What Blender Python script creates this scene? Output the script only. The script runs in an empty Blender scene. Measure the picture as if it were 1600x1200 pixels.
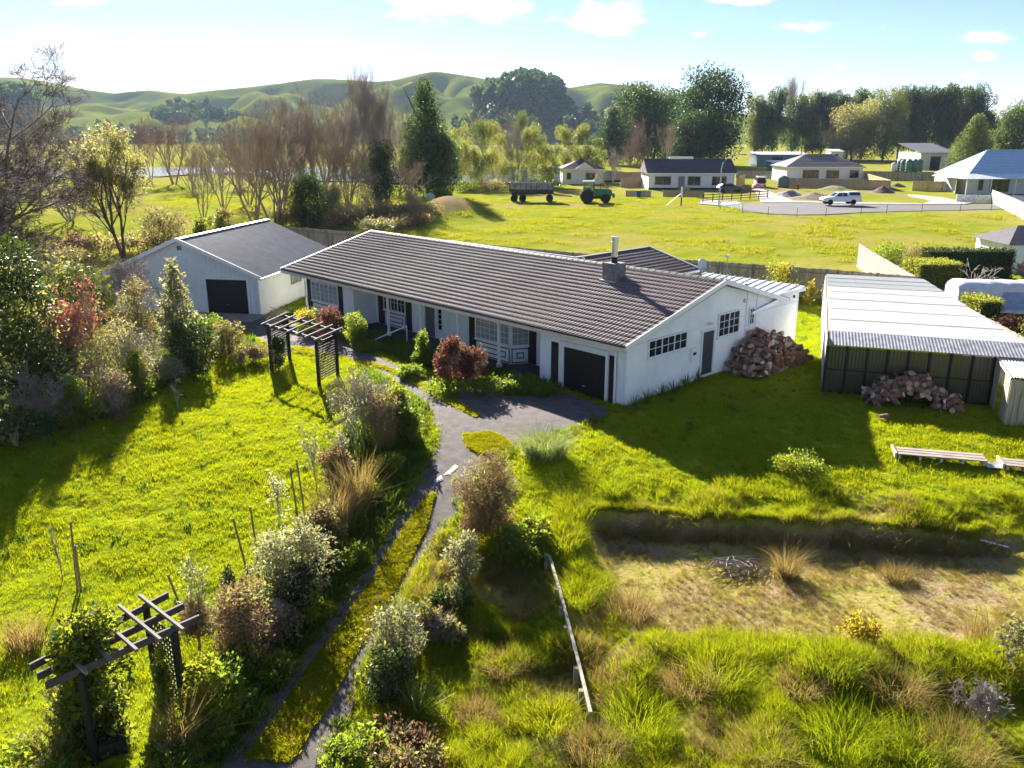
import bpy, math, random
import numpy as np
from mathutils import Vector, Matrix, Euler
R = math.radians
rng = np.random.default_rng(7)
random.seed(7)
scene = bpy.context.scene
COL = scene.collection

# ------------------------------------------------------------------ camera, sky, sun, exposure
F_PX, HORIZON, CAM_H = 1294.0, 210.0, 10.6
TH = math.atan((600 - HORIZON) / F_PX)
cam_d = bpy.data.cameras.new('camera'); cam = bpy.data.objects.new('camera', cam_d); COL.objects.link(cam)
cam.location = (0, 0, CAM_H); cam.rotation_euler = (R(90) - TH, 0, 0)
cam_d.sensor_width = 36.0; cam_d.lens = 36.0 * F_PX / 1600.0
cam_d.clip_start = 0.1; cam_d.clip_end = 20000
scene.camera = cam

SUN_AZ, SUN_EL = R(-18.0), R(24.5)          # azimuth measured from +Y towards +X
world = bpy.data.worlds.new('World'); scene.world = world; world.use_nodes = True
wn, wl = world.node_tree.nodes, world.node_tree.links
for n in list(wn): wn.remove(n)
w_out = wn.new('ShaderNodeOutputWorld'); w_bg = wn.new('ShaderNodeBackground'); w_bg.inputs[1].default_value = 0.052
sky = wn.new('ShaderNodeTexSky'); sky.sky_type = 'NISHITA'; sky.sun_disc = False
sky.sun_elevation = SUN_EL; sky.sun_rotation = SUN_AZ
sky.altitude = 0; sky.air_density = 0.8; sky.dust_density = 0.05; sky.ozone_density = 6.0
wl.new(w_bg.outputs[0], w_out.inputs[0])

sun_d = bpy.data.lights.new('sun', 'SUN'); sun_o = bpy.data.objects.new('sun', sun_d); COL.objects.link(sun_o)
sun_d.energy = 5.0; sun_d.angle = R(0.53); sun_d.color = (1.0, 0.93, 0.82)
sd = Vector((math.sin(SUN_AZ) * math.cos(SUN_EL), math.cos(SUN_AZ) * math.cos(SUN_EL), math.sin(SUN_EL)))
sun_o.rotation_euler = sd.to_track_quat('Z', 'Y').to_euler(); sun_o.location = (-40, 90, 80)
scene.view_settings.view_transform = 'Standard'; scene.view_settings.look = 'None'
scene.view_settings.gamma = 1.0; scene.view_settings.use_curve_mapping = False
scene.view_settings.exposure = 2.05
scene.cycles.max_bounces = 7; scene.cycles.transparent_max_bounces = 8
scene.cycles.volume_bounces = 0

# ------------------------------------------------------------------ pixel helpers, terrain
def ray(u, v):
    xc = (u - 800) / F_PX; yc = (600 - v) / F_PX
    return np.array([xc, math.cos(TH) + yc * math.sin(TH), -math.sin(TH) + yc * math.cos(TH)])
def gz(u, v, z):
    r = ray(u, v); t = (z - CAM_H) / r[2]
    return np.array([r[0] * t, r[1] * t, z])
def atY(u, v, Y):
    r = ray(u, v); return np.array([0, 0, CAM_H]) + r * (Y / r[1])

def sstep(a, b, x):
    t = np.clip((np.asarray(x, float) - a) / (b - a), 0, 1); return t * t * (3 - 2 * t)
_perm = np.random.default_rng(3).random((256, 256))
def vnoise(x, y):
    x = np.asarray(x, float); y = np.asarray(y, float)
    xi = np.floor(x).astype(int); yi = np.floor(y).astype(int)
    fx = x - xi; fy = y - yi; fx = fx * fx * (3 - 2 * fx); fy = fy * fy * (3 - 2 * fy)
    g = lambda i, j: _perm[i & 255, j & 255]
    return ((g(xi, yi) * (1 - fx) + g(xi + 1, yi) * fx) * (1 - fy) + (g(xi, yi + 1) * (1 - fx) + g(xi + 1, yi + 1) * fx) * fy)
def fnoise(x, y, o=4):
    s = 0; a = 1; t = 0
    for k in range(o): s = s + a * vnoise(x * 2 ** k + 17 * k, y * 2 ** k + 5 * k); t += a; a *= .5
    return s / t

def pit_mask(x, y):
    yb = 23.75 - 0.10 * (x - 2.5) + 0.35 * (vnoise(x * .9, 3.3) - .5) + .16 * (vnoise(x * 3.1, 8.3) - .5)
    m = 1 - sstep(yb - .14, yb + .03 * (vnoise(x * 5, 1.1) - .5), y)
    m = m * sstep(1.9, 3.1, x + 0.10 * (y - 22)) * (1 - sstep(14.2, 16.0, x))
    return m
def tz(x, y):
    x = np.asarray(x, float); y = np.asarray(y, float)
    left = 1 - sstep(-7, -2, x)
    z = -(1 - sstep(15, 31.5, y)) * (1.5 - 0.35 * left)
    z = z + 1.1 * sstep(60, 108, y)
    pm = pit_mask(x, y)
    z = z * (1 - pm) + pm * (-1.42 + 0.0 * x)
    berm = sstep(15.4, 16.6, y) * (1 - sstep(16.8, 18.2, y)) * sstep(2.0, 4.5, x)
    z = z + berm * (0.35 + .5 * (vnoise(x * .7, y * .5) - .5))
    soil = np.exp(-(((x + 7.8) / 4.0) ** 2 + ((y - 106) / 5.0) ** 2)) * 2.2
    return z + soil
def P(u, v, dz=0.0):
    z = 0.0
    for k in range(14):
        p = gz(u, v, z + dz); z = 0.5 * z + 0.5 * float(tz(p[0], p[1]))
    p = gz(u, v, z + dz); return np.array([p[0], p[1], z])
def depth(p): return p[1] * math.cos(TH) - (p[2] - CAM_H) * math.sin(TH)
def mpp(p): return depth(p) / F_PX          # metres per photo pixel at that point
def hgt(u, vb, vt):
    p = P(u, vb); return atY(u, vt, p[1])[2] - p[2]
def in_poly(x, y, poly):
    x = np.asarray(x); y = np.asarray(y); c = np.zeros(x.shape, bool); n = len(poly)
    for i in range(n):
        x1, y1 = poly[i][0], poly[i][1]; x2, y2 = poly[(i + 1) % n][0], poly[(i + 1) % n][1]
        hit = ((y1 > y) != (y2 > y)) & (x < (x2 - x1) * (y - y1) / (y2 - y1 + 1e-12) + x1)
        c ^= hit
    return c

# ------------------------------------------------------------------ materials
_mats = {}
def nodes_of(m):
    m.use_nodes = True; nt = m.node_tree
    for n in list(nt.nodes): nt.nodes.remove(n)
    return nt, nt.nodes, nt.links
def M(name, col, rough=.8, var=.18, scale=3.0, bump=0.0, bscale=30.0, metal=0.0, spec=.3, col2=None, stretch=None, coat=0.0):
    if name in _mats: return _mats[name]
    m = bpy.data.materials.new(name); nt, N, L = nodes_of(m)
    out = N.new('ShaderNodeOutputMaterial'); b = N.new('ShaderNodeBsdfPrincipled')
    L.new(b.outputs[0], out.inputs[0])
    b.inputs['Roughness'].default_value = rough; b.inputs['Metallic'].default_value = metal
    b.inputs['Specular IOR Level'].default_value = spec; b.inputs['Coat Weight'].default_value = coat
    tc = N.new('ShaderNodeTexCoord'); mp = N.new('ShaderNodeMapping')
    if stretch: mp.inputs['Scale'].default_value = stretch
    L.new(tc.outputs['Object'], mp.inputs[0])
    nz = N.new('ShaderNodeTexNoise'); nz.inputs['Scale'].default_value = scale; nz.inputs['Detail'].default_value = 6; nz.inputs['Roughness'].default_value = .65
    L.new(mp.outputs[0], nz.inputs['Vector'])
    mx = N.new('ShaderNodeMix'); mx.data_type = 'RGBA'
    c2 = col2 if col2 else tuple(c * (1 - var * 2) for c in col); c1 = col if col2 else tuple(min(1, c * (1 + var)) for c in col)
    mx.inputs[6].default_value = (*c1, 1); mx.inputs[7].default_value = (*c2, 1)
    mr = N.new('ShaderNodeMapRange'); mr.inputs[1].default_value = .35; mr.inputs[2].default_value = .68
    L.new(nz.outputs[0], mr.inputs[0]); L.new(mr.outputs[0], mx.inputs[0]); L.new(mx.outputs[2], b.inputs['Base Color'])
    if bump:
        n2 = N.new('ShaderNodeTexNoise'); n2.inputs['Scale'].default_value = bscale; n2.inputs['Detail'].default_value = 4
        L.new(mp.outputs[0], n2.inputs['Vector'])
        bp = N.new('ShaderNodeBump'); bp.inputs['Strength'].default_value = bump; bp.inputs['Distance'].default_value = .05
        L.new(n2.outputs[0], bp.inputs['Height']); L.new(bp.outputs[0], b.inputs['Normal'])
    _mats[name] = m; return m
def LM(name, c1, c2, transl=.45, rough=.45, spec=.35, tcol=None):
    """leaf or blade: reflects and lets light through; colour differs from leaf to leaf"""
    if name in _mats: return _mats[name]
    m = bpy.data.materials.new(name); nt, N, L = nodes_of(m)
    out = N.new('ShaderNodeOutputMaterial'); b = N.new('ShaderNodeBsdfPrincipled'); t = N.new('ShaderNodeBsdfTranslucent'); ms = N.new('ShaderNodeMixShader')
    b.inputs['Roughness'].default_value = rough; b.inputs['Specular IOR Level'].default_value = spec
    ge = N.new('ShaderNodeNewGeometry'); oi = N.new('ShaderNodeObjectInfo')
    ad = N.new('ShaderNodeMath'); ad.operation = 'ADD'; L.new(ge.outputs['Random Per Island'], ad.inputs[0]); L.new(oi.outputs['Random'], ad.inputs[1])
    hf = N.new('ShaderNodeMath'); hf.operation = 'MULTIPLY'; hf.inputs[1].default_value = .5; L.new(ad.outputs[0], hf.inputs[0])
    mx = N.new('ShaderNodeMix'); mx.data_type = 'RGBA'; mx.inputs[6].default_value = (*c1, 1); mx.inputs[7].default_value = (*c2, 1)
    L.new(hf.outputs[0], mx.inputs[0]); L.new(mx.outputs[2], b.inputs['Base Color'])
    mt = N.new('ShaderNodeMix'); mt.data_type = 'RGBA'; mt.blend_type = 'MULTIPLY'; mt.inputs[0].default_value = 1
    L.new(mx.outputs[2], mt.inputs[6]); mt.inputs[7].default_value = (*(tcol or (1.75, 1.65, .8)), 1)
    L.new(mt.outputs[2], t.inputs[0])
    ms.inputs[0].default_value = min(.62, transl * 1.35); L.new(b.outputs[0], ms.inputs[1]); L.new(t.outputs[0], ms.inputs[2]); L.new(ms.outputs[0], out.inputs[0]); b.inputs['Specular IOR Level'].default_value = spec * .45
    _mats[name] = m; return m
def GLASS(name, tint=(.02, .03, .035), clear=.55):
    if name in _mats: return _mats[name]
    m = bpy.data.materials.new(name); nt, N, L = nodes_of(m)
    out = N.new('ShaderNodeOutputMaterial'); b = N.new('ShaderNodeBsdfPrincipled'); t = N.new('ShaderNodeBsdfTransparent'); ms = N.new('ShaderNodeMixShader')
    b.inputs['Base Color'].default_value = (*tint, 1); b.inputs['Roughness'].default_value = .06; b.inputs['Specular IOR Level'].default_value = .6
    nz = N.new('ShaderNodeTexNoise'); nz.inputs['Scale'].default_value = 1.3
    bp = N.new('ShaderNodeBump'); bp.inputs['Strength'].default_value = .04; L.new(nz.outputs[0], bp.inputs['Height']); L.new(bp.outputs[0], b.inputs['Normal'])
    ms.inputs[0].default_value = clear; L.new(b.outputs[0], ms.inputs[1]); L.new(t.outputs[0], ms.inputs[2]); L.new(ms.outputs[0], out.inputs[0])
    _mats[name] = m; return m

# ------------------------------------------------------------------ mesh helpers
def mesh_np(name, V, Fq=None, Ft=None, smooth=False):
    V = np.asarray(V, np.float32).reshape(-1, 3); me = bpy.data.meshes.new(name)
    fl = []; 
    nq = 0 if Fq is None else len(Fq); ntr = 0 if Ft is None else len(Ft)
    me.vertices.add(len(V)); me.vertices.foreach_set('co', V.ravel())
    idx = np.concatenate([np.asarray(Fq, np.int32).ravel() if nq else np.zeros(0, np.int32), np.asarray(Ft, np.int32).ravel() if ntr else np.zeros(0, np.int32)])
    tot = np.concatenate([np.full(nq, 4, np.int32), np.full(ntr, 3, np.int32)])
    st = np.concatenate([[0], np.cumsum(tot)[:-1]]).astype(np.int32) if len(tot) else np.zeros(0, np.int32)
    me.loops.add(len(idx)); me.loops.foreach_set('vertex_index', idx)
    me.polygons.add(len(tot)); me.polygons.foreach_set('loop_start', st); me.polygons.foreach_set('loop_total', tot)
    if smooth: me.polygons.foreach_set('use_smooth', np.ones(len(tot), bool))
    me.update(calc_edges=True); me.validate(); return me
def obj(name, me, mat=None, parent=None, loc=None, kind=None, label=None):
    o = bpy.data.objects.new(name, me); COL.objects.link(o)
    if mat is not None and me is not None and len(me.materials) == 0: me.materials.append(mat)
    if parent is not None: o.parent = parent
    if loc is not None: o.location = loc
    if kind: o['kind'] = kind
    if label: o['label'] = label
    return o
def thing(name, label, cat, loc=(0, 0, 0), rz=0.0, group=None):
    o = bpy.data.objects.new(name, None); COL.objects.link(o); o.empty_display_size = .2
    o.location = loc; o.rotation_euler = (0, 0, rz); o['label'] = label; o['category'] = cat
    if group: o['group'] = group
    return o
def tag(o, label, cat, group=None):
    o['label'] = label; o['category'] = cat
    if group: o['group'] = group
    return o
def dup(root, loc=None, rz=None, scale=None, label=None, group=None):
    r = root.copy(); COL.objects.link(r)
    if loc is not None: r.location = loc
    if rz is not None: r.rotation_euler = (0, 0, rz)
    if scale is not None: r.scale = scale
    if label: r['label'] = label
    if group: r['group'] = group
    for ch in list(root.children):
        c = ch.copy(); COL.objects.link(c); c.parent = r
        for gch in list(ch.children):
            d = gch.copy(); COL.objects.link(d); d.parent = c
    return r
class MB:
    def __init__(s): s.v = []; s.f = []
    def add(s, V, Fs):
        n = len(s.v); s.v += [tuple(map(float, p)) for p in V]; s.f += [tuple(n + i for i in f) for f in Fs]; return s
    def box(s, x0, x1, y0, y1, z0, z1):
        return s.add([(x0, y0, z0), (x1, y0, z0), (x1, y1, z0), (x0, y1, z0), (x0, y0, z1), (x1, y0, z1), (x1, y1, z1), (x0, y1, z1)],
                     [(0, 3, 2, 1), (4, 5, 6, 7), (0, 1, 5, 4), (1, 2, 6, 5), (2, 3, 7, 6), (3, 0, 4, 7)])
    def bar(s, p, q, w, h, up=(0, 0, 1)):
        p = Vector(p); q = Vector(q); d = (q - p).normalized(); u = Vector(up)
        sx = d.cross(u)
        if sx.length < 1e-4: sx = d.cross(Vector((1, 0, 0)))
        sx.normalize(); u = sx.cross(d).normalized(); sx *= w / 2; u *= h / 2
        V = [p - sx - u, p + sx - u, p + sx + u, p - sx + u, q - sx - u, q + sx - u, q + sx + u, q - sx + u]
        return s.add(V, [(0, 1, 2, 3), (7, 6, 5, 4), (0, 4, 5, 1), (1, 5, 6, 2), (2, 6, 7, 3), (3, 7, 4, 0)])
    def ext(s, poly, vec):
        n = len(poly); vec = Vector(vec); A = [Vector(p) for p in poly]; B = [p + vec for p in A]
        return s.add(A + B, [tuple(range(n))[::-1], tuple(range(n, 2 * n))] + [(i, (i + 1) % n, n + (i + 1) % n, n + i) for i in range(n)])
    def quad(s, a, b, c, d): return s.add([a, b, c, d], [(0, 1, 2, 3)])
    def tube(s, pts, rad, n=6, cap=True):
        pts = [Vector(p) for p in pts]; V = []
        for i, p in enumerate(pts):
            d = (pts[min(i + 1, len(pts) - 1)] - pts[max(i - 1, 0)]).normalized()
            a = d.cross(Vector((0, 0, 1)) if abs(d.z) < .9 else Vector((1, 0, 0))).normalized(); b = d.cross(a)
            r = rad[i] if hasattr(rad, '__len__') else rad
            V += [p + a * (r * math.cos(2 * math.pi * k / n)) + b * (r * math.sin(2 * math.pi * k / n)) for k in range(n)]
        Fs = [(i * n + k, i * n + (k + 1) % n, (i + 1) * n + (k + 1) % n, (i + 1) * n + k) for i in range(len(pts) - 1) for k in range(n)]
        if cap: Fs += [tuple(range(n))[::-1], tuple(range((len(pts) - 1) * n, len(pts) * n))]
        return s.add(V, Fs)
    def lathe(s, prof, c=(0, 0, 0), n=20, axis='z'):
        V = []
        for r, h in prof:
            for k in range(n):
                a = 2 * math.pi * k / n
                if axis == 'z': V.append((c[0] + r * math.cos(a), c[1] + r * math.sin(a), c[2] + h))
                else: V.append((c[0] + r * math.cos(a), c[1] + h, c[2] + r * math.sin(a)))
        m = len(prof)
        Fs = [(i * n + k, i * n + (k + 1) % n, (i + 1) * n + (k + 1) % n, (i + 1) * n + k) for i in range(m - 1) for k in range(n)]
        Fs += [tuple(range(n))[::-1], tuple(range((m - 1) * n, m * n))]
        return s.add(V, Fs)
    def mesh(s, name, smooth=False):
        me = bpy.data.meshes.new(name); me.from_pydata(s.v, [], s.f)
        if smooth:
            for p in me.polygons: p.use_smooth = True
        me.update(); return me
    def build(s, name, mat, parent=None, smooth=False, **k): return obj(name, s.mesh(name, smooth), mat, parent, **k)
# ------------------------------------------------------------------ clouds in the sky
def mnode(op, a=None, b=None, c=None, N=wn, L=wl):
    n = N.new('ShaderNodeMath'); n.operation = op
    for i, q in enumerate((a, b, c)):
        if q is None: continue
        if isinstance(q, (int, float)): n.inputs[i].default_value = q
        else: L.new(q, n.inputs[i])
    return n.outputs[0]
tcw = wn.new('ShaderNodeTexCoord'); sep = wn.new('ShaderNodeSeparateXYZ'); wl.new(tcw.outputs['Generated'], sep.inputs[0])
ysafe = mnode('MAXIMUM', sep.outputs[1], 0.05)
cx = mnode('DIVIDE', sep.outputs[0], ysafe); cz = mnode('DIVIDE', sep.outputs[2], ysafe)
comb = wn.new('ShaderNodeCombineXYZ'); wl.new(cx, comb.inputs[0]); wl.new(cz, comb.inputs[1])
warp = wn.new('ShaderNodeTexNoise'); warp.inputs['Scale'].default_value = 13; warp.inputs['Detail'].default_value = 7; warp.inputs['Roughness'].default_value = .62
sq = wn.new('ShaderNodeMapping'); sq.inputs['Scale'].default_value = (1, 2.2, 1); wl.new(comb.outputs[0], sq.inputs[0]); wl.new(sq.outputs[0], warp.inputs['Vector'])
puffs = [(740, 6, 115, 30), (665, -4, 60, 22), (925, 24, 90, 24), (980, 34, 45, 9), (1262, 41, 42, 10), (1380, 42, 17, 9), (1550, 53, 46, 11), (1535, 86, 16, 8),
         (500, 71, 40, 10), (90, 62, 75, 22), (60, 88, 110, 26), (250, 128, 150, 14), (380, 140, 260, 18), (120, 118, 190, 22), (650, 120, 60, 14), (870, 103, 16, 6), (1090, 53, 24, 7),
         (1285, 122, 18, 7), (1520, 118, 20, 6), (130, -2, 40, 12), (342, 60, 17, 5), (1145, 0, 60, 7), (1310, 105, 12, 6), (200, 108, 40, 7)]
best = None
for (u, v, rx, ry) in puffs:
    r = ray(u, v); c = (r[0] / r[1], r[2] / r[1])
    vs = wn.new('ShaderNodeVectorMath'); vs.operation = 'SUBTRACT'; wl.new(comb.outputs[0], vs.inputs[0]); vs.inputs[1].default_value = (c[0], c[1], 0)
    vm = wn.new('ShaderNodeVectorMath'); vm.operation = 'MULTIPLY'; wl.new(vs.outputs[0], vm.inputs[0]); vm.inputs[1].default_value = (F_PX / rx, F_PX / ry, 0)
    ln = wn.new('ShaderNodeVectorMath'); ln.operation = 'LENGTH'; wl.new(vm.outputs[0], ln.inputs[0])
    d = mnode('SUBTRACT', 1.0, ln.outputs['Value']); best = d if best is None else mnode('MAXIMUM', best, d)
nzs = mnode('MULTIPLY_ADD', warp.outputs[0], 4.2, -2.1)
cl = mnode('ADD', mnode('MAXIMUM', best, -1.2), nzs)
front = wn.new('ShaderNodeMapRange'); front.interpolation_type = 'SMOOTHSTEP'; front.inputs[1].default_value = 0.0; front.inputs[2].default_value = .9; wl.new(cl, front.inputs[0])
ffac = mnode('GREATER_THAN', sep.outputs[1], 0.05)
# the rest of the sky: the same kind of scattered small cumulus
zc = mnode('MAXIMUM', sep.outputs[2], .06); c2 = wn.new('ShaderNodeCombineXYZ'); wl.new(mnode('DIVIDE', sep.outputs[0], zc), c2.inputs[0]); wl.new(mnode('DIVIDE', sep.outputs[1], zc), c2.inputs[1])
nz2 = wn.new('ShaderNodeTexNoise'); nz2.inputs['Scale'].default_value = .55; nz2.inputs['Detail'].default_value = 7; wl.new(c2.outputs[0], nz2.inputs['Vector'])
back = wn.new('ShaderNodeMapRange'); back.interpolation_type = 'SMOOTHSTEP'; back.inputs[1].default_value = .58; back.inputs[2].default_value = .70; wl.new(nz2.outputs[0], back.inputs[0])
high = mnode('GREATER_THAN', sep.outputs[2], .18)
mask = mnode('MAXIMUM', mnode('MULTIPLY', front.outputs[0], ffac), mnode('MULTIPLY', back.outputs[0], mnode('MAXIMUM', high, mnode('SUBTRACT', 1.0, ffac))))
mixc = wn.new('ShaderNodeMix'); mixc.data_type = 'RGBA'; mixc.inputs[7].default_value = (6.6, 6.65, 6.75, 1)
wl.new(mnode('MULTIPLY', mask, .93), mixc.inputs[0]); tint = wn.new('ShaderNodeMix'); tint.data_type = 'RGBA'; tint.blend_type = 'MULTIPLY'; tint.inputs[0].default_value = 1; tint.inputs[7].default_value = (1.0, .80, .745, 1); wl.new(sky.outputs[0], tint.inputs[6]); wl.new(tint.outputs[2], mixc.inputs[6]); wl.new(mixc.outputs[2], w_bg.inputs[0])

# ------------------------------------------------------------------ ground zones
def loftpx(left, right, n=80, m=8, dz=.02, bump=0.0):
    """sheet draped on the terrain between two edges given as photo pixels on the ground"""
    def rs(pts):
        W = np.array([P(u, v)[:2] for u, v in pts]); d = np.concatenate([[0], np.cumsum(np.linalg.norm(np.diff(W, axis=0), axis=1))])
        t = np.linspace(0, d[-1], n); return np.stack([np.interp(t, d, W[:, 0]), np.interp(t, d, W[:, 1])], 1)
    A, B = rs(left), rs(right); k = np.linspace(0, 1, m)[None, :, None]
    G = A[:, None] * (1 - k) + B[:, None] * k
    return G, np.concatenate([A, B[::-1]])
DRIVE_L = [(330, 1215), (430, 1085), (500, 985), (560, 905), (600, 845), (640, 775), (665, 720), (680, 685), (700, 655), (745, 632), (820, 617), (880, 613)]
DRIVE_R = [(510, 1215), (562, 1075), (604, 985), (648, 905), (692, 835), (730, 775), (772, 725), (815, 697), (868, 678), (908, 668), (935, 656), (956, 641)]
LANE_N = [(690, 690), (672, 650), (655, 625), (610, 590), (560, 566), (520, 553), (470, 552), (420, 540), (380, 515), (322, 500)]
LANE_F = [(830, 625), (790, 616), (745, 610), (690, 599), (640, 579), (590, 556), (545, 534), (500, 517), (450, 503), (407, 495)]
G1, drive_poly = loftpx(DRIVE_L, DRIVE_R, 110, 10)
G2, lane_poly = loftpx(LANE_N, LANE_F, 80, 8)
MOSS_L = [(384, 1190), (440, 1110), (490, 1035), (545, 960), (590, 895), (630, 830), (668, 778)]
MOSS_R = [(455, 1195), (510, 1110), (545, 1040), (592, 965), (632, 895), (664, 830), (679, 772)]
G3, moss_poly = loftpx(MOSS_L, MOSS_R, 110, 14)
G4, edge_poly = loftpx([(560, 567), (600, 578), (650, 602), (690, 625), (720, 643), (743, 653)], [(585, 568), (625, 582), (665, 599), (705, 619), (733, 638), (748, 650)], 50, 6)
G5, patch_poly = loftpx([(724, 681), (724, 690), (732, 703), (750, 711)], [(765, 676), (788, 684), (802, 697), (800, 712)], 20, 14)
G6, strip_poly = loftpx([(452, 547), (475, 552), (500, 560)], [(458, 541), (482, 545), (508, 552)], 20, 6)
GARAGE = [(-25.6, 51.8), (-15.2, 49.6), (-13.0, 61.6), (-23.4, 63.4)]
aax = np.array([-.691, .723]); aax /= np.linalg.norm(aax); bax = np.array([aax[1], -aax[0]])
HC = gz(975, 633.5, 0.0)[:2]
def HW(s, t): return HC + aax * s + bax * t           # house: s along the front to the far left end, t into the house
HOUSE = [HW(0, 0), HW(24.6, 0), HW(24.6, 13), HW(0, 13.8)]
VERANDA = [HW(4.7, -.1), HW(19.6, -.1), HW(19.6, 1.6), HW(4.7, 1.6)]
SHED = [(13.4, 34.0), (19.4, 32.4), (24.9, 49.3), (19.2, 51.3)]
def covered(x, y, moss=True):
    m = np.zeros(np.shape(x), bool)
    for p in (drive_poly, lane_poly, HOUSE, VERANDA, GARAGE, SHED): m |= in_poly(x, y, p)
    return m
def axis(lo, hi, step, far_lo, far_hi, g=1.09):
    a = list(np.arange(lo, hi + 1e-6, step)); s = step; x = a[-1]
    while x < far_hi: s *= g; x += s; a.append(x)
    s = step; x = a[0]; b = []
    while x > far_lo: s *= g; x -= s; b.append(x)
    return np.array(b[::-1] + a)
gx = axis(-34, 34, .24, -2300, 2300); gy = axis(7, 70, .24, -45, 4100); gy = np.unique(np.round(np.concatenate([gy, np.arange(21.6, 24.3, .06)]), 3))
X, Y = np.meshgrid(gx, gy); Zt = tz(X, Y)
cov = covered(X, Y)
near = 1 - sstep(60, 140, Y)
rough = sstep(.5, 3.5, X) * (1 - sstep(23, 25.5, Y)) + sstep(-4.5, -2.5, X) * (1 - sstep(.5, 3.5, X)) * (1 - sstep(20.5, 24, Y))
pm = pit_mask(X, Y); floor_ = pm * sstep(17.3, 18.2, Y + 1.6 * (fnoise(X * .55, Y * .55 + 3, 3) - .5))
hum = (fnoise(X * 1.6, Y * 1.6, 3) - .5) * .16 + (fnoise(X * .45, Y * .45, 2) - .5) * .18
hum = hum * (1 + 1.6 * rough * (1 - floor_)) * (1 - .75 * floor_) * near + (1 - near) * (fnoise(X * .15, Y * .15, 3) - .5) * .08
Z = Zt + np.where(cov, -.07, hum * np.where(Y > 30, .7, 1))
RIVER = [(-160, 277), (60, 277.5), (250, 276), (330, 270), (395, 271), (430, 281), (560, 284), (690, 287), (860, 286), (985, 281), (1010, 272), (900, 262), (700, 258.5), (560, 262), (420, 263.5), (300, 262), (0, 262), (-160, 263)]
Z = np.where(in_poly(X, Y, [P(*p)[:2] for p in RIVER]), Zt - .5, Z)
Z = np.where(in_poly(X, Y, HOUSE) | in_poly(X, Y, GARAGE), Zt - .1, Z)
ny, nx = X.shape
q = np.arange(ny * nx).reshape(ny, nx)
Fq = np.stack([q[:-1, :-1], q[:-1, 1:], q[1:, 1:], q[1:, :-1]], -1).reshape(-1, 4)
me = mesh_np('ground', np.stack([X, Y, Z], -1), Fq, smooth=True)
dry = np.clip(rough * (.05 + .8 * sstep(.5, .68, fnoise(X * .5 + 9, Y * .5, 4))) + floor_ * .9, 0, 1)
field = sstep(60, 70, Y)
dry = np.clip(dry + field * .55 * sstep(.42, .62, fnoise(X * .12, Y * .12 + 40, 4)), 0, 1)
bank = pm * sstep(23.05, 23.45, Y + .1 * (X - 2.5))
dirt = np.clip(floor_ * .8 * sstep(.40, .60, fnoise(X * .8, Y * .8 + 7, 4)) + bank * .9, 0, 1)
soilm = np.exp(-(((X + 7.8) / 3.8) ** 2 + ((Y - 106) / 4.6) ** 2)); dirt = np.clip(dirt + sstep(.3, .6, soilm), 0, 1)
mud = in_poly(X, Y, [P(700, 327)[:2], P(800, 318)[:2], P(1010, 318)[:2], P(1010, 322)[:2], P(800, 324)[:2], P(690, 331)[:2]]) & (fnoise(X * .3, Y * .9, 3) > .47)
site = in_poly(X, Y, [P(1130, 300)[:2], P(1200, 282)[:2], P(1400, 296)[:2], P(1420, 312)[:2], P(1240, 316)[:2], P(1160, 316)[:2]])
dirt = np.clip(dirt + mud * .7 + site * .75 * sstep(.4, .55, fnoise(X * .2, Y * .2, 3)), 0, 1)
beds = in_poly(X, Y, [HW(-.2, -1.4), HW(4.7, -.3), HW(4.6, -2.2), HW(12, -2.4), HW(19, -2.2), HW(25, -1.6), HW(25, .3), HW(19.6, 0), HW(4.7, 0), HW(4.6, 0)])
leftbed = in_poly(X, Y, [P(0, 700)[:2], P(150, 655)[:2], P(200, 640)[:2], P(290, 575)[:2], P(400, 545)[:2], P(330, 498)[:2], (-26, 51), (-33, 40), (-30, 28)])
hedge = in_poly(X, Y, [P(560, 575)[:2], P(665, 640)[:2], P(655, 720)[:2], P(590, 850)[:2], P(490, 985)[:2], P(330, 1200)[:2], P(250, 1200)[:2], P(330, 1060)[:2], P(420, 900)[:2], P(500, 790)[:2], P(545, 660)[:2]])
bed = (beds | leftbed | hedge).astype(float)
bed_tone = np.clip(bed * .9, 0, 1)  # darker ground colour inside the garden beds
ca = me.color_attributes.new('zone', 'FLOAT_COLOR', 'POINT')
ca.data.foreach_set('color', np.stack([dry, dirt, bed_tone, field], -1).astype(np.float32).ravel())
mg = bpy.data.materials.new('ground'); nt, N, L = nodes_of(mg)
out = N.new('ShaderNodeOutputMaterial'); bs = N.new('ShaderNodeBsdfPrincipled'); L.new(bs.outputs[0], out.inputs[0]); bs.inputs['Roughness'].default_value = .95; bs.inputs['Specular IOR Level'].default_value = .0
at_ = N.new('ShaderNodeVertexColor'); at_.layer_name = 'zone'; sp = N.new('ShaderNodeSeparateColor'); L.new(at_.outputs[0], sp.inputs[0])
tc = N.new('ShaderNodeTexCoord')
def noise(scale, det=5):
    n = N.new('ShaderNodeTexNoise'); n.inputs['Scale'].default_value = scale; n.inputs['Detail'].default_value = det; L.new(tc.outputs['Object'], n.inputs['Vector']); return n.outputs[0]
def mixcol(f, a, b):
    m = N.new('ShaderNodeMix'); m.data_type = 'RGBA'
    for i, q_ in ((0, f), (6, a), (7, b)):
        if isinstance(q_, tuple): m.inputs[i].default_value = (*q_, 1)
        else: L.new(q_, m.inputs[i])
    return m.outputs[2]
def ramp(src, a, b):
    m = N.new('ShaderNodeMapRange'); m.inputs[1].default_value = a; m.inputs[2].default_value = b; L.new(src, m.inputs[0]); return m.outputs[0]
gcol = mixcol(ramp(noise(.9), .35, .65), (.18, .235, .008), (.265, .29, .014))
gcol = mixcol(ramp(noise(9, 3), .45, .75), gcol, (.085, .13, .008))
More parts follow.
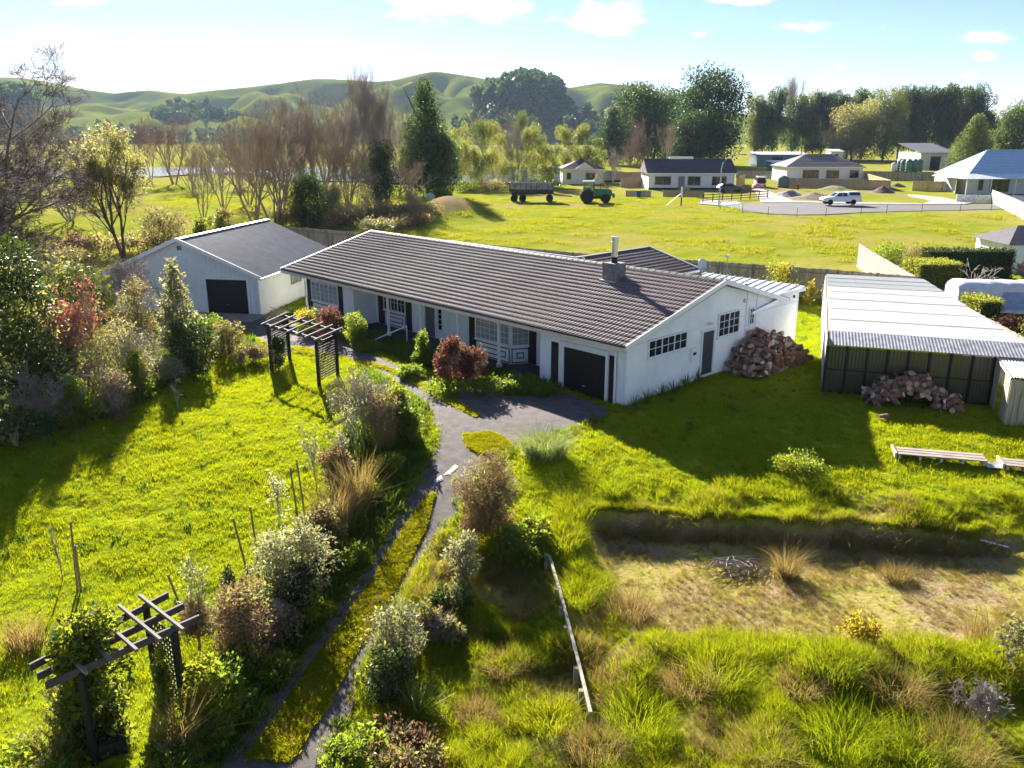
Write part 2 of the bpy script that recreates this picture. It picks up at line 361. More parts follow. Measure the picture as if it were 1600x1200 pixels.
fcol = mixcol(ramp(noise(.35, 8), .40, .62), (.18, .22, .022), (.25, .25, .04))
fcol = mixcol(ramp(noise(1.6, 5), .58, .70), fcol, (.12, .15, .016))
gcol = mixcol(at_.outputs[1], gcol, fcol)
gcol = mixcol(sp.outputs[0], gcol, mixcol(ramp(noise(3), .35, .65), (.34, .265, .105), (.25, .225, .05)))
gcol = mixcol(sp.outputs[1], gcol, mixcol(ramp(noise(14), .35, .65), (.33, .26, .165), (.19, .12, .065)))
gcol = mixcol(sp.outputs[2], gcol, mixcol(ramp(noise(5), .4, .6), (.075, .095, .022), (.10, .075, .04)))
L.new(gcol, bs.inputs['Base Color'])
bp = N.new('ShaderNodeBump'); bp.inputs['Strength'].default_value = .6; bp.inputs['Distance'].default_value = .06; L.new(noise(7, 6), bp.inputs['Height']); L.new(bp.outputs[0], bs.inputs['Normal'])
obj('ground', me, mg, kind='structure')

def drape(name, G, mat, dz, bump=0.0, bs=3.0, kind='structure', smooth=True):
    n, m = G.shape[:2]; z = tz(G[..., 0], G[..., 1]) + dz
    if bump:
        k = np.linspace(0, 1, m)[None, :]; z = z + bump * (fnoise(G[..., 0] * bs, G[..., 1] * bs, 3)) * np.sin(math.pi * k) ** .5
        G = G.copy(); G[:, 0] += .25 * (fnoise(G[:, 0, 0:1] * 2, G[:, 0, 1:2] * 2, 3) - .5); G[:, -1] += .25 * (fnoise(G[:, -1, 0:1] * 2 + 5, G[:, -1, 1:2] * 2, 3) - .5)
    q = np.arange(n * m).reshape(n, m); Fq = np.stack([q[:-1, :-1], q[1:, :-1], q[1:, 1:], q[:-1, 1:]], -1).reshape(-1, 4)
    return obj(name, mesh_np(name, np.dstack([G, z]), Fq, smooth=smooth), mat, kind=kind)
asphalt = M('driveway_asphalt', (.15, .13, .125), .9, scale=2.4, bump=.6, bscale=60, col2=(.075, .064, .062))
moss_m = M('moss', (.33, .36, .010), .95, scale=2.2, bump=.9, bscale=25, col2=(.20, .20, .014))
drive_o = drape('driveway', G1, asphalt, .030); drape('garage_lane', G2, asphalt, .020)
drape('moss_strip', G3, moss_m, .032, .09, 4, kind='stuff'); drape('moss_edge', G4, moss_m, .034, .07, 4, kind='stuff'); drape('moss_patch', G5, moss_m, .034, .06, 4, kind='stuff'); drape('moss_edge', G6, moss_m, .034, .07, 4, kind='stuff')
for (pts, lab) in (([(711, 727), (717, 731), (704, 743), (693, 744)], 'spilt pale concrete smear across the driveway bend'), ([(690, 744), (692, 752), (681, 757), (678, 752)], 'small round pale concrete spot beside the driveway smear')):
    V = [P(*p) for p in pts]; c = sum(V) / len(V); ring = []
    for i in range(24):
        a = i / 24 * len(V); k = int(a); f = a - k; p = V[k] * (1 - f) + V[(k + 1) % len(V)] * f
        p = c + (p - c) * (1 + .25 * (random.random() - .5)); ring.append((p[0], p[1], float(tz(p[0], p[1])) + .046))
    c[2] = float(tz(c[0], c[1])) + .05
    o = MB().add(ring + [tuple(c)], [(i, (i + 1) % 24, 24) for i in range(24)]).build('concrete_smear', M('pale_concrete', (.55, .53, .52), .8)); tag(o, lab, 'concrete smear')

# cul-de-sac, kerbs, footpaths (all on the raised flat beyond the field)
def flat(name, pts, mat, dz, kind='structure', thick=0.0, label=None, cat=None):
    V = [P(u, v) for u, v in pts]; z = 1.1 + dz
    m = MB()
    if thick: m.ext([(p[0], p[1], z - thick) for p in V], (0, 0, thick))
    else: m.add([(p[0], p[1], z) for p in V], [tuple(range(len(V)))])
    o = m.build(name, mat)
    if kind: o['kind'] = kind
    return o
road_m = M('road_asphalt', (.125, .12, .122), .9, scale=.6, col2=(.09, .088, .09)); conc = M('concrete', (.34, .315, .28), .9, scale=1.2)
flat('road', [(1131, 322.5), (1160, 330.5), (1200, 334.5), (1245, 336.6), (1290, 336), (1345, 332.6), (1420, 330.5), (1530, 328), (1640, 326), (1640, 319.4), (1530, 320.6), (1440, 320.6), (1340, 319.6), (1262, 317.6), (1200, 317.4), (1160, 318.8)], road_m, .06)
flat('footpath', [(1190, 317.2), (1262, 317.4), (1340, 319.4), (1440, 320.4), (1440, 318.9), (1340, 317.2), (1262, 315.2), (1240, 314.8), (1190, 295.5), (1178, 296)], conc, .12, thick=.12)
flat('footpath', [(1440, 320.3), (1505, 320.4), (1520, 318), (1470, 309), (1418, 304.5), (1424, 308), (1456, 314)], conc, .13, thick=.12)
flat('footpath', [(1092, 319), (1131, 322.4), (1160, 318.6), (1150, 315), (1098, 313)], M('grey_path', (.33, .31, .30), .9), .10, thick=.1)
water = bpy.data.materials.new('water'); nt_, N_, L_ = nodes_of(water)
o_ = N_.new('ShaderNodeOutputMaterial'); b_ = N_.new('ShaderNodeBsdfPrincipled'); L_.new(b_.outputs[0], o_.inputs[0]); b_.inputs['Base Color'].default_value = (.06, .075, .07, 1); b_.inputs['Roughness'].default_value = .10
n_ = N_.new('ShaderNodeTexNoise'); n_.inputs['Scale'].default_value = .5; p_ = N_.new('ShaderNodeBump'); p_.inputs['Strength'].default_value = .3; L_.new(n_.outputs[0], p_.inputs['Height']); L_.new(p_.outputs[0], b_.inputs['Normal'])
flat('river', [(-160, 277), (60, 277.5), (250, 276), (330, 270), (395, 271), (430, 281), (560, 284), (690, 287), (860, 286), (985, 281), (1010, 272), (900, 262), (700, 258.5), (560, 262), (420, 263.5), (300, 262), (0, 262), (-160, 263)], water, .05)

# ------------------------------------------------------------------ hills
crest = [(-700, 165), (-300, 160), (-100, 150), (0, 148), (60, 137), (110, 133), (160, 145), (230, 155), (290, 150), (350, 157), (370, 152), (450, 143), (520, 137), (600, 140), (640, 138), (700, 128), (740, 135), (800, 150), (880, 148), (925, 140), (985, 145), (1040, 165), (1150, 185), (1400, 190), (1800, 186), (2300, 180)]
cu = np.array([c[0] for c in crest]); cv = np.array([c[1] for c in crest])
hx = np.arange(-1900, 2260, 16.0); hy = np.arange(760, 2500, 16.0); HX, HY = np.meshgrid(hx, hy)
D0 = 1650.0
ucr = 800 + F_PX * HX / (D0 * 1.045); top = 10.6 + (210 - np.interp(ucr, cu, cv)) / F_PX * D0 * 1.045
wv = fnoise(HX / 300 + 3, HY / 300, 4)
prof = np.where(HY < D0, sstep(820, D0, HY + 520 * (wv - .5)) ** 1.25, 1 - .5 * sstep(D0, 2500, HY))
rid = 1 - np.abs(2 * fnoise(HX / 95 + 11, HY / 240 + 2, 4) - 1)
HZ = top * prof * (1 - .50 * (1 - rid) * 2 * sstep(0, .25, 1 - prof)) + 6 * (fnoise(HX / 60, HY / 60, 3) - .5) * prof
def knoll(u, v, Yk, rx, ry):
    c = atY(u, v, Yk); return c[2] * np.exp(-((HX - c[0]) / rx) ** 2 - ((HY - Yk) / ry) ** 2)
HZ = np.maximum(HZ, knoll(812, 146, 1000, 80, 120)); HZ = np.maximum(HZ, knoll(5, 172, 1000, 70, 120)); HZ = np.maximum(HZ, knoll(320, 186, 1150, 90, 130))
edge = sstep(-1900, -1700, HX) * (1 - sstep(2050, 2240, HX)); HZ = HZ * edge - 1.5 * (1 - sstep(0, .05, prof))
qh = np.arange(HX.size).reshape(HX.shape); Fh = np.stack([qh[:-1, :-1], qh[:-1, 1:], qh[1:, 1:], qh[1:, :-1]], -1).reshape(-1, 4)
hill_m = M('hill_pasture', (.085, .12, .016), .95, scale=.012, col2=(.19, .20, .03), spec=0.0)  # spread of greens also paints in some lit and shaded relief
obj('hills', mesh_np('hills', np.stack([HX, HY, HZ], -1), Fh, smooth=True), hill_m, kind='structure')
def hill_z(x, y):
    i = np.clip(((np.asarray(y) - 760) / 16).astype(int), 0, HX.shape[0] - 1); j = np.clip(((np.asarray(x) + 1900) / 16).astype(int), 0, HX.shape[1] - 1); return HZ[i, j]

# the air: far things fade to blue
hz = MB().box(-2320, 2320, -58, 4140, -4.5, 150).build('haze', None); hz['kind'] = 'stuff'
mh = bpy.data.materials.new('haze'); nt_, N_, L_ = nodes_of(mh); o_ = N_.new('ShaderNodeOutputMaterial'); pv = N_.new('ShaderNodeVolumePrincipled')
pv.inputs['Color'].default_value = (.55, .74, 1, 1); pv.inputs['Density'].default_value = .00006; pv.inputs['Anisotropy'].default_value = .2; L_.new(pv.outputs[0], o_.inputs['Volume']); hz.data.materials.append(mh)
# ------------------------------------------------------------------ grass and other ground cover (scattered blades)
def blades(seed, n, h, spread, w, bend):
    r = np.random.default_rng(seed); V = []; Fq = []; Ft = []
    for i in range(n):
        a = r.uniform(0, 6.283); d = spread * math.sqrt(r.random()); x, y = d * math.cos(a), d * math.sin(a)
        hh = h * r.uniform(.5, 1.15); b = bend * hh * r.uniform(.3, 1.3); ba = a + r.normal(0, .9); wa = r.uniform(0, 3.14); ww = w * r.uniform(.6, 1.2)
        ux, uy = math.cos(wa) * ww / 2, math.sin(wa) * ww / 2; k = len(V)
        mx, my = x + math.cos(ba) * b * .3, y + math.sin(ba) * b * .3; tx, ty = x + math.cos(ba) * b, y + math.sin(ba) * b
        V += [(x - ux, y - uy, -.03), (x + ux, y + uy, -.03), (mx + ux * .8, my + uy * .8, hh * .6), (mx - ux * .8, my - uy * .8, hh * .6), (tx, ty, hh)]
        Fq.append((k, k + 1, k + 2, k + 3)); Ft.append((k + 3, k + 2, k + 4))
    return mesh_np('tuft', V, Fq, Ft)
def proto_coll(name, meshes, mat):
    c = bpy.data.collections.new(name)
    for i, me in enumerate(meshes):
        me.materials.append(mat); o = bpy.data.objects.new(name + '_blade', me); c.objects.link(o)
    return c
def scatter(name, coll, pts, scl, tilt=.15, seed=1, nvar=4, label=None, zs=None):
    r = np.random.default_rng(seed); n = len(pts); me = bpy.data.meshes.new(name); me.vertices.add(n); me.vertices.foreach_set('co', np.asarray(pts, np.float32).ravel())
    rot = np.stack([r.normal(0, tilt, n), r.normal(0, tilt, n), r.uniform(0, 6.283, n)], -1).astype(np.float32)
    sc = np.asarray(scl, np.float32); sc = np.stack([sc, sc, sc * (1 if zs is None else np.asarray(zs, np.float32))], -1)
    for nm, ty, dat in (('rot', 'FLOAT_VECTOR', rot), ('scl', 'FLOAT_VECTOR', sc)):
        a = me.attributes.new(nm, ty, 'POINT'); a.data.foreach_set('vector', dat.astype(np.float32).ravel())
    a = me.attributes.new('idx', 'INT', 'POINT'); a.data.foreach_set('value', r.integers(0, nvar, n).astype(np.int32))
    ng = bpy.data.node_groups.new(name, 'GeometryNodeTree'); ng.interface.new_socket('Geometry', in_out='INPUT', socket_type='NodeSocketGeometry'); ng.interface.new_socket('Geometry', in_out='OUTPUT', socket_type='NodeSocketGeometry')
    gi = ng.nodes.new('NodeGroupInput'); go = ng.nodes.new('NodeGroupOutput'); ip = ng.nodes.new('GeometryNodeInstanceOnPoints'); ci = ng.nodes.new('GeometryNodeCollectionInfo')
    ci.inputs['Collection'].default_value = coll; ci.inputs['Separate Children'].default_value = True; ci.inputs['Reset Children'].default_value = True
    ng.links.new(gi.outputs[0], ip.inputs['Points']); ng.links.new(ci.outputs[0], ip.inputs['Instance']); ip.inputs['Pick Instance'].default_value = True
    for nm, ty, so in (('rot', 'FLOAT_VECTOR', 'Rotation'), ('scl', 'FLOAT_VECTOR', 'Scale'), ('idx', 'INT', 'Instance Index')):
        na = ng.nodes.new('GeometryNodeInputNamedAttribute'); na.data_type = ty; na.inputs['Name'].default_value = nm
        ng.links.new([o for o in na.outputs if o.enabled][0], ip.inputs[so])
    ng.links.new(ip.outputs[0], go.inputs[0])
    o = obj(name, me, kind='stuff'); m = o.modifiers.new('scatter', 'NODES'); m.node_group = ng
    if label: o['label'] = label
    return o
grass_m = LM('grass_blade', (.165, .225, .008), (.29, .32, .014), .55, .6, .06, (1.6, 1.45, .4))
rough_m = LM('rough_grass_blade', (.13, .20, .010), (.27, .29, .018), .5, .6, .06, (1.6, 1.45, .5))
straw_m = LM('straw_blade', (.36, .27, .12), (.22, .19, .055), .35, .7, .15, (1.2, 1.05, .8))
dark_m = LM('weed_leaf', (.05, .105, .018), (.13, .19, .026), .45, .5, .15)
C_lawn = proto_coll('lawn', [blades(i, 20, .115, .15, .012, .75) for i in range(4)], grass_m)
C_rough = proto_coll('rough', [blades(20 + i, 30, .42, .17, .016, .8) for i in range(4)], rough_m)
C_straw = proto_coll('straw', [blades(40 + i, 26, .42, .16, .012, .85) for i in range(4)], straw_m)
field_m = LM('field_blade', (.16, .195, .022), (.25, .255, .04), .45, .6, .05, (1.4, 1.3, .5))
C_field = proto_coll('field', [blades(60 + i, 18, .14, .30, .03, .7) for i in range(4)], field_m)
C_weed = proto_coll('weed', [blades(80 + i, 22, .30, .22, .05, 1.1) for i in range(4)], dark_m)
def rnd(n, x0, x1, y0, y1, seed):
    r = np.random.default_rng(seed); return r.uniform(x0, x1, n), r.uniform(y0, y1, n), r
def in_view(x, y, pad=1.0): return np.abs(x) < (.64 * y + 2 + pad)
gxi = lambda x, y: (np.clip(np.searchsorted(gx, x) - 1, 0, nx - 1), np.clip(np.searchsorted(gy, y) - 1, 0, ny - 1))
def gsample(A, x, y): i, j = gxi(x, y); return A[j, i]
def ground_z(x, y):
    i = np.clip(np.searchsorted(gx, x) - 1, 0, nx - 2); j = np.clip(np.searchsorted(gy, y) - 1, 0, ny - 2)
    fx = (x - gx[i]) / (gx[i + 1] - gx[i]); fy = (y - gy[j]) / (gy[j + 1] - gy[j])
    return (Z[j, i] * (1 - fx) + Z[j, i + 1] * fx) * (1 - fy) + (Z[j + 1, i] * (1 - fx) + Z[j + 1, i + 1] * fx) * fy
def gp(x, y): return np.stack([x, y, ground_z(x, y)], -1)
x, y, r = rnd(170000, -32, 32, 9, 62, 11); ok = in_view(x, y) & ~covered(x, y) & (gsample(bed, x, y) < .5) & (gsample(rough, x, y) < r.random(len(x)) * .8) & (gsample(floor_, x, y) < .3)
ok &= r.random(len(x)) < np.where(y > 40, .45, .95); x, y = x[ok], y[ok]; patch = fnoise(x * .5, y * .5, 3)
scatter('lawn_grass', C_lawn, gp(x, y), r.uniform(.5, .95, len(x)) * (.6 + .8 * patch), seed=2)
x, y, r = rnd(60000, -6, 22, 9, 26, 12); ok = in_view(x, y) & ~covered(x, y) & (gsample(rough, x, y) > r.random(len(x))) & (gsample(floor_, x, y) < .35) & (gsample(bed, x, y) < .5)
x, y = x[ok], y[ok]; dn = gsample(dry, x, y); rr = r.random(len(x)); g_ = rr > dn * .75; patch = fnoise(x * .8 + 50, y * .8, 3); ps = sstep(.3, .7, patch)
scatter('rough_grass', C_rough, gp(x[g_], y[g_]), (.22 + .62 * ps[g_]) * r.uniform(.7, 1.2, g_.sum()), seed=3, tilt=.25)
scatter('dry_grass', C_straw, gp(x[~g_], y[~g_]), (.3 + .6 * ps[~g_]) * r.uniform(.6, 1.2, (~g_).sum()), seed=4, tilt=.35)
x, y, r = rnd(9000, 2, 16, 17.2, 24.2, 13); ok = (gsample(floor_, x, y) > .5) & (fnoise(x * .9, y * .9 + 7, 4) < .52); x, y = x[ok], y[ok]
scatter('pit_grass', C_straw, gp(x, y), r.uniform(.12, .38, len(x)), seed=5, tilt=.4)
x, y, r = rnd(900, 2.6, 14.5, 22.0, 23.6, 14); ok = (gsample(bank, x, y) > .25); x, y = x[ok], y[ok]
scatter('bank_stalks', C_straw, gp(x, y), r.uniform(.5, 1.4, len(x)), seed=6, tilt=.25)
r = np.random.default_rng(36); x = r.uniform(2.4, 14.6, 1500); y = 23.75 - .10 * (x - 2.5) + .35 * (vnoise(x * .9, 3.3) - .5) + .16 * (vnoise(x * 3.1, 8.3) - .5) + r.uniform(.0, .22, 1500)
scatter('bank_fringe', C_rough, np.stack([x, y, tz(x, y)], -1), r.uniform(.18, .5, 1500), seed=37, tilt=.5)
x, y, r = rnd(900, 2.6, 15, 17.6, 23.2, 38); ok = gsample(floor_, x, y) > .5; x, y = x[ok], y[ok]; scatter('pit_weeds', C_rough, gp(x, y), r.uniform(.1, .36, len(x)), seed=39, tilt=.4)
x, y, r = rnd(60000, -60, 75, 61, 135, 15); ok = in_view(x, y) & (x > -.62 * y + 24) & (gsample(dirt, x, y) < .4)
rdp = [P(*p)[:2] for p in [(1085, 324), (1131, 324), (1245, 340), (1650, 332), (1650, 300), (1180, 280), (1090, 310)]]; ok &= ~in_poly(x, y, rdp)
pf = fnoise(x * .35, y * .35 + 9, 3); ok &= pf > .36; x, y, pf = x[ok], y[ok], pf[ok]
scatter('field_grass', C_field, gp(x, y), r.uniform(.5, 1.1, len(x)) * (.4 + 1.3 * sstep(.45, .75, pf)), seed=7)
x, y, r = rnd(5200, -30, 30, 10, 60, 25); ok = in_view(x, y) & ~covered(x, y) & (gsample(bed, x, y) < .5) & (gsample(rough, x, y) < .3) & (gsample(floor_, x, y) < .3) & (fnoise(x * .6, y * .6 + 30, 3) > .5); x, y = x[ok], y[ok]
scatter('lawn_shadow_tufts', C_weed, gp(x, y), r.uniform(.25, .6, len(x)), seed=25, tilt=.3)  # dark weed-leaf tufts stand in for small shadows of the lawn hummocks
# grass creeping over the edges of the drive
def edge_pts(poly, n, seed, w=.3):
    r = np.random.default_rng(seed); Pn = np.array(poly); k = r.integers(0, len(Pn) - 1, n); f = r.random((n, 1)); p = Pn[k] * (1 - f) + Pn[k + 1] * f + r.normal(0, w * .5, (n, 2)); return p[:, 0], p[:, 1], r
ex1, ey1, r = edge_pts(drive_poly, 1700, 31, .2); ex2, ey2, _r = edge_pts(lane_poly, 600, 32, .16); x, y = np.concatenate([ex1, ex2]), np.concatenate([ey1, ey2]); k1 = np.arange(len(x)) < len(ex1); ok = ~(k1 & in_poly(x, y, lane_poly)) & ~(~k1 & in_poly(x, y, drive_poly)); x, y = x[ok], y[ok]; ok = fnoise(x * 1.2, y * 1.2, 3) > .44; x, y = x[ok], y[ok]
scatter('drive_edge_grass', C_lawn, np.stack([x, y, tz(x, y) + .02], -1), r.uniform(.35, 1.1, len(x)), seed=33)
x, y, r = edge_pts(drive_poly, 260, 34, .3); ok = ~in_poly(x, y, lane_poly); x, y = x[ok], y[ok]; scatter('drive_edge_weeds', C_weed, np.stack([x, y, tz(x, y) + .01], -1), r.uniform(.25, .7, len(x)), seed=35, tilt=.3)
# weeds and low leafy cover: garden beds, shaded slope beside the drive, left border
x, y, r = rnd(52000, -32, 14, 10, 52, 16); ok = in_view(x, y) & ~covered(x, y) & (gsample(bed, x, y) > .5); x, y = x[ok], y[ok]
scatter('bed_weeds', C_weed, gp(x, y), r.uniform(.35, 1.15, len(x)), seed=8, tilt=.3)
x, y, r = rnd(1500, -32, 14, 10, 52, 17); ok = in_view(x, y) & ~covered(x, y) & (gsample(bed, x, y) > .5) & (x < -2); x, y = x[ok], y[ok]
scatter('bed_dry_grass', C_straw, gp(x, y), r.uniform(.5, 1.1, len(x)), seed=9, tilt=.3)
mm = LM('moss_tip', (.34, .37, .010), (.22, .22, .014), .45, .8, .05, (1.3, 1.2, .5)); C_moss = proto_coll('moss', [blades(100 + i, 20, .05, .07, .014, .9) for i in range(4)], mm)
def on_sheet(G, n, seed):
    r = np.random.default_rng(seed); i = r.uniform(0, G.shape[0] - 1.001, n); j = r.uniform(.3, G.shape[1] - 1.3, n); a = i.astype(int); b = j.astype(int); p = G[a, b] + (G[a + 1, b] - G[a, b]) * (i - a)[:, None] + (G[a, b + 1] - G[a, b]) * (j - b)[:, None]
    return np.stack([p[:, 0], p[:, 1], tz(p[:, 0], p[:, 1]) + .04 + .045 * fnoise(p[:, 0] * 4, p[:, 1] * 4, 3)], -1), r
pts = np.concatenate([on_sheet(G3, 5200, 1)[0], on_sheet(G4, 900, 2)[0], on_sheet(G5, 1500, 3)[0], on_sheet(G6, 300, 4)[0]])
scatter('moss_tufts', C_moss, pts, np.random.default_rng(5).uniform(.5, 1.3, len(pts)), seed=10)
x, y, r = rnd(1400, -9, 2, 10.5, 26, 18); ok = in_poly(x, y, moss_poly) & (fnoise(x * .7, y * .7, 3) > .5); x, y = x[ok], y[ok]
scatter('moss_weeds', C_straw, np.stack([x, y, tz(x, y) + .04], -1), r.uniform(.2, .5, len(x)), seed=12, tilt=.4)
# ------------------------------------------------------------------ building helpers
white = M('white_weatherboard', (.86, .86, .85), .65, .05, scale=.8, bump=.05, spec=.3)
cream = M('cream_fascia', (.66, .58, .45), .7, .08, scale=2)
trim_w = M('white_trim', (.80, .80, .80), .5, .03)
trim_k = M('black_trim', (.015, .015, .017), .5, .1)
brown = M('dark_brown_shutter', (.032, .016, .014), .6, .15, scale=4)
tile_m = M('pressed_roof_tile', (.20, .155, .15), .75, .25, scale=7, bump=.25, bscale=120, col2=(.125, .09, .086))
tile_d = M('dark_ridge', (.03, .032, .036), .6, .2)
glass = GLASS('window_glass', (.012, .018, .022), .25); glass_c = GLASS('curtained_glass', (.03, .035, .04), .8)
curtain_m = M('net_curtain', (.74, .75, .72), .9, .12, scale=6, stretch=(6, 6, .3))
iron = M('grey_iron', (.32, .32, .35), .45, .12, scale=1.5, metal=.5)
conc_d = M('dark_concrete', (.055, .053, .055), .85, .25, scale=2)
rdoor = M('roller_door', (.020, .015, .017), .45, .15)
def wbox(m, A, U, Nn, u0, u1, n0, n1, z0, z1):
    A = Vector(A); U = Vector(U); Nn = Vector(Nn); Zu = Vector((0, 0, 1))
    pt = lambda u, n, z: A + U * u + Nn * n + Zu * z
    V = [pt(u0, n0, z0), pt(u1, n0, z0), pt(u1, n1, z0), pt(u0, n1, z0), pt(u0, n0, z1), pt(u1, n0, z1), pt(u1, n1, z1), pt(u0, n1, z1)]
    return m.add(V, [(0, 3, 2, 1), (4, 5, 6, 7), (0, 1, 5, 4), (1, 2, 6, 5), (2, 3, 7, 6), (3, 0, 4, 7)])
def siding(A, B, z0, top, pitch=.19, thick=.12, side=1):
    """lapped boards from A to B (local xy); top = [(distance, z), ...]; boards face the right-hand side of A->B when side=1"""
    m = MB(); A = np.array(A, float); B = np.array(B, float); Lw = np.linalg.norm(B - A); U = (B - A) / Lw; n = np.array([U[1], -U[0]]) * side
    td = np.array([t[0] for t in top]); tzv = np.array([t[1] for t in top]); ds = np.linspace(0, Lw, 600); tp = np.interp(ds, td, tzv)
    pt = lambda d, o, z: (*(A + U * d + n * o), z)
    zt = tp.max(); z = z0
    while z < zt - .02:
        z1 = min(z + pitch, zt); k0 = ds[tp >= z - 1e-6]; k1 = ds[tp >= z1 - 1e-3]
        if len(k1) < 2: k1 = np.array([k0.mean(), k0.mean() + .01])
        a0, b0, a1, b1 = k0[0], k0[-1], k1[0], k1[-1]
        V = [pt(a0, .034, z), pt(b0, .034, z), pt(b1, .006, z1), pt(a1, .006, z1), pt(a0, 0, z), pt(b0, 0, z)]
        m.add(V, [(0, 1, 2, 3), (4, 5, 1, 0)]); z = z1
    poly = [pt(0, 0, z0), pt(Lw, 0, z0)] + [pt(d, 0, zz) for d, zz in zip(td[::-1], tzv[::-1])]
    m.ext(poly, (-n[0] * thick, -n[1] * thick, 0)); return m
def window(parent, A, U, Nn, w, z0, z1, cols, rows, gl=None, curtain=True, fr=.06, mull=(), bar=.022, name='window', frm=None):
    """frame with real depth, one pane object per light, curtain behind"""
    U = Vector(U); Nn = Vector(Nn); A = Vector(A); f = MB(); h = z1 - z0; d0, d1 = .002, .085
    wbox(f, A, U, Nn, 0, fr, d0, d1, z0, z1); wbox(f, A, U, Nn, w - fr, w, d0, d1, z0, z1); wbox(f, A, U, Nn, fr, w - fr, d0, d1, z0, z0 + fr); wbox(f, A, U, Nn, fr, w - fr, d0, d1, z1 - fr, z1)
    cw = (w - 2 * fr) / cols; rh = (h - 2 * fr) / rows
    for i in range(1, cols):
        b_ = bar if i not in mull else .05; wbox(f, A, U, Nn, fr + i * cw - b_ / 2, fr + i * cw + b_ / 2, .03, .08 if i in mull else .07, z0 + fr, z1 - fr)
    for j in range(1, rows): wbox(f, A, U, Nn, fr, w - fr, .032, .068, z0 + fr + j * rh - bar / 2, z0 + fr + j * rh + bar / 2)
    wbox(f, A, U, Nn, -.04, w + .04, .0, .12, z0 - .05, z0 - .003)
    wo = f.build(name, frm or trim_w, parent)
    pm_ = wbox(MB(), (0, 0, 0), U, Nn, 0, cw, .044, .05, 0, rh).mesh('pane'); pm_.materials.append(gl or (glass_c if curtain else glass))
    for i in range(cols):
        for j in range(rows):
            o = obj('pane', pm_, None, wo); o.location = A + U * (fr + i * cw) + Vector((0, 0, z0 + fr + j * rh))
    if curtain:
        c = MB(); n = 36; pts = [(fr + (w - 2 * fr) * k / n, .02 + .012 * math.sin(k * 2.4)) for k in range(n + 1)]
        for k in range(n): c.quad(A + U * pts[k][0] + Nn * pts[k][1] + Vector((0, 0, z0 + fr)), A + U * pts[k + 1][0] + Nn * pts[k + 1][1] + Vector((0, 0, z0 + fr)), A + U * pts[k + 1][0] + Nn * pts[k + 1][1] + Vector((0, 0, z1 - fr)), A + U * pts[k][0] + Nn * pts[k][1] + Vector((0, 0, z1 - fr)))
        c.build('curtain', curtain_m, wo)
    return wo
def shutter(parent, A, U, Nn, w, z0, z1):
    m = MB(); wbox(m, A, U, Nn, 0, w, .03, .065, z0, z1); k = z0 + .08
    while k < z1 - .1:
        V = [Vector(A) + Vector(U) * a + Vector(Nn) * n + Vector((0, 0, z)) for a, n, z in ((.05, .075, k), (w - .05, .075, k), (w - .05, .055, k + .06), (.05, .055, k + .06))]
        m.add(V, [(0, 1, 2, 3)]); k += .075
    return m.build('shutter', brown, parent)
def apron(parent, A, U, Nn, w, z0, z1, inner=True):
    """white panel below a window with black picture-frame beading"""
    m = MB(); wbox(m, A, U, Nn, 0, w, .028, .045, z0, z1); o = m.build('apron_panel', trim_w, parent)
    def rect(u0, u1, a0, a1, t=.045):
        b = MB(); wbox(b, A, U, Nn, u0, u1, .046, .062, a0, a0 + t); wbox(b, A, U, Nn, u0, u1, .046, .062, a1 - t, a1); wbox(b, A, U, Nn, u0, u0 + t, .046, .061, a0 + t, a1 - t); wbox(b, A, U, Nn, u1 - t, u1, .046, .061, a0 + t, a1 - t)
        b.build('beading', trim_k, o)
    rect(.02, w - .02, z0 + .02, z1 - .04)
    if inner: rect(.28 if w > 1.2 else .3 * w, w - (.28 if w > 1.2 else .3 * w), z0 + .3 * (z1 - z0), z1 - .32 * (z1 - z0))
    return o
def roller(parent, A, U, Nn, w, z0, z1, mat, n=22, name='garage_door'):
    m = MB(); st = (z1 - z0) / n
    for k in range(n):
        a = z0 + k * st; wbox(m, A, U, Nn, 0, w, -.02, .012, a, a + st * .80); wbox(m, A, U, Nn, 0, w, -.02, -.002, a + st * .80, a + st)
    o = m.build(name, mat, parent); h_ = MB(); wbox(h_, A, U, Nn, w / 2 - .08, w / 2 + .08, .013, .035, z0 + .55, z0 + .59); h_.build('handle', iron, o); return o
def course_mesh(L, pitch, cov=.37, per=.2, x0=0.0):
    n = int(L / per * 6); xs = np.linspace(0, L, n); w = .030 * np.clip(np.cos(2 * np.pi * xs / per), -.3, 1); V = []
    rows = [(-.02, .004, .35), (cov * .55, .014, 1), (cov, .024, 1), (cov + .004, .004, .2)]
    for (u, h, k) in rows: V.append(np.stack([xs, np.full(n, u), h + w * k + (.004 * np.sin(xs * 1.9) if h > .01 else 0)], -1))
    V = np.concatenate(V); q = np.arange(4 * n).reshape(4, n); Fq = np.stack([q[:-1, :-1], q[1:, :-1], q[1:, 1:], q[:-1, 1:]], -1).reshape(-1, 4); return V, Fq
def tiled(parent, origin, ex, ed, L, run, mat=None):
    """courses of pressed tiles: origin at the ridge, ex along the ridge, ed down the slope"""
    ex = np.array(ex, float); ed = np.array(ed, float); ed /= np.linalg.norm(ed); en = np.cross(ed, ex); en = en if en[2] > 0 else -en
    n = int(round(run / .37)); cov = run / n; V, Fq = course_mesh(L, .37, cov); W = V[:, :1] * ex + V[:, 1:2] * ed + V[:, 2:] * en; me = mesh_np('tile_course', W, Fq); me.materials.append(mat or tile_m)
    for k in range(n): obj('tile_course', me, None, parent, loc=Vector(np.array(origin) + ed * (cov * k + random.uniform(-.008, .008)) + en * (.012 + random.uniform(0, .006)) + ex * random.uniform(-.012, .004)))
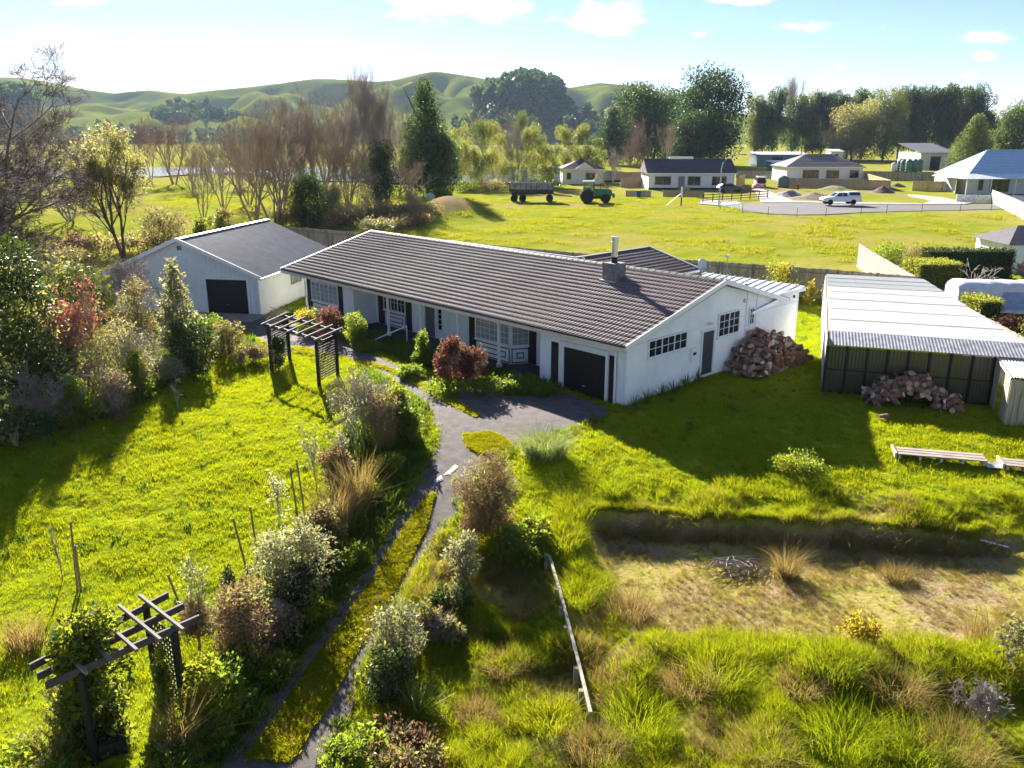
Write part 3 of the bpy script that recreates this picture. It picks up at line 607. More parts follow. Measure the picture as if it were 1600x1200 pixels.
def corrugated(origin, ex, ed, L, run, per=.15, amp=.018):
    ex = np.array(ex, float); ed = np.array(ed, float); ed /= np.linalg.norm(ed); en = np.cross(ed, ex); en = en if en[2] > 0 else -en
    n = int(L / per * 6) + 1; xs = np.linspace(0, L, n); h = amp * np.cos(2 * np.pi * xs / per); V = [np.array(origin) + np.outer(xs, ex) + ed * d + np.outer(h, en) for d in (0, run / 2, run)]
    q = np.arange(3 * n).reshape(3, n); return np.concatenate(V), np.stack([q[:-1, :-1], q[1:, :-1], q[1:, 1:], q[:-1, 1:]], -1).reshape(-1, 4)

# ------------------------------------------------------------------ the main house
HRZ = math.atan2(-aax[1], -aax[0])
house = thing('weatherboard_house', 'long low white weatherboard house with brown tiled roof, veranda and built-in garage', 'house', (HC[0], HC[1], 0), HRZ)
EZ, EY, RZ_, RY = 2.58, -.38, 4.38, 6.5
X0, X1 = -27.0, .32
UX, NF = (1, 0, 0), (0, -1, 0)
zr = lambda y: EZ + (RZ_ - EZ) * (y - EY) / (RY - EY)
# walls
siding((-24.6, 0), (-19.6, 0), -.25, [(0, 2.55), (5, 2.55)]).build('front_wall', white, house)
siding((-4.75, 0), (0, 0), -.25, [(0, 2.55), (4.75, 2.55)]).build('front_wall', white, house)
siding((-19.58, 1.5), (-4.77, 1.5), .12, [(0, 2.9), (14.81, 2.9)]).build('veranda_wall', white, house)
siding((-19.6, .0), (-19.6, 1.5), -.25, [(0, 2.6), (1.5, 2.9)]).build('return_wall', white, house)
siding((-4.75, 1.5), (-4.75, .0), -.25, [(0, 2.9), (1.5, 2.6)]).build('return_wall', white, house)
siding((0, 0), (0, 13.8), -.3, [(0, 2.6), (.0, zr(0) - .1), (6.5, RZ_ - .1), (12.0, 2.86), (13.8, 3.08)]).build('gable_wall', white, house)
siding((-24.6, 13), (-24.6, 0), -.3, [(0, 2.6), (6.5, RZ_ - .1), (13, zr(0) - .1)]).build('gable_wall', white, house)
siding((0, 13.8), (-24.6, 13.8), -.3, [(0, 3.0), (24.6, 2.4)]).build('rear_wall', white, house)
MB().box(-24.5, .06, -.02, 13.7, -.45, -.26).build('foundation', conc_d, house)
for x_ in (-24.6, -19.6, -4.75): MB().box(x_ - .035, x_ + .05, -.045, .06, -.25, 2.5).build('corner_board', trim_w, house)
MB().box(-.05, .04, -.045, .05, -.28, 2.62).build('corner_board', trim_w, house); MB().box(-.02, .04, 13.75, 13.84, -.28, 3.05).build('corner_board', trim_w, house)
MB().box(.029, .045, 0.05, 13.7, 2.42, 2.47).build('gable_band', trim_w, house)
MB().box(.027, .05, 9.75, 9.83, .1, 3.35).build('wall_batten', trim_w, house); MB().box(.027, .06, 8.85, 8.93, .2, 3.6).build('downpipe', trim_w, house)
# veranda
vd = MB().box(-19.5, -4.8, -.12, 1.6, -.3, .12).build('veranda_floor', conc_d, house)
MB().box(-19.55, -4.8, -.3, 1.45, 2.33, 2.37).build('soffit', trim_w, house)
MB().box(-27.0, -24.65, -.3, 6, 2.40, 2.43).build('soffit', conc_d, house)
for s in (16.3, 13.42, 10.46, 7.5):
    p = MB().box(-s - .055, -s + .055, -.055, .055, .12, 2.33); p.build('veranda_post', trim_w, house)
    MB().box(-s - .09, -s + .09, -.09, .09, .12, .32).build('post_base', trim_w, house); MB().box(-s - .085, -s + .085, -.085, .085, 2.2, 2.32).build('post_cap', trim_w, house)
MB().bar((-14.55, -.1, .95), (-15.2, -2.3, .25), .06, .05).bar((-14.55, -.1, .12), (-14.55, -.1, .97), .05, .05).bar((-15.2, -2.3, -.1), (-15.2, -2.3, .27), .05, .05).build('handrail', trim_w, house)
MB().box(-15.5, -13.2, -1.2, -.13, -.2, -.02).box(-15.3, -13.4, -.65, -.14, -.02, .05).build('front_step', conc_d, house)
# roof
roof = MB().ext([(X0, EY, EZ - .16), (X0, EY, EZ), (X0, RY, RZ_), (X0, 12.4, 2.86), (X0, 12.4, 2.7), (X0, RY, RZ_ - .2)], (X1 - X0, 0, 0)).build('roof', tile_d, house)
slope = np.array([0, EY - RY, EZ - RZ_]); run = np.linalg.norm(slope) + .06
tiled(roof, (X0, RY, RZ_), (1, 0, 0), slope, X1 - X0 + .02, run)
rc = MB()
for k in range(68):
    xx = X0 + k * .405; rc.ext([(xx, RY - .16, RZ_ - .0), (xx, RY - .06, RZ_ + .07), (xx, RY + .06, RZ_ + .07), (xx, RY + .16, RZ_ - .01)], (.39 if k < 67 else .2, 0, .012))
rc.build('ridge_cap', tile_d, roof)
MB().box(X0 + .02, X1 - .02, EY - .11, EY - .015, EZ - .20, EZ - .05).box(X0 + .02, X1 - .02, EY - .012, EY + .02, EZ - .23, EZ - .06).build('gutter', cream, roof)
MB().bar((X1 - .0, EY - .05, EZ - .05), (X1 - .0, RY, RZ_ - .03), .05, .22).bar((X1, RY, RZ_ - .03), (X1, 12.3, 2.74), .05, .22).build('barge_board', trim_w, roof)
MB().bar((X0, EY - .05, EZ - .03), (X0, RY, RZ_ - .01), .06, .2).build('barge_board', trim_w, roof)
MB().bar((X1 - .03, EY, EZ + .045), (X1 - .03, RY, RZ_ + .05), .05, .03).build('verge_flashing', trim_w, roof); MB().bar((X0 + .02, EY, EZ + .045), (X0 + .02, RY, RZ_ + .05), .05, .03).build('verge_flashing', trim_w, roof)
# rear skillion of white ribbed metal, rising to the back
wm = M('white_ribbed_metal', (.74, .77, .80), .4, .06, metal=.2)
sk = MB().ext([(-5.8, 9.2, 2.58), (-5.8, 14.1, 3.22), (-5.8, 14.1, 3.10), (-5.8, 9.2, 2.46)], (5.98, 0, 0)).build('rear_roof', wm, house)
for k in range(13):
    xx = -5.7 + k * .46; MB().bar((xx, 9.25, 2.60), (xx, 14.1, 3.235), .05, .07).build('roof_rib', wm, sk)
MB().box(.181, .215, 11.6, 14.15, 2.98, 3.16).build('fascia', trim_w, sk)
MB().tube([(-.35, 9.3, 3.0), (-.35, 9.3, 3.85)], .05, 10).build('vent_pipe', trim_k, house)
# rear wing with its own tiled gable
wg = MB().ext([(-9.4, 7.0, 4.28), (-5.9, 7.0, 3.42), (-5.9, 7.0, 3.26), (-12.6, 7.0, 3.2), (-12.6, 7.0, 3.38)], (0, 6.6, 0)).build('rear_wing_roof', tile_d, house)
tiled(wg, (-9.4, 13.6, 4.30), (0, -1, 0), (3.5, 0, -.86), 6.4, 3.62)
MB().bar((-9.4, 13.62, 4.34), (-5.85, 13.62, 3.45), .06, .16).build('barge_board', trim_w, wg); MB().bar((-5.84, 7.2, 3.36), (-5.84, 13.6, 3.36), .07, .12).build('gutter', trim_w, wg)
MB().bar((-9.4, 7.2, 4.34), (-9.4, 13.6, 4.34), .3, .07).build('ridge_cap', M('greenish_ridge', (.07, .09, .09), .6), wg)
MB().box(-12.4, -6.3, 7.6, 13.3, -.2, 3.22).build('rear_wing_wall', white, house)
MB().bar((-20, 7.3, 4.30), (-9, 7.6, 4.30), .08, .06).build('roof_pipe', trim_w, roof)
# chimney
ch = MB().box(-5.35, -4.55, 4.75, 5.5, 3.6, 4.78).build('chimney', M('rendered_chimney', (.20, .20, .185), .9, .2, scale=6), house)
MB().box(-5.45, -4.45, 4.6, 5.6, 3.66, 3.98).build('flashing', M('lead_flashing', (.42, .42, .42), .6), ch)
MB().lathe([(.15, 0), (.15, .28)], (-4.95, 5.12, 4.78), 18).build('flue_base', trim_k, ch, smooth=False); MB().lathe([(.145, .28), (.145, .95), (.19, .96), (.19, 1.0), (.16, 1.01), (.16, 1.16), (.2, 1.17), (.2, 1.22), (.0, 1.24)], (-4.95, 5.12, 4.78), 18).build('flue', M('flue_steel', (.55, .56, .58), .35, .05, metal=.85), ch)
# front left window, shutters, apron
window(house, (-24.1, 0, 0), UX, NF, 2.95, 1.02, 2.2, 6, 4, mull=(2, 4)); shutter(house, (-24.56, 0, 0), UX, NF, .42, -.05, 2.28); shutter(house, (-21.1, 0, 0), UX, NF, .42, -.05, 2.28); apron(house, (-24.1, 0, 0), UX, NF, 2.95, .05, .95)
# veranda window, door, slit window, bay
VW = 1.5
window(house, (-18.75, VW, 0), UX, NF, 2.05, 1.02, 2.05, 6, 2, gl=glass, curtain=False, mull=(2, 4)); shutter(house, (-19.3, VW, 0), UX, NF, .52, .14, 2.15); shutter(house, (-16.65, VW, 0), UX, NF, .5, .14, 2.15); apron(house, (-18.75, VW, 0), UX, NF, 2.05, .16, .95)
fd = MB(); wbox(fd, (-15.0, VW, 0), UX, NF, 0, .08, 0, .08, .12, 2.2); wbox(fd, (-15.0, VW, 0), UX, NF, .92, 1.0, 0, .08, .12, 2.2); wbox(fd, (-15.0, VW, 0), UX, NF, .08, .92, 0, .08, 2.12, 2.2); fd.build('door_frame', trim_w, house)
dr = MB(); wbox(dr, (-14.92, VW, 0), UX, NF, 0, .84, .0, .045, .14, 2.12); dro = dr.build('front_door', M('security_screen', (.16, .165, .19), .5, .15, scale=20), house)
k_ = MB()
for i in range(7): wbox(k_, (-14.92, VW, 0), UX, NF, .1 + i * .106, .112 + i * .106, .046, .056, .2, 2.05)
k_.build('screen_bars', M('screen_bar', (.10, .10, .12), .5), dro); MB().lathe([(.0, 0), (.03, .01), (.03, .05), (0, .06)], (-14.18, VW - .1, 1.05), 10, 'y').build('door_handle', iron, dro)
window(house, (-13.85, VW, 0), UX, NF, .42, .6, 2.1, 1, 5, gl=glass, curtain=False)
shutter(house, (-11.3, VW, 0), UX, NF, .48, .14, 2.2); shutter(house, (-7.0, VW, 0), UX, NF, .5, .14, 2.2)
bay = MB().ext([(-10.75, VW, .12), (-9.95, .72, .12), (-7.45, .72, .12), (-7.02, VW, .12)], (0, 0, 2.2)).build('bay_window', trim_w, house)
window(bay, (-9.93, .72, 0), UX, NF, 2.46, 1.0, 2.25, 7, 4, mull=(), bar=.02); apron(bay, (-9.93, .72, 0), UX, NF, 2.46, .16, .93)
e = Vector((-7.02 + 7.45, VW - .72, 0)); el = e.length; e.normalize(); en_ = Vector((e.y, -e.x, 0))
window(bay, (-7.45, .72, 0), e, en_, el, 1.0, 2.25, 3, 4, bar=.02); apron(bay, (-7.45, .72, 0), e, en_, el, .16, .93)
# garage end
gd = MB(); wbox(gd, (-3.6, 0, 0), UX, NF, 0, .28, .03, .10, -.2, 2.12); wbox(gd, (-3.6, 0, 0), UX, NF, 2.62, 2.75, .03, .10, -.2, 2.12); wbox(gd, (-3.6, 0, 0), UX, NF, .28, 2.62, .03, .10, 1.9, 2.12); gd.build('door_surround', trim_w, house)
roller(house, (-3.31, 0, 0), UX, (0, -1, 0), 2.32, -.2, 1.9, rdoor).location = (0, -.045, 0)
shutter(house, (-4.08, 0, 0), UX, NF, .42, -.15, 1.98); shutter(house, (-.8, 0, 0), UX, NF, .36, -.15, 1.98)
MB().tube([(-.42, -.38, 2.38), (-.42, -.14, 2.2), (-.42, -.14, -.25)], .045, 8).build('downpipe', trim_w, house); MB().tube([(-24.75, -.38, 2.4), (-24.72, -.1, 2.15), (-24.72, -.1, -.2)], .045, 8).build('downpipe', trim_w, house)
# gable end openings
UG, NG = (0, 1, 0), (1, 0, 0)
window(house, (0.02, 1.35, 0), UG, NG, 2.75, 1.72, 2.5, 6, 2, gl=glass, curtain=False, mull=(2, 4)); window(house, (0.02, 6.5, 0), UG, NG, 1.75, 1.75, 2.85, 4, 3, gl=glass, curtain=False, mull=(2,)); window(house, (0.02, 9.12, 0), UG, NG, .42, 1.95, 2.75, 2, 3, gl=glass, curtain=False, fr=.04)
sdm = MB(); wbox(sdm, (0.0, 5.25, 0), UG, NG, 0, .08, .03, .09, .2, 2.3); wbox(sdm, (0, 5.25, 0), UG, NG, .95, 1.08, .03, .09, .2, 2.3); wbox(sdm, (0, 5.25, 0), UG, NG, .08, .95, .03, .09, 2.2, 2.3); sdm.build('door_frame', trim_w, house)
wbox(MB(), (0, 5.33, 0), UG, NG, 0, .87, .03, .05, .2, 2.2).build('side_door', M('grey_door', (.05, .052, .065), .5), house)
mbx = MB(); wbox(mbx, (0, 4.45, 0), UG, NG, 0, .42, .03, .13, 1.05, 1.62); mo = mbx.build('meter_box', trim_w, house); wbox(MB(), (0, 4.45, 0), UG, NG, .1, .34, .131, .135, 1.3, 1.42).build('meter_glass', glass, mo)
MB().lathe([(.0, 0), (.09, .01), (.11, .1), (.02, .16)], (.14, 5.75, 2.48), 12).build('wall_light', M('lamp_glass', (.75, .75, .72), .2), house); MB().box(.03, .12, 8.55, 8.66, 3.1, 3.28).build('vent_box', cream, house)
MB().lathe([(.0, 0), (.05, .0), (.05, .14), (0, .15)], (.12, 13.2, 2.72), 10).build('security_light', trim_k, house)
# dish and aerial on the back slope of the roof
def hw3(x, y, z): p = HC - aax * x + bax * y; return Vector((p[0], p[1], z))
ds_ = thing('satellite_dish', 'round grey satellite dish standing behind the roof ridge', 'satellite dish', hw3(-2.4, 8.6, 3.95), HRZ)
prof = [(r_ * .04, .25 * (r_ * .04) ** 2) for r_ in range(0, 9)]
d_ = MB().lathe([(max(r_, .002), h) for r_, h in prof] + [(.32, .055), (.28, .03), (.002, .01)], (0, 0, 0), 24); do = d_.build('dish', M('dish_grey', (.55, .56, .60), .45, .05), ds_, smooth=True); do.location = (0, 0, .62); do.rotation_euler = (R(78), 0, R(85))
MB().bar((0, 0, -.1), (0, 0, .6), .05, .05).bar((0, 0, .2), (-.4, .1, -.02), .03, .03).build('mast', iron, ds_); MB().bar((.1, 0, .45), (.52, -.16, .62), .025, .025).box(.5, .58, -.2, -.12, .58, .68).build('feed_arm', iron, ds_)
ae = thing('roof_aerial', 'thin metal tripod aerial beside the satellite dish', 'aerial', hw3(-1.0, 8.6, 3.85), HRZ)
MB().tube([(0, 0, 0), (0, 0, 1.25)], .018, 6).build('mast', iron, ae)
for a in (0, 2.1, 4.2): MB().tube([(0, 0, .75), (.6 * math.cos(a), .6 * math.sin(a), -.15)], .013, 5).build('leg', iron, ae)
MB().box(-.06, .06, -.06, .06, 1.22, 1.36).build('head', trim_w, ae)

# ------------------------------------------------------------------ detached garage
gk = gz(407, 492, 0.0); gd_ = np.array([.168, .986]); gw_ = np.array([.986, -.168]); GRZ = math.atan2(gw_[1], gw_[0])
gar = thing('detached_garage', 'white gabled garage with grey corrugated roof and wide black door', 'garage', (gk[0], gk[1], 0), GRZ)
GW, GD, GE, GR = 9.7, 11.6, 2.45, 4.5
vg = M('garage_cladding', (.78, .78, .77), .65, .04)
def vgroove(A, B, z0, top, pitch=.3):
    m = siding(A, B, z0, top, pitch=6, thick=.1); A = np.array(A); B = np.array(B); Lw = np.linalg.norm(B - A); U = (B - A) / Lw; n = (U[1], -U[0], 0); k = .15
    while k < Lw: 
        zt_ = float(np.interp(k, [t[0] for t in top], [t[1] for t in top])); wbox(m, (*A, 0), (*U, 0), n, k - .01, k + .01, .0, .03, z0, zt_ - .03); k += pitch
    return m
vgroove((-GW, 0), (0, 0), -.1, [(0, GE), (GW / 2, GR), (GW, GE)]).build('front_wall', vg, gar)
siding((0, 0), (0, GD), -.1, [(0, GE), (GD, GE)]).build('side_wall', white, gar); siding((-GW, GD), (-GW, 0), -.1, [(0, GE), (GD, GE)]).build('side_wall', white, gar); vgroove((0, GD), (-GW, GD), -.1, [(0, GE), (GW / 2, GR), (GW, GE)]).build('rear_wall', vg, gar)
roof_g = M('grey_corrugated_roof', (.17, .175, .20), .55, .12, scale=1.5, metal=.15)
grf = MB().ext([(-GW - .35, -.38, GE - .2), (-GW / 2, -.38, GR - .02), (.35, -.38, GE - .2), (.35, -.38, GE - .24), (-GW / 2, -.38, GR - .08), (-GW - .35, -.38, GE - .24)], (0, GD + .7, 0)).build('roof', trim_w, gar)
for sgn in (1, -1):
    ex_ = (0, 1, 0); ed_ = np.array([sgn * (GW / 2 + .36), 0, -(GR - GE + .17)]); V, Fq = corrugated((-GW / 2, -.36, GR + .04), ex_, ed_, GD + .68, np.linalg.norm(ed_) + .03, .17, .02); obj('roof_sheet', mesh_np('roof_sheet', V, Fq), roof_g, grf)
MB().bar((-GW / 2, -.42, GR + .05), (-GW / 2, GD + .36, GR + .05), .36, .05).build('ridge_cap', M('garage_ridge', (.45, .46, .48), .5, metal=.3), grf)
MB().bar((-GW - .36, -.40, GE - .13), (-GW / 2, -.40, GR + .03), .05, .22).bar((-GW / 2, -.40, GR + .03), (.38, -.40, GE - .13), .05, .22).build('barge_board', trim_w, grf); MB().box(.36, .47, -.38, GD + .3, GE - .27, GE - .14).build('gutter', trim_w, grf)
roller(gar, (-3.35, -.05, 0), UX, NF, 2.65, 0, 2.12, rdoor); gs = MB(); wbox(gs, (-3.5, 0, 0), UX, NF, 0, .14, .03, .1, -.05, 2.25); wbox(gs, (-3.5, 0, 0), UX, NF, 2.81, 2.95, .03, .1, -.05, 2.25); wbox(gs, (-3.5, 0, 0), UX, NF, .14, 2.81, .03, .1, 2.13, 2.25); gs.build('door_surround', trim_w, gar)
MB().box(-.06, .06, -.07, .05, -.1, 2.3).build('corner_board', trim_w, gar)
window(gar, (.03, 4.6, 0), UG, NG, 1.5, 1.15, 2.1, 2, 1, frm=iron); MB().box(-5.05, -4.75, -.06, -.028, 3.85, 4.1).build('gable_vent', M('vent_timber', (.25, .24, .2), .8), gar)
MB().box(-9.9, .5, -2.2, -.05, -.25, .055).build('concrete_apron', M('apron_concrete', (.26, .24, .22), .9, .15), gar)

# ------------------------------------------------------------------ polycarbonate shed
def xyz(p, z): return np.array([p[0], p[1], z])
A_, B_, C_, D_ = [gz(u, v, 2.35) for u, v in ((1295, 518), (1606, 538.5), (1444, 437), (1291.5, 429))]   # near-left, near-right, far-right, far-left
shed = thing('clear_roof_shed', 'low shed with white translucent sheet roof and dark mesh front wall', 'shed', (A_[0], A_[1], 0))
O = np.array([A_[0], A_[1], 0.0])
def sp_(i, j): return (A_ * (1 - j) + D_ * j) * (1 - i) + (B_ * (1 - j) + C_ * j) * i - O
def SHEET(name, col, tr, tl):
    m = bpy.data.materials.new(name); nt, N, L = nodes_of(m); out = N.new('ShaderNodeOutputMaterial'); b = N.new('ShaderNodeBsdfPrincipled'); t = N.new('ShaderNodeBsdfTranslucent'); tp = N.new('ShaderNodeBsdfTransparent'); a1 = N.new('ShaderNodeMixShader'); a2 = N.new('ShaderNodeMixShader')
    tc_ = N.new('ShaderNodeTexCoord'); nz = N.new('ShaderNodeTexNoise'); nz.inputs['Scale'].default_value = 1.1; nz.inputs['Detail'].default_value = 6; L.new(tc_.outputs['Object'], nz.inputs['Vector'])
    mx = N.new('ShaderNodeMix'); mx.data_type = 'RGBA'; mx.inputs[6].default_value = (*col, 1); mx.inputs[7].default_value = (*[c * .8 for c in col], 1); L.new(nz.outputs[0], mx.inputs[0])
    b.inputs['Roughness'].default_value = .3; b.inputs['Specular IOR Level'].default_value = .8; L.new(mx.outputs[2], b.inputs['Base Color']); L.new(mx.outputs[2], t.inputs[0]); a1.inputs[0].default_value = tl; L.new(b.outputs[0], a1.inputs[1]); L.new(t.outputs[0], a1.inputs[2]); a2.inputs[0].default_value = tr; L.new(a1.outputs[0], a2.inputs[1]); L.new(tp.outputs[0], a2.inputs[2]); L.new(a2.outputs[0], out.inputs[0]); return m
sh_w = SHEET('white_sheet', (.80, .80, .78), .02, .35); sh_g = SHEET('clear_sheet', (.58, .60, .60), .12, .35)
sroof = MB()
for i in range(5): a, b = sp_(i / 4, 0), sp_(i / 4, 1); sroof.bar(a - [0, 0, .08], b - [0, 0, .08], .06, .1)
for j in range(9): a, b = sp_(0, j / 8), sp_(1, j / 8); sroof.bar(a - [0, 0, .19], b - [0, 0, .19], .06, .1)
sroof_o = sroof.build('roof_frame', M('shed_timber', (.20, .15, .10), .9), shed)
rows = [0, .165, .33, .49, .63, .74, .83, .915, 1.0]
for j in range(8):
    for i in range(4):
        a, b, c, d = sp_(i / 4 - (.012 if i else 0), rows[j]), sp_((i + 1) / 4, rows[j]), sp_((i + 1) / 4, rows[j + 1] + .012), sp_(i / 4 - (.012 if i else 0), rows[j + 1] + .012); z = .004 * (j % 2) + .006 * (i % 2)
        n = 14; V = []
        for w_ in range(2):
            for k in range(n * 2 + 1):
                f = k / (2 * n); p = (a if w_ == 0 else d) * (1 - f) + (b if w_ == 0 else c) * f; V.append(p + [0, 0, z + .035 * (1 - w_) + (.006 if k % 2 else 0)])
        q_ = [(k, k + 1, 2 * n + 1 + k + 1, 2 * n + 1 + k) for k in range(2 * n)]; MB().add(V, q_).build('roof_sheet', sh_g if j in (4, 5, 6, 7) and (j != 4) else sh_w, sroof_o)
fe = (B_ - A_); fl = np.linalg.norm(fe); fe = fe / fl; fn = np.array([fe[1], -fe[0], 0.0])
ap_run = 1.35; V, Fq = corrugated((fe * .0 + [0, 0, 2.405]), fe, fn * ap_run + np.array([0, 0, -.30]), fl, 1.42, .13, .009); obj('apron_sheet', mesh_np('apron_sheet', V, Fq), M('galvanised_sheet', (.27, .28, .31), .5, .2, metal=.15), sroof_o)
FO = fn * 1.25 - fe * .12                   # front wall line, in front of the roof edge
cloth = SHEET('shade_cloth', (.03, .031, .028), .04, .1); zt_ = 2.02
for k in range(9):
    p = FO + fe * (.06 + (6.35 / 8) * k); MB().bar(p + [0, 0, -.1], p + [0, 0, zt_], .09, .09).build('wall_post', trim_k, shed)
for (a, b, nm) in ((.03, .98, 'mesh_panel'), (1.04, 2.0, 'mesh_panel')):
    for k in range(8):
        p = FO + fe * (.115 + (6.35 / 8) * k); w_ = 6.35 / 8 - .11; m = MB(); n = 10
        V = [p + fe * (w_ * i / n) + fn * (.012 * (i % 2)) + np.array([0, 0, zz]) for zz in (a, b) for i in range(n + 1)]; m.add(V, [(i, i + 1, n + 2 + i, n + 1 + i) for i in range(n)]).build(nm, cloth, shed)
MB().bar(FO + [0, 0, 1.01], FO + fe * 6.45 + [0, 0, 1.01], .05, .06).build('wall_rail', trim_k, shed); MB().bar(FO + fn * .06 + [0, 0, 0], FO + fn * .06 + fe * 6.4 + [0, 0, 0], .05, .14).build('base_board', trim_k, shed)
dl = (D_ - A_); L_s = np.linalg.norm(dl); dl = dl / L_s; ln_ = np.array([-dl[1], dl[0], 0])
V, Fq = corrugated(FO * 0 + [0, 0, 2.33] + ln_ * .06 - dl * 1.2, dl, (0, 0, -1), L_s + 1.2, 2.4, .15, .012); obj('side_wall', mesh_np('side_wall', V, Fq), M('pale_side_sheet', (.66, .67, .66), .6), shed)
pr = sp_(1, 0); dr_ = (C_ - B_); Lr = np.linalg.norm(dr_); dr_ = dr_ / Lr; V, Fq = corrugated(pr + [0, 0, -.06], dr_, (0, 0, -1), Lr, 2.35, .15, .012); obj('side_wall', mesh_np('side_wall', V, Fq), _mats['pale_side_sheet'], shed)
pb = sp_(0, 1); db_ = (C_ - D_); Lb = np.linalg.norm(db_); db_ = db_ / Lb; V, Fq = corrugated(pb + [0, 0, -.06], db_, (0, 0, -1), Lb, 2.4, .15, .012); obj('rear_wall', mesh_np('rear_wall', V, Fq), _mats['pale_side_sheet'], shed)
# timber lean-to at its end
grey_t = M('weathered_board', (.40, .35, .26), .85, .2, scale=1.5, stretch=(6, 6, .8), bump=.2)
lt = thing('timber_lean_to', 'small timber lean-to with open side built onto the mesh-walled shed', 'lean-to', tuple(O + FO + fe * 6.5))
k0 = np.zeros(3)
V, Fq = corrugated(fn * -.1 + [0, 0, 2.02], fe, fn * 2.45 + np.array([0, 0, -.16]), 4.0, 2.5, .11, .014); obj('roof', mesh_np('roof', V, Fq), M('pale_galvanised', (.60, .64, .66), .4, .06, metal=.4), lt)
MB().bar(fe * -.0 + [0, 0, 1.94], fn * 2.36 + [0, 0, 1.78], .05, .09).build('fascia', M('pine_trim', (.55, .42, .34), .8), lt)
for i in range(4): p = fn * (.08 + i * .17); MB().bar(p + [0, 0, -.1], p + [0, 0, 1.9], .16, .03, up=tuple(fe)).build('board', grey_t, lt)
for i in range(5): p = fn * (1.62 + i * .165); MB().bar(p + [0, 0, -.25], p + [0, 0, 1.80 - .02 * i], .155, .03, up=tuple(fe)).build('board', grey_t, lt)
for i in range(18): p = fn * 2.4 + fe * (.1 + i * .2); MB().bar(p + [0, 0, -.25], p + [0, 0, 1.76], .185, .03, up=tuple(fn)).build('board', grey_t, lt)
MB().bar(fn * .0 + fe * .8 + [0, 0, -.1], fe * .8 + [0, 0, 1.9], .1, .1).bar(fn * 2.3 + fe * .06 + [0, 0, -.25], fn * 2.3 + fe * .06 + [0, 0, 1.76], .09, .09).build('post', grey_t, lt)

# ------------------------------------------------------------------ firewood
bark = M('log_bark', (.24, .13, .09), .95, .3, scale=9, bump=.6, bscale=25); wood_end = M('split_log_face', (.55, .38, .26), .9, .25, scale=8, col2=(.34, .20, .14)); grey_log = M('grey_split_log', (.58, .52, .42), .9, .2, scale=8)
def logmesh(seed, L, r, wedge):
    q_ = random.Random(seed); n = 9; ring = []
    for k in range(n):
        a = 2 * math.pi * k / n
        if wedge and a > math.pi * 1.05: continue
        ring.append((r * math.cos(a) * q_.uniform(.88, 1.08), r * math.sin(a) * q_.uniform(.88, 1.08)))
    m = MB(); m.ext([(x_, y_, -L / 2) for x_, y_ in ring], (q_.uniform(-.02, .02), q_.uniform(-.02, .02), L)); me = m.mesh('firewood_log'); me.materials.append(bark); me.materials.append(wood_end if seed % 3 else grey_log); nr = len(ring)
    for i, p in enumerate(me.polygons): p.material_index = 1 if i < 2 or (wedge and i == 1 + nr) else 0
    return me
logs = [logmesh(i, [.38, .44, .36, .52, .40, .46][i], [.115, .135, .105, .125, .15, .11][i], i % 2 == 0) for i in range(6)]
def log(me, p, d, spin, label, group, s=1.0):
    o = obj('firewood_log', me); o.location = p; o.rotation_mode = 'QUATERNION'; o.rotation_quaternion = Vector(d).to_track_quat('Z', 'Y') @ Euler((0, 0, spin)).to_quaternion(); o.scale = (s, s, s); tag(o, label, 'firewood', group)
LA = 'split firewood log in the heap against the white gable wall'; LB = 'split firewood log in the heap against the dark mesh shed wall'
q_ = random.Random(4)
for i in range(16):
    for j in range(6):
        y_ = 7.3 + i * .31; x_ = .3 + j * .30; e_ = 1 - ((i - 7.5) / 8.8) ** 2; hmax = 1.78 * max(0, e_) ** .6 * (1 - (j / 6.6) ** 2.6)
        kk = int(hmax / .29)
        for k in range(kk):
            shell = (k >= kk - 2) or j >= 5
            if not shell or q_.random() < .02: continue
            up = j >= 5 and q_.random() < .6; g0 = hw3(x_ + q_.uniform(-.06, .06), y_ + q_.uniform(-.06, .06), 0); zz = float(tz(g0.x, g0.y)) + .15 + k * .28 + q_.uniform(-.03, .03)
            d_ = (q_.uniform(-.25, .25), q_.uniform(-.25, .25), 1) if up else (q_.uniform(-1, 1), q_.uniform(-1, 1), q_.uniform(-.3, .5)); log(logs[q_.randrange(6)], (g0.x, g0.y, zz), d_, q_.uniform(0, 6), LA, 'firewood against the house')
c2_ = O + FO + fe * 3.55 + fn * .95
for i in range(12):
    for j in range(6):
        u_ = -1.75 + i * .3; v_ = -.75 + j * .28; e_ = 1 - (u_ / 2.0) ** 2 - (max(v_, 0) / 1.35) ** 2; hmax = 1.28 * max(0, e_) ** .75 * (1.0 if u_ < .6 else .62); kk = int(hmax / .24 + .4)
        for k in range(kk):
            if k < kk - 2 and v_ < .7: continue
            if q_.random() < .04: continue
            p = c2_ + fe * (u_ + q_.uniform(-.07, .07)) + fn * (v_ + q_.uniform(-.07, .07)); log(logs[q_.randrange(6)], (p[0], p[1], float(tz(p[0], p[1])) + .12 + k * .23 + q_.uniform(-.03, .03)), (q_.uniform(-1, 1), q_.uniform(-1, 1), q_.uniform(-.5, .7)), q_.uniform(0, 6), LB, 'firewood against the shed')
log(logs[4], tuple(P(1379, 656) + [0, 0, .1]), (1, .2, .1), 0, 'single short log lying on the grass before the shed firewood', 'stray logs')

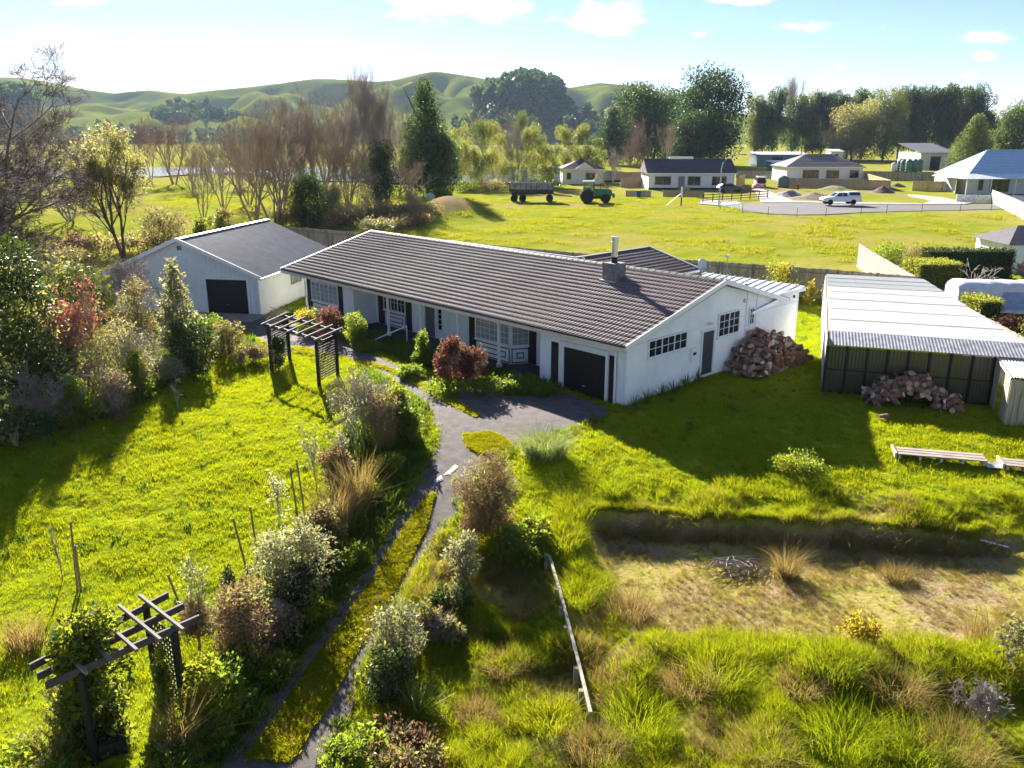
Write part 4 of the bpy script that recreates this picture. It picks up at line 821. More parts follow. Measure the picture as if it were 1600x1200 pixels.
# ------------------------------------------------------------------ timber frames on the grass
pal_m = M('weathered_plank', (.33, .28, .24), .85, .2, scale=2, stretch=(1, 8, 8)); pal_e = M('raw_plank_end', (.55, .45, .30), .85)
def frame_(u0, v0, u1, v1, label, n=4):
    a = P(u0, v0); b = P(u1, v1); L = np.linalg.norm((b - a)[:2]); t = thing('plank_frame', label, 'timber frame', tuple((a)), math.atan2(b[1] - a[1], b[0] - a[0]))
    for i in range(3): MB().box(.05, L, .02 + i * .26, .22 + i * .26, .16, .20).build('plank', pal_m, t)
    for i in range(n): x_ = .1 + i * (L - .25) / (n - 1); MB().box(x_, x_ + .09, -.02, .80, .03, .158).build('bearer', pal_e, t)
    MB().box(-.02, .045, -.03, .82, .05, .25).build('end_board', pal_e, t); return t
frame_(1398, 717, 1542, 733, 'long grey plank frame lying on the grass alone', 5); frame_(1566, 735, 1660, 747, 'grey plank frame lying past the tin sheet at the long frame\'s end', 4)
a = P(1543, 733); MB().ext([(0, 0, .05), (.62, -.1, .05), (.7, .55, .05), (.05, .65, .05)], (0, 0, .012)).build('tin_sheet', M('blue_tin', (.35, .40, .52), .4, metal=.4), loc=tuple(a)); tag(bpy.data.objects['tin_sheet'], 'small blue-grey tin sheet lying between the two plank frames', 'metal sheet')

# ------------------------------------------------------------------ fences round the section
pale_m = M('weathered_paling', (.26, .225, .185), .9, .25, scale=1.2, stretch=(3, 3, .5)); post_m = M('fence_post', (.19, .155, .12), .9, .2); pale_l = M('pale_paling', (.36, .33, .28), .9, .15, scale=1.2, stretch=(3, 3, .5))
def paling_fence(pts, h, label, mat, pw=.15, post=2.4, both=False, cat='fence', name='paling_fence', base=None, rails=True):
    t = thing(name, label, cat, (pts[0][0], pts[0][1], 0)); o0 = np.array([pts[0][0], pts[0][1]])
    pal = MB(); rl = MB(); posts = []
    for a, b in zip(pts[:-1], pts[1:]):
        a = np.array(a[:2], float); b = np.array(b[:2], float); L = np.linalg.norm(b - a); U = (b - a) / L; n = np.array([U[1], -U[0]]); k = 0
        while k < L - .05:
            p = a + U * (k + pw / 2); zb = float(tz(*p)) if base is None else base; hh = h * random.uniform(.975, 1.0); w2 = pw * .47; q0 = p - o0
            A3 = (*(q0 - U * w2), zb); pal.ext([(*(q0 - U * w2 + n * .02), zb), (*(q0 + U * w2 + n * .02), zb), (*(q0 + U * w2 + n * .02), zb + hh), (*(q0 - U * w2 + n * .02), zb + hh)], (n[0] * .02, n[1] * .02, 0)); k += pw
        k = 0
        while k <= L + .1:
            p = a + U * min(k, L - .06); zb = float(tz(*p)) if base is None else base; q0 = p - o0; posts.append((q0, zb, U, n)); k += post
        if rails:
            for zz in (.35, h - .3):
                m0 = int(L / 4) + 1
                for i in range(m0):
                    p0 = a + U * (L * i / m0); p1 = a + U * (L * (i + 1) / m0); z0_ = float(tz(*p0)) if base is None else base; z1_ = float(tz(*p1)) if base is None else base; rl.bar((*(p0 - o0 - n * .03), z0_ + zz), (*(p1 - o0 - n * .03), z1_ + zz), .04, .09)
    po = pal.build('palings', mat, t); po['kind'] = 'stuff'
    if rails: rl.build('rails', post_m if mat is not pale_l else pale_l, t)
    for q0, zb, U, n in posts: MB().box(q0[0] - .05, q0[0] + .05, q0[1] - .05, q0[1] + .05, zb - .1, zb + h + .02).build('post', post_m if mat is pale_m else mat, t)
    return t
FB = [(-24, 80.0), (-4.2, 68.6), (6.6, 61.6), (13.7, 58.6), (20.9, 54.8), (25.6, 51.9)]
paling_fence(FB[::-1], 2.05, 'long weathered grey paling fence between the house and the open field', pale_m)
paling_fence([(28.6, 68.5), (25.7, 52.0)], 1.95, 'pale sunlit paling fence running out along the neighbour\'s hedge', pale_l)
paling_fence([(25.7, 51.9), (24.0, 40), (22.5, 30)], 1.7, 'boundary paling fence along the far side of the shed', pale_l)
# low wooden edging rail with stub posts
er = thing('edging_rail', 'bleached low timber rail on stub posts along the grass bank', 'timber rail', tuple(P(858, 885)))
e0 = P(858, 885); pts_ = [P(858, 885), P(874, 940), P(889, 1000), P(905, 1065), P(922, 1140)]; bl = M('bleached_timber', (.40, .35, .29), .85, .3, scale=9)
for i in range(4): MB().bar(pts_[i] - e0 + [0, 0, .34 + .02 * i], pts_[i + 1] - e0 + [0, 0, .36 + .02 * i], .07, .06).build('rail', bl, er)
for p in pts_[:-1] + [(pts_[1] + pts_[2]) / 2, (pts_[3] + pts_[4]) / 2]: MB().bar(p - e0 + [-.08, 0, -.3], p - e0 + [-.08, 0, .38], .11, .11).build('stub_post', M('old_post', (.30, .24, .18), .9), er)
# ------------------------------------------------------------------ pergolas
perg = M('black_stained_timber', (.022, .018, .018), .6, .2, scale=3); perg_t = M('greyed_beam_top', (.085, .07, .072), .75, .2, scale=4); slat_m = M('greyed_slat', (.20, .175, .18), .8, .15)
def lattice(parent, a, b, z0, z1, mat):
    a = np.array(a); b = np.array(b); L = np.linalg.norm(b - a); U = (b - a) / L; n = np.array([U[1], -U[0]]); lo = MB(); k = 0
    nx_ = int(L / .115); nz_ = int((z1 - z0) / .115)
    for i in range(nx_ + 1): p = a + U * (L * i / nx_); lo.bar((*p, z0), (*p, z1), .048, .014, up=(*n, 0))
    for j in range(nz_ + 1): z = z0 + (z1 - z0) * j / nz_; lo.bar((*(a + n * .012), z), (*(b + n * .014), z), .014, .048)
    return lo.build('lattice', mat, parent)
def pergola(label, F, h, nslat, over=.45, tilt=0):
    """F: four feet (near-left, near-right of first panel, then of the second panel)"""
    a0, a1, b0, b1 = [np.array(f[:3]) for f in F]; o = a0; t = thing('pergola', label, 'pergola', tuple(o)); top = max(f[2] for f in F) + h
    for f in (a0, a1, b0, b1): MB().bar(f - o + [0, 0, -.1], np.array([f[0], f[1], top]) - o, .14, .14).build('post', perg, t)
    for p, q2 in ((a0, a1), (b0, b1)): lattice(t, (p - o)[:2] * .94 + (q2 - o)[:2] * .06, (q2 - o)[:2] * .94 + (p - o)[:2] * .06, max(p[2], q2[2]) - o[2] + .3, top - o[2] - .12, perg)
    def beam(p, q2, nm, w, hh, z, mt, ov):
        p = np.array([p[0], p[1], z]); q2 = np.array([q2[0], q2[1], z]); d = (q2 - p) / np.linalg.norm(q2 - p); MB().bar(p - d * ov - [o[0], o[1], 0], q2 + d * ov - [o[0], o[1], 0], w, hh).build(nm, mt, t)
    zt = top - o[2]
    beam(a0, b0, 'beam', .05, .14, zt + .05, perg_t, over); beam(a1, b1, 'beam', .05, .14, zt + .05, perg_t, over)
    for i in range(nslat): f = i / (nslat - 1); f = f * 1.12 - .06; beam(a0 * (1 - f) + b0 * f, a1 * (1 - f) + b1 * f, 'slat', .045, .07, zt + .155, slat_m, over * .9)
    return t
pergola('dark lattice-sided pergola standing on the lawn edge before the veranda', [P(425, 578), P(453, 562), P(499, 604), P(528, 588)], 2.08, 7)
pn = [P(228, 1135), P(262, 1150)]; pf_ = [P(98, 1150), P(128, 1185)]
def pergola_b():
    zt = 2.1; fs = [gz(u, v, -1.15 + zt) for u, v in ((228, 950), (272, 985), (95, 1020), (125, 1050))]; feet = [np.array([f[0], f[1], float(tz(f[0], f[1]))]) for f in fs]; return feet
fb = pergola_b(); tp = thing('pergola', 'dark slatted pergola half swallowed by a leafy climber on the lower lawn', 'pergola', tuple(fb[0])); o = fb[0]; zt = 1.05 - o[2] - .12
for f in fb: MB().bar(f - o + [0, 0, -.1], np.array([f[0] - o[0], f[1] - o[1], zt]), .11, .11).build('post', perg, tp)
for p, q2 in ((fb[0], fb[1]), (fb[2], fb[3])): lattice(tp, (p - o)[:2] * .94 + (q2 - o)[:2] * .06, (q2 - o)[:2] * .94 + (p - o)[:2] * .06, .35, zt - .1, perg)
for k in range(3):
    f = k / 2; p = fb[0] * (1 - f) + fb[1] * f - o; q2 = fb[2] * (1 - f) + fb[3] * f - o; d = (q2 - p); d[2] = 0; d /= np.linalg.norm(d); MB().bar((*(p - d * .55)[:2], zt + .05), (*(q2 + d * .6)[:2], zt + .05), .05, .15).build('beam', perg_t, tp)
for k in range(5):
    f = k / 4 * 1.02 - .02; p = fb[0] * (1 - f) + fb[2] * f - o; q2 = fb[1] * (1 - f) + fb[3] * f - o; d = q2 - p; d[2] = 0; d /= np.linalg.norm(d); MB().bar((*(p - d * .35)[:2], zt + .165), (*(q2 + d * .35)[:2], zt + .165), .055, .07).build('slat', slat_m, tp)
# stakes
stake_m = M('garden_stake', (.27, .20, .11), .9, .2); 
for (ub, vb, ut, vt, lab) in [(318, 540, 312, 500, ''), (121, 920, 110, 815, 'thin grey stake on the lower lawn beside the leafy pergola, taller of the pair'), (126, 922, 117, 852, 'thin grey stake on the lower lawn beside the leafy pergola, shorter of the pair'),
        (388, 898, 364, 810, 'leaning stake of the pair beside the glossy white-flecked bush'), (404, 880, 391, 792, 'upright stake of the pair beside the glossy white-flecked bush'), (290, 965, 262, 898, 'leaning stake behind the leafy pergola\'s slats'),
        (464, 800, 453, 730, 'leaning stake of the pair above the brown grass clump'), (474, 788, 463, 718, 'upright stake of the pair above the brown grass clump'), (565, 700, 555, 640, 'stake beside the staked saplings near the grey twiggy hedge'), (570, 692, 564, 635, 'second stake beside the saplings near the grey twiggy hedge')]:
    if not lab: continue
    a = P(ub, vb); b = atY(ut, vt, a[1] + .05); o = MB().tube([(0, 0, -.05), tuple(b - a)], [.032, .026], 7).build('garden_stake', stake_m, loc=tuple(a)); tag(o, lab, 'stake', 'garden stakes')
a = P(170, 1175); bx = thing('broken_crate', 'broken black slatted crate in the weeds below the leafy pergola', 'crate', tuple(a), .5)
for i in range(4): MB().box(-.3 + i * .16, -.17 + i * .16, -.2, .2, .35, .38).build('slat', perg, bx)
MB().box(-.3, .34, -.22, -.19, .0, .34).build('side', perg, bx); MB().box(-.3, .34, .19, .22, 0, .34).build('side', perg, bx); MB().box(-.33, -.3, -.22, .22, 0, .34).build('side', perg, bx)
a = P(1553, 860); o = MB().tube([(-.35, .2, .25), (.35, -.1, .16)], .03, 8).build('white_pipe', trim_w, loc=tuple(a)); tag(o, 'short white plastic pipe sticking out of the bank corner', 'pipe')
# ------------------------------------------------------------------ plants
LEAF = {
 'glossy': LM('glossy_leaf', (0.026, 0.053, 0.016), (0.075, 0.114, 0.030), .2, .5, .4),
 'green': LM('green_leaf', (0.081, 0.149, 0.027), (0.189, 0.257, 0.046), .45, .45, .3),
 'bright': LM('bright_leaf', (.110, .160, .018), (.240, .250, .035), .5, .35, .4),
 'yellow': LM('yellow_leaf', (.26, .22, .02), (.36, .30, .05), .45, .4, .3),
 'grey': LM('grey_leaf', (.17, .175, .12), (.30, .28, .22), .35, .5, .4),
 'silver': LM('silver_leaf', (.10, .13, .07), (.40, .40, .33), .35, .42, .45),
 'brown': LM('brown_leaf', (.20, .125, .075), (.30, .21, .12), .3, .7, .2, (1.2, 1, .8)),
 'red': LM('red_leaf', (.13, .045, .040), (.20, .09, .06), .3, .6, .3, (1.3, .9, .8)),
 'olive': LM('olive_leaf', (0.098, 0.117, 0.052), (0.286, 0.260, 0.156), .4, .5, .35),
 'pine': LM('pine_needle', (0.022, 0.050, 0.020), (0.060, 0.100, 0.034), .3, .5, .3),
 'euc': LM('gum_leaf', (0.054, 0.088, 0.032), (0.135, 0.155, 0.047), .35, .45, .35),
 'willow': LM('willow_leaf', (.090, .115, .035), (.190, .195, .070), .45, .45, .3),
 'orange': LM('orange_twig_leaf', (.45, .16, .10), (.30, .11, .08), .4, .6, .2, (1.3, .9, .8)),
}
TW = {'umber': M('umber_twig', (.13, .095, .085), .9, .2), 'grey': M('grey_twig', (.33, .28, .25), .9, .2), 'brown': M('brown_twig', (.32, .245, .18), .9, .2), 'red': M('red_twig', (.33, .215, .18), .9, .2), 'tan': M('tan_twig', (.34, .25, .17), .9, .2), 'dark': M('dark_bark', (.075, .06, .052), .95, .25, scale=3, bump=.5), 'trunk': M('tree_bark', (.13, .105, .09), .95, .25, scale=3, bump=.5), 'mauve': M('mauve_twig', (.33, .275, .24), .9, .2), 'pale': M('pale_twig', (.40, .35, .31), .9, .2)}
def leafcloud(seed, lumps, n, ls, asp=.45, out=.6, hang=0.0, fill=.35):
    r = np.random.default_rng(seed); Lp = np.array([l[:6] for l in lumps], float); w = Lp[:, 3] * Lp[:, 4] * Lp[:, 5]; w = w ** .7; k = r.choice(len(Lp), n, p=w / w.sum())
    d = r.normal(size=(n, 3)); d /= np.linalg.norm(d, axis=1)[:, None]; rad = np.where(r.random(n) < fill, r.random(n) ** .5, r.uniform(.82, 1.08, n))
    p = Lp[k, :3] + d * Lp[k, 3:6] * rad[:, None]
    t = d * out + r.normal(size=(n, 3)) * .6 + np.array([0, 0, -hang]); t /= np.linalg.norm(t, axis=1)[:, None]
    s = np.cross(t, r.normal(size=(n, 3))); s /= np.linalg.norm(s, axis=1)[:, None]
    L = ls * (.45 + 1.2 * r.random(n) ** 1.6)[:, None]; W = L * asp * .5; f = np.cross(t, s) * L * .12
    V = np.stack([p, p + t * L * .5 + s * W + f, p + t * L, p + t * L * .5 - s * W + f], 1).reshape(-1, 3)
    return V, np.arange(4 * n).reshape(n, 4)
def skeleton(seed, h, spread, levels=4, n0=3, nchild=4, up=.25, ang=.6, shrink=.62, r0=.04, wig=.18, trunk=.25, seg=3):
    """branching lines (points, radii) filling height h and half-width spread"""
    q = random.Random(seed); Ls = []
    def grow(p, d, L, rad, lv):
        pts = [p]; rr = [rad]; dd = d.copy()
        for k in range(seg):
            dd = (dd + Vector((q.gauss(0, wig), q.gauss(0, wig), q.gauss(0, wig) + up * .35))).normalized(); pts.append(pts[-1] + dd * (L / seg)); rr.append(rad * (1 - .55 * (k + 1) / seg))
        Ls.append((pts, rr, lv))
        if lv >= levels: return
        for c in range(nchild if lv else nchild + 1):
            f = q.uniform(.3, 1.0); i = min(seg - 1, int(f * seg)); b = pts[i].lerp(pts[i + 1], f * seg - i); ax = dd.cross(Vector((q.gauss(0, 1), q.gauss(0, 1), q.gauss(0, 1)))).normalized(); nd = (Matrix.Rotation(q.uniform(.5, 1.3) * ang, 3, ax) @ dd).normalized(); grow(b, nd, L * shrink * q.uniform(.7, 1.15), max(rad * .5, .0006), lv + 1)
    for k in range(n0):
        a = 6.283 * k / n0 + q.uniform(-.4, .4); lean = spread / h * q.uniform(.3, 1.0); grow(Vector((.02 * math.cos(a), .02 * math.sin(a), 0)), Vector((math.cos(a) * lean, math.sin(a) * lean, 1)).normalized(), h * (1 - .0) * .55, r0 * q.uniform(.7, 1.1), 0)
    return Ls
def fit(Ls, h, w):
    A = np.array([tuple(p) for l in Ls for p in l[0]]); zs = h / max(A[:, 2].max(), 1e-3); rr = np.percentile(np.hypot(A[:, 0], A[:, 1]), 97); xs = (w / 2) / max(rr, 1e-3)
    return [([Vector((p.x * xs, p.y * xs, p.z * zs)) for p in l[0]], l[1], l[2]) for l in Ls]
def tubes(Ls, minr=0.0, rs=1.0):
    V = []; Fq = []
    for pts, rr, lv in Ls:
        n = 7 if lv == 0 else (5 if lv == 1 else 3); b0 = len(V)
        for i, p in enumerate(pts):
            d = (pts[min(i + 1, len(pts) - 1)] - pts[max(i - 1, 0)]).normalized(); a = d.cross(Vector((0, 0, 1)) if abs(d.z) < .9 else Vector((1, 0, 0))).normalized(); b = d.cross(a); r = max(rr[i] * rs, minr)
            for k in range(n): c_, s_ = math.cos(6.283 * k / n) * r, math.sin(6.283 * k / n) * r; V.append((p.x + a.x * c_ + b.x * s_, p.y + a.y * c_ + b.y * s_, p.z + a.z * c_ + b.z * s_))
        for i in range(len(pts) - 1):
            for k in range(n): Fq.append((b0 + i * n + k, b0 + i * n + (k + 1) % n, b0 + (i + 1) * n + (k + 1) % n, b0 + (i + 1) * n + k))
    return V, Fq
def lumps_for(form, h, w, seed, n=None):
    q = random.Random(seed); L = []; R_ = w / 2
    if form == 'round':
        for k in range(n or 26):
            a = q.uniform(0, 6.283); rr = R_ * .80 * math.sqrt(q.random()); z = h * q.uniform(.12, .9); s = 1 - .7 * abs(z / h - .45); r = R_ * q.uniform(.14, .38); L.append((rr * s * math.cos(a), rr * s * math.sin(a), min(z, h - r * .8), r, r, min(r, h * .3)))
    elif form == 'upright':
        for k in range(n or 14):
            a = q.uniform(0, 6.283); z = h * q.uniform(.1, .93); tp = 1 - .75 * max(0, z / h - .35); rr = R_ * .55 * q.random() * tp; r = R_ * q.uniform(.3, .5) * tp; L.append((rr * math.cos(a), rr * math.sin(a), min(z, h - r * .6), r, r, r * 1.2))
    elif form == 'cone':
        m = n or 26
        for k in range(m):
            z = h * (.12 + .86 * (k / m) ** .9); tp = 1 - (z / h) ** 1.25; a = k * 2.4 + q.uniform(-.3, .3); rr = R_ * .72 * tp * q.uniform(.5, 1.0); r = R_ * (.16 + .34 * tp) * q.uniform(.8, 1.1); L.append((rr * math.cos(a), rr * math.sin(a), min(z, h - r * .3), r, r, r * .55))
    elif form == 'wide':
        for k in range(n or 26):
            a = q.uniform(0, 6.283); rr = R_ * .95 * math.sqrt(q.random()); r = min(R_ * .3, h * .42) * q.uniform(.45, 1.1); L.append((rr * math.cos(a), rr * math.sin(a), q.uniform(.35, .75) * h * (1 - .4 * rr / R_), r, r, r * .8))
    elif form == 'tall':           # tall gum: clumps up a trunk, open between
        for k in range(n or 20):
            z = h * q.uniform(.22, .95); s = 1 - .5 * abs(z / h - .62) * 1.6; a = q.uniform(0, 6.283); rr = R_ * .75 * s * q.random() ** .6; r = R_ * q.uniform(.13, .34); L.append((rr * math.cos(a), rr * math.sin(a), min(z, h - r * .5), r, r, r * .75))
    elif form == 'box':
        for k in range(n or 40): L.append((q.uniform(-.44, .44) * w, 0, q.uniform(.2, .82) * h, w * .1, w * .1, h * .16))
    return L
ALT = {'glossy': 'olive', 'green': 'bright', 'silver': 'grey', 'olive': 'brown', 'brown': 'olive', 'red': 'brown', 'grey': 'olive', 'bright': 'green', 'yellow': 'green', 'orange': 'brown'}
CACHE = {}
def proto(key, fn):
    if key not in CACHE: CACHE[key] = fn()
    return CACHE[key]
def shrub(label, u, vb, vt, wpx, leaf='green', form='round', n=3000, ls=.11, seed=None, stem='brown', name='shrub', cat='shrub', group=None, asp=.45, depth_=None, twigs=0, fill=.35, hang=0.0, dx=0):
    p = P(u, vb); h = max(.25, atY(u, vt, p[1])[2] - p[2]); w = wpx * mpp(p); seed = seed if seed is not None else int(u * 7 + vb); t = thing(name, label, cat, tuple(p), (seed % 7) * .9, group)
    Ls = fit(skeleton(seed, h * .85, w * .4, 2, 3, 3, r0=.012 + .012 * h), h * .85, w * .75); V, Fq = tubes(Ls, .006); obj('stems', mesh_np('stems', V, Fq), TW[stem], t)
    V, Fq = leafcloud(seed, lumps_for(form, h, w, seed), n, ls, asp, fill=fill, hang=hang); obj('foliage', mesh_np('foliage', V, Fq), LEAF[leaf], t)
    if n >= 1000: V, Fq = leafcloud(seed + 3, lumps_for(form, h * 1.03, w * 1.12, seed + 9), int(n * (.15 if leaf == 'glossy' else .35)), ls, asp, fill=.6); obj('mixed_growth', mesh_np('mixed_growth', V, Fq), LEAF[ALT[leaf]], t, kind='stuff')
    if twigs:
        Ls = fit(skeleton(seed + 5, h, w * .5, 3, 6, twigs, r0=.010, ang=.7), h * 1.02, w); V, Fq = tubes(Ls, .005); obj('twigs', mesh_np('twigs', V, Fq), TW['grey' if stem == 'brown' else stem], t)
    return t
def twiggy(label, u, vb, vt, wpx, stem='brown', levels=4, n0=5, nch=4, seed=None, leaf=None, nl=0, ls=.05, name='twiggy_shrub', cat='shrub', group=None, minr=.006, r0=.03, up=.2, ang=.7, wig=.18):
    p = P(u, vb); h = max(.25, atY(u, vt, p[1])[2] - p[2]); w = wpx * mpp(p); seed = seed or int(u * 3 + vb); t = thing(name, label, cat, tuple(p), (seed % 5), group)
    Ls = fit(skeleton(seed, h, w / 2, levels, n0, nch, r0=r0, up=up, ang=ang, wig=wig), h, w); V, Fq = tubes(Ls, minr); obj('branches', mesh_np('branches', V, Fq), TW[stem], t)
    if leaf:
        r = np.random.default_rng(seed); tips = np.array([tuple(l[0][-1]) for l in Ls if l[2] >= levels - 1]); c = tips[r.integers(0, len(tips), nl)]; V, Fq = leafcloud(seed, [(0, 0, 0, .12, .12, .12)], nl, ls); V = (V.reshape(-1, 4, 3) + c[:, None]).reshape(-1, 3); obj('leaves', mesh_np('leaves', V, Fq), LEAF[leaf], t)
    return t
def spiky(label, u, vb, vt, wpx, mat, n=60, wl=.05, name='spiky_plant', cat='plant', droop=.6, group=None):
    p = P(u, vb); h = atY(u, vt, p[1])[2] - p[2]; w = wpx * mpp(p); t = thing(name, label, cat, tuple(p), 0, group); r = random.Random(int(u)); V = []; Fq = []
    for k in range(n):
        a = r.uniform(0, 6.283); e = r.uniform(.15, 1.45); L = math.hypot(w / 2, h) * r.uniform(.75, 1.05); d = Vector((math.cos(a) * math.cos(e), math.sin(a) * math.cos(e), math.sin(e))); s = Vector((-math.sin(a), math.cos(a), 0)) * wl / 2; b0 = len(V)
        for i in range(5):
            f = i / 4; pt = d * L * f + Vector((0, 0, -droop * L * .35 * f * f * math.cos(e))); ww = (1 - f ** 2.5) * (.5 + f if f < .5 else 1); V += [tuple(pt - s * ww), tuple(pt + s * ww)]
        Fq += [(b0 + 2 * i, b0 + 2 * i + 1, b0 + 2 * i + 3, b0 + 2 * i + 2) for i in range(4)]
    obj('leaf_rosette', mesh_np('leaf_rosette', V, Fq), mat, t); MB().tube([(0, 0, -.05), (0, 0, .12)], [.08, .05], 7).build('stem', TW['brown'], t); return t
def clump(label, u, vb, vt, wpx, mat, n=260, name='grass_clump', cat='grass clump', group=None, bend=.5, wd=.014):
    p = P(u, vb); h = atY(u, vt, p[1])[2] - p[2]; w = wpx * mpp(p); t = thing(name, label, cat, tuple(p), 0, group); me = blades(int(u + vb), n, h, w * .36, wd, bend); obj('blades', me, mat, t); me2 = blades(int(u + vb) + 1, n // 3, h * .6, w * .48, wd, 1.2); obj('outer_blades', me2, mat, t); return t

# row between lawn and driveway
twiggy('grey twiggy hedge bush with pale leaves at the driveway bend', 575, 672, 566, 125, 'grey', 4, 7, 4, leaf='grey', nl=3600, ls=.075, minr=.007)
shrub('dense dark green bush with white flecks at the driveway bend', 622, 672, 598, 60, 'green', 'upright', 5200, .10)
shrub('low bright green bush spilling onto the driveway bend', 640, 690, 640, 40, 'bright', 'round', 1800, .12)
clump('small tawny grass clump under the dark green driveway bush', 603, 700, 660, 40, straw_m, 260); clump('tall tawny brown grass clump beside the driveway stakes', 558, 796, 716, 56, straw_m, 420, bend=.4); clump('wide tawny grass clump beside the taller brown clump', 522, 828, 752, 66, straw_m, 420)
for i, (u, vb, vt, lab) in enumerate([(556, 712, 612, 'thin sapling with sparse grey leaves tied to two stakes'), (528, 752, 668, 'thin sparse sapling above the tawny clumps'), (495, 770, 662, 'tall thin sparse sapling at the lawn edge above the tawny clumps'), (436, 835, 735, 'thin sparse sapling beside the leaning stake pair'), (310, 1000, 862, 'thin bare sapling behind the leafy pergola'), (98, 905, 815, 'thin leafless twig sapling on the shaded lower lawn'), (278, 640, 585, 'tiny bare sapling on the upper lawn by the left border')]):
    twiggy(lab, u, vb, vt, 46 if i < 5 else 22, 'grey', 2, 2, 5 if i < 5 else 3, seed=50 + i, leaf='silver' if i < 5 else None, nl=340 if i < 5 else 0, ls=.08, name='sapling', cat='sapling', r0=.016, minr=.006)
shrub('broad glossy bush flecked white beside the drive moss strip', 460, 935, 815, 132, 'silver', 'round', 5200, .095, twigs=0); shrub('dark leafy skirt below the glossy white-flecked bush', 465, 948, 890, 90, 'glossy', 'round', 3600, .10)
shrub('small upright glossy bush beside the glossy white-flecked bush', 360, 945, 878, 32, 'glossy', 'upright', 1100, .10)
shrub('dry tan and russet bush above the glossy pergola bush', 385, 1035, 912, 105, 'brown', 'round', 3800, .09, stem='tan', twigs=4); shrub('straggly dry bush between the pergola and tan bush', 312, 1010, 925, 62, 'brown', 'wide', 1500, .08, stem='tan', twigs=4)
shrub('rounded bright glossy bush beside the leafy pergola\'s lattice', 338, 1130, 1036, 100, 'bright', 'round', 3600, .11); shrub('dark low bush between the pergola and the drive', 330, 1155, 1100, 70, 'green', 'wide', 2800, .10); shrub('low dark bush hanging over the drive edge below the pergola', 270, 1205, 1140, 80, 'green', 'wide', 2600, .10)
shrub('low dark green bush on the drive slope below the tawny clumps', 532, 880, 845, 70, 'green', 'wide', 2400, .10); shrub('low dark green bush on the drive slope beside the glossy white-flecked bush', 480, 965, 930, 60, 'green', 'wide', 2400, .10); shrub('low leafy bush on the drive slope below the tan bush', 418, 1055, 1020, 70, 'green', 'wide', 2400, .10)
# climber on the lower pergola
cl_p = fb[2] * .75 + fb[0] * .25; t_ = thing('climber', 'leafy pale-topped climber swallowing one end of the lower pergola', 'climbing plant', tuple(fb[2])); o_ = fb[2]; lum = []
for k in range(46): f = random.random(); s_ = random.random(); z_ = random.uniform(.1, 2.7); lim = .42 if z_ > 1.9 else 1.0; pz = (fb[2] * (1 - f * .42) + fb[0] * f * .42) * (1 - s_) + (fb[3] * (1 - f * .42) + fb[1] * f * .42) * s_ - o_; lum.append((pz[0] * (1 if z_ < 1.9 else .8) - .25 * (z_ < 1.6), pz[1], z_, .34 * (1 if z_ < 2 else .8), .34, .34))
V, Fq = leafcloud(5, lum, 9000, .11, .5); obj('foliage', mesh_np('foliage', V, Fq), LEAF['bright'], t_); V, Fq = leafcloud(6, lum[:30], 4500, .11, .5); obj('dark_foliage', mesh_np('foliage', V, Fq), LEAF['glossy'], t_)  # second set of darker glossy leaves mixed through the climber
V, Fq = tubes(fit(skeleton(9, 2.2, .5, 2, 4, 3, r0=.03), 2.2, 1.2), .008); obj('stems', mesh_np('stems', V, Fq), TW['brown'], t_)
shrub('climber tuft creeping up the far lattice post of the lower pergola', 262, 1120, 1010, 42, 'green', 'upright', 1500, .10, name='climber', cat='climbing plant')
clump('dry clump under the leafy pergola climber', 95, 1190, 1120, 80, straw_m, 300); clump('dry clump at the lower lawn\'s shaded edge', 40, 1010, 960, 70, straw_m, 260); clump('brown clump below the far lattice of the lower pergola', 285, 1180, 1085, 60, straw_m, 320)
shrub('low weedy bush in front of the leafy pergola', 60, 1215, 1150, 130, 'green', 'wide', 3000, .09)
shrub('tall evergreen added past the left end of the border to shade the lawn', -75, 730, 380, 190, 'glossy', 'round', 6000, .2, name='evergreen_tree', cat='tree')  # added mostly out of view, to cast shade over the left lawn
# right of the drive
shrub('round brown twiggy bush on a short trunk at the driveway fork', 758, 838, 703, 104, 'brown', 'round', 9000, .15, stem='tan', asp=.13, twigs=4, fill=.5)
clump('pale spiky flax clump at the corner of the garage drive', 850, 712, 672, 74, LM('flax_leaf', (.13, .18, .07), (.32, .35, .22), .35, .5, .3), 900, 'flax_clump', 'flax', bend=1.1, wd=.018)
shrub('glossy upright bush along the drive below the round twiggy bush', 722, 905, 832, 62, 'silver', 'round', 2300, .09); shrub('dark bush beside the round twiggy bush\'s trunk', 800, 868, 812, 72, 'green', 'wide', 2400, .10); shrub('glossy dark bush below the upright glossy drive bush', 705, 955, 895, 66, 'glossy', 'wide', 2300, .09)
shrub('straggly white-flecked bush between drive and rough grass', 622, 1040, 945, 95, 'silver', 'round', 3200, .085, twigs=3); shrub('dark glossy bush behind the yucca', 610, 1090, 1020, 85, 'glossy', 'round', 2600, .09); shrub('small red-berried bush beside the white-flecked drive bush', 672, 995, 945, 46, 'olive', 'round', 1200, .08, twigs=3)
spiky('green spiky yucca in the weeds beside the drive', 652, 1118, 1060, 64, LM('yucca_leaf', (.10, .14, .03), (.24, .25, .06), .3, .3, .5), 90, .035, 'yucca', 'yucca', .2)
shrub('sprawling yellow-green bush at the foot of the drive, larger', 610, 1210, 1150, 150, 'olive', 'wide', 5200, .10); shrub('yellow-green bush at the foot of the drive, next to the moss strip', 560, 1215, 1130, 90, 'bright', 'wide', 3600, .10)
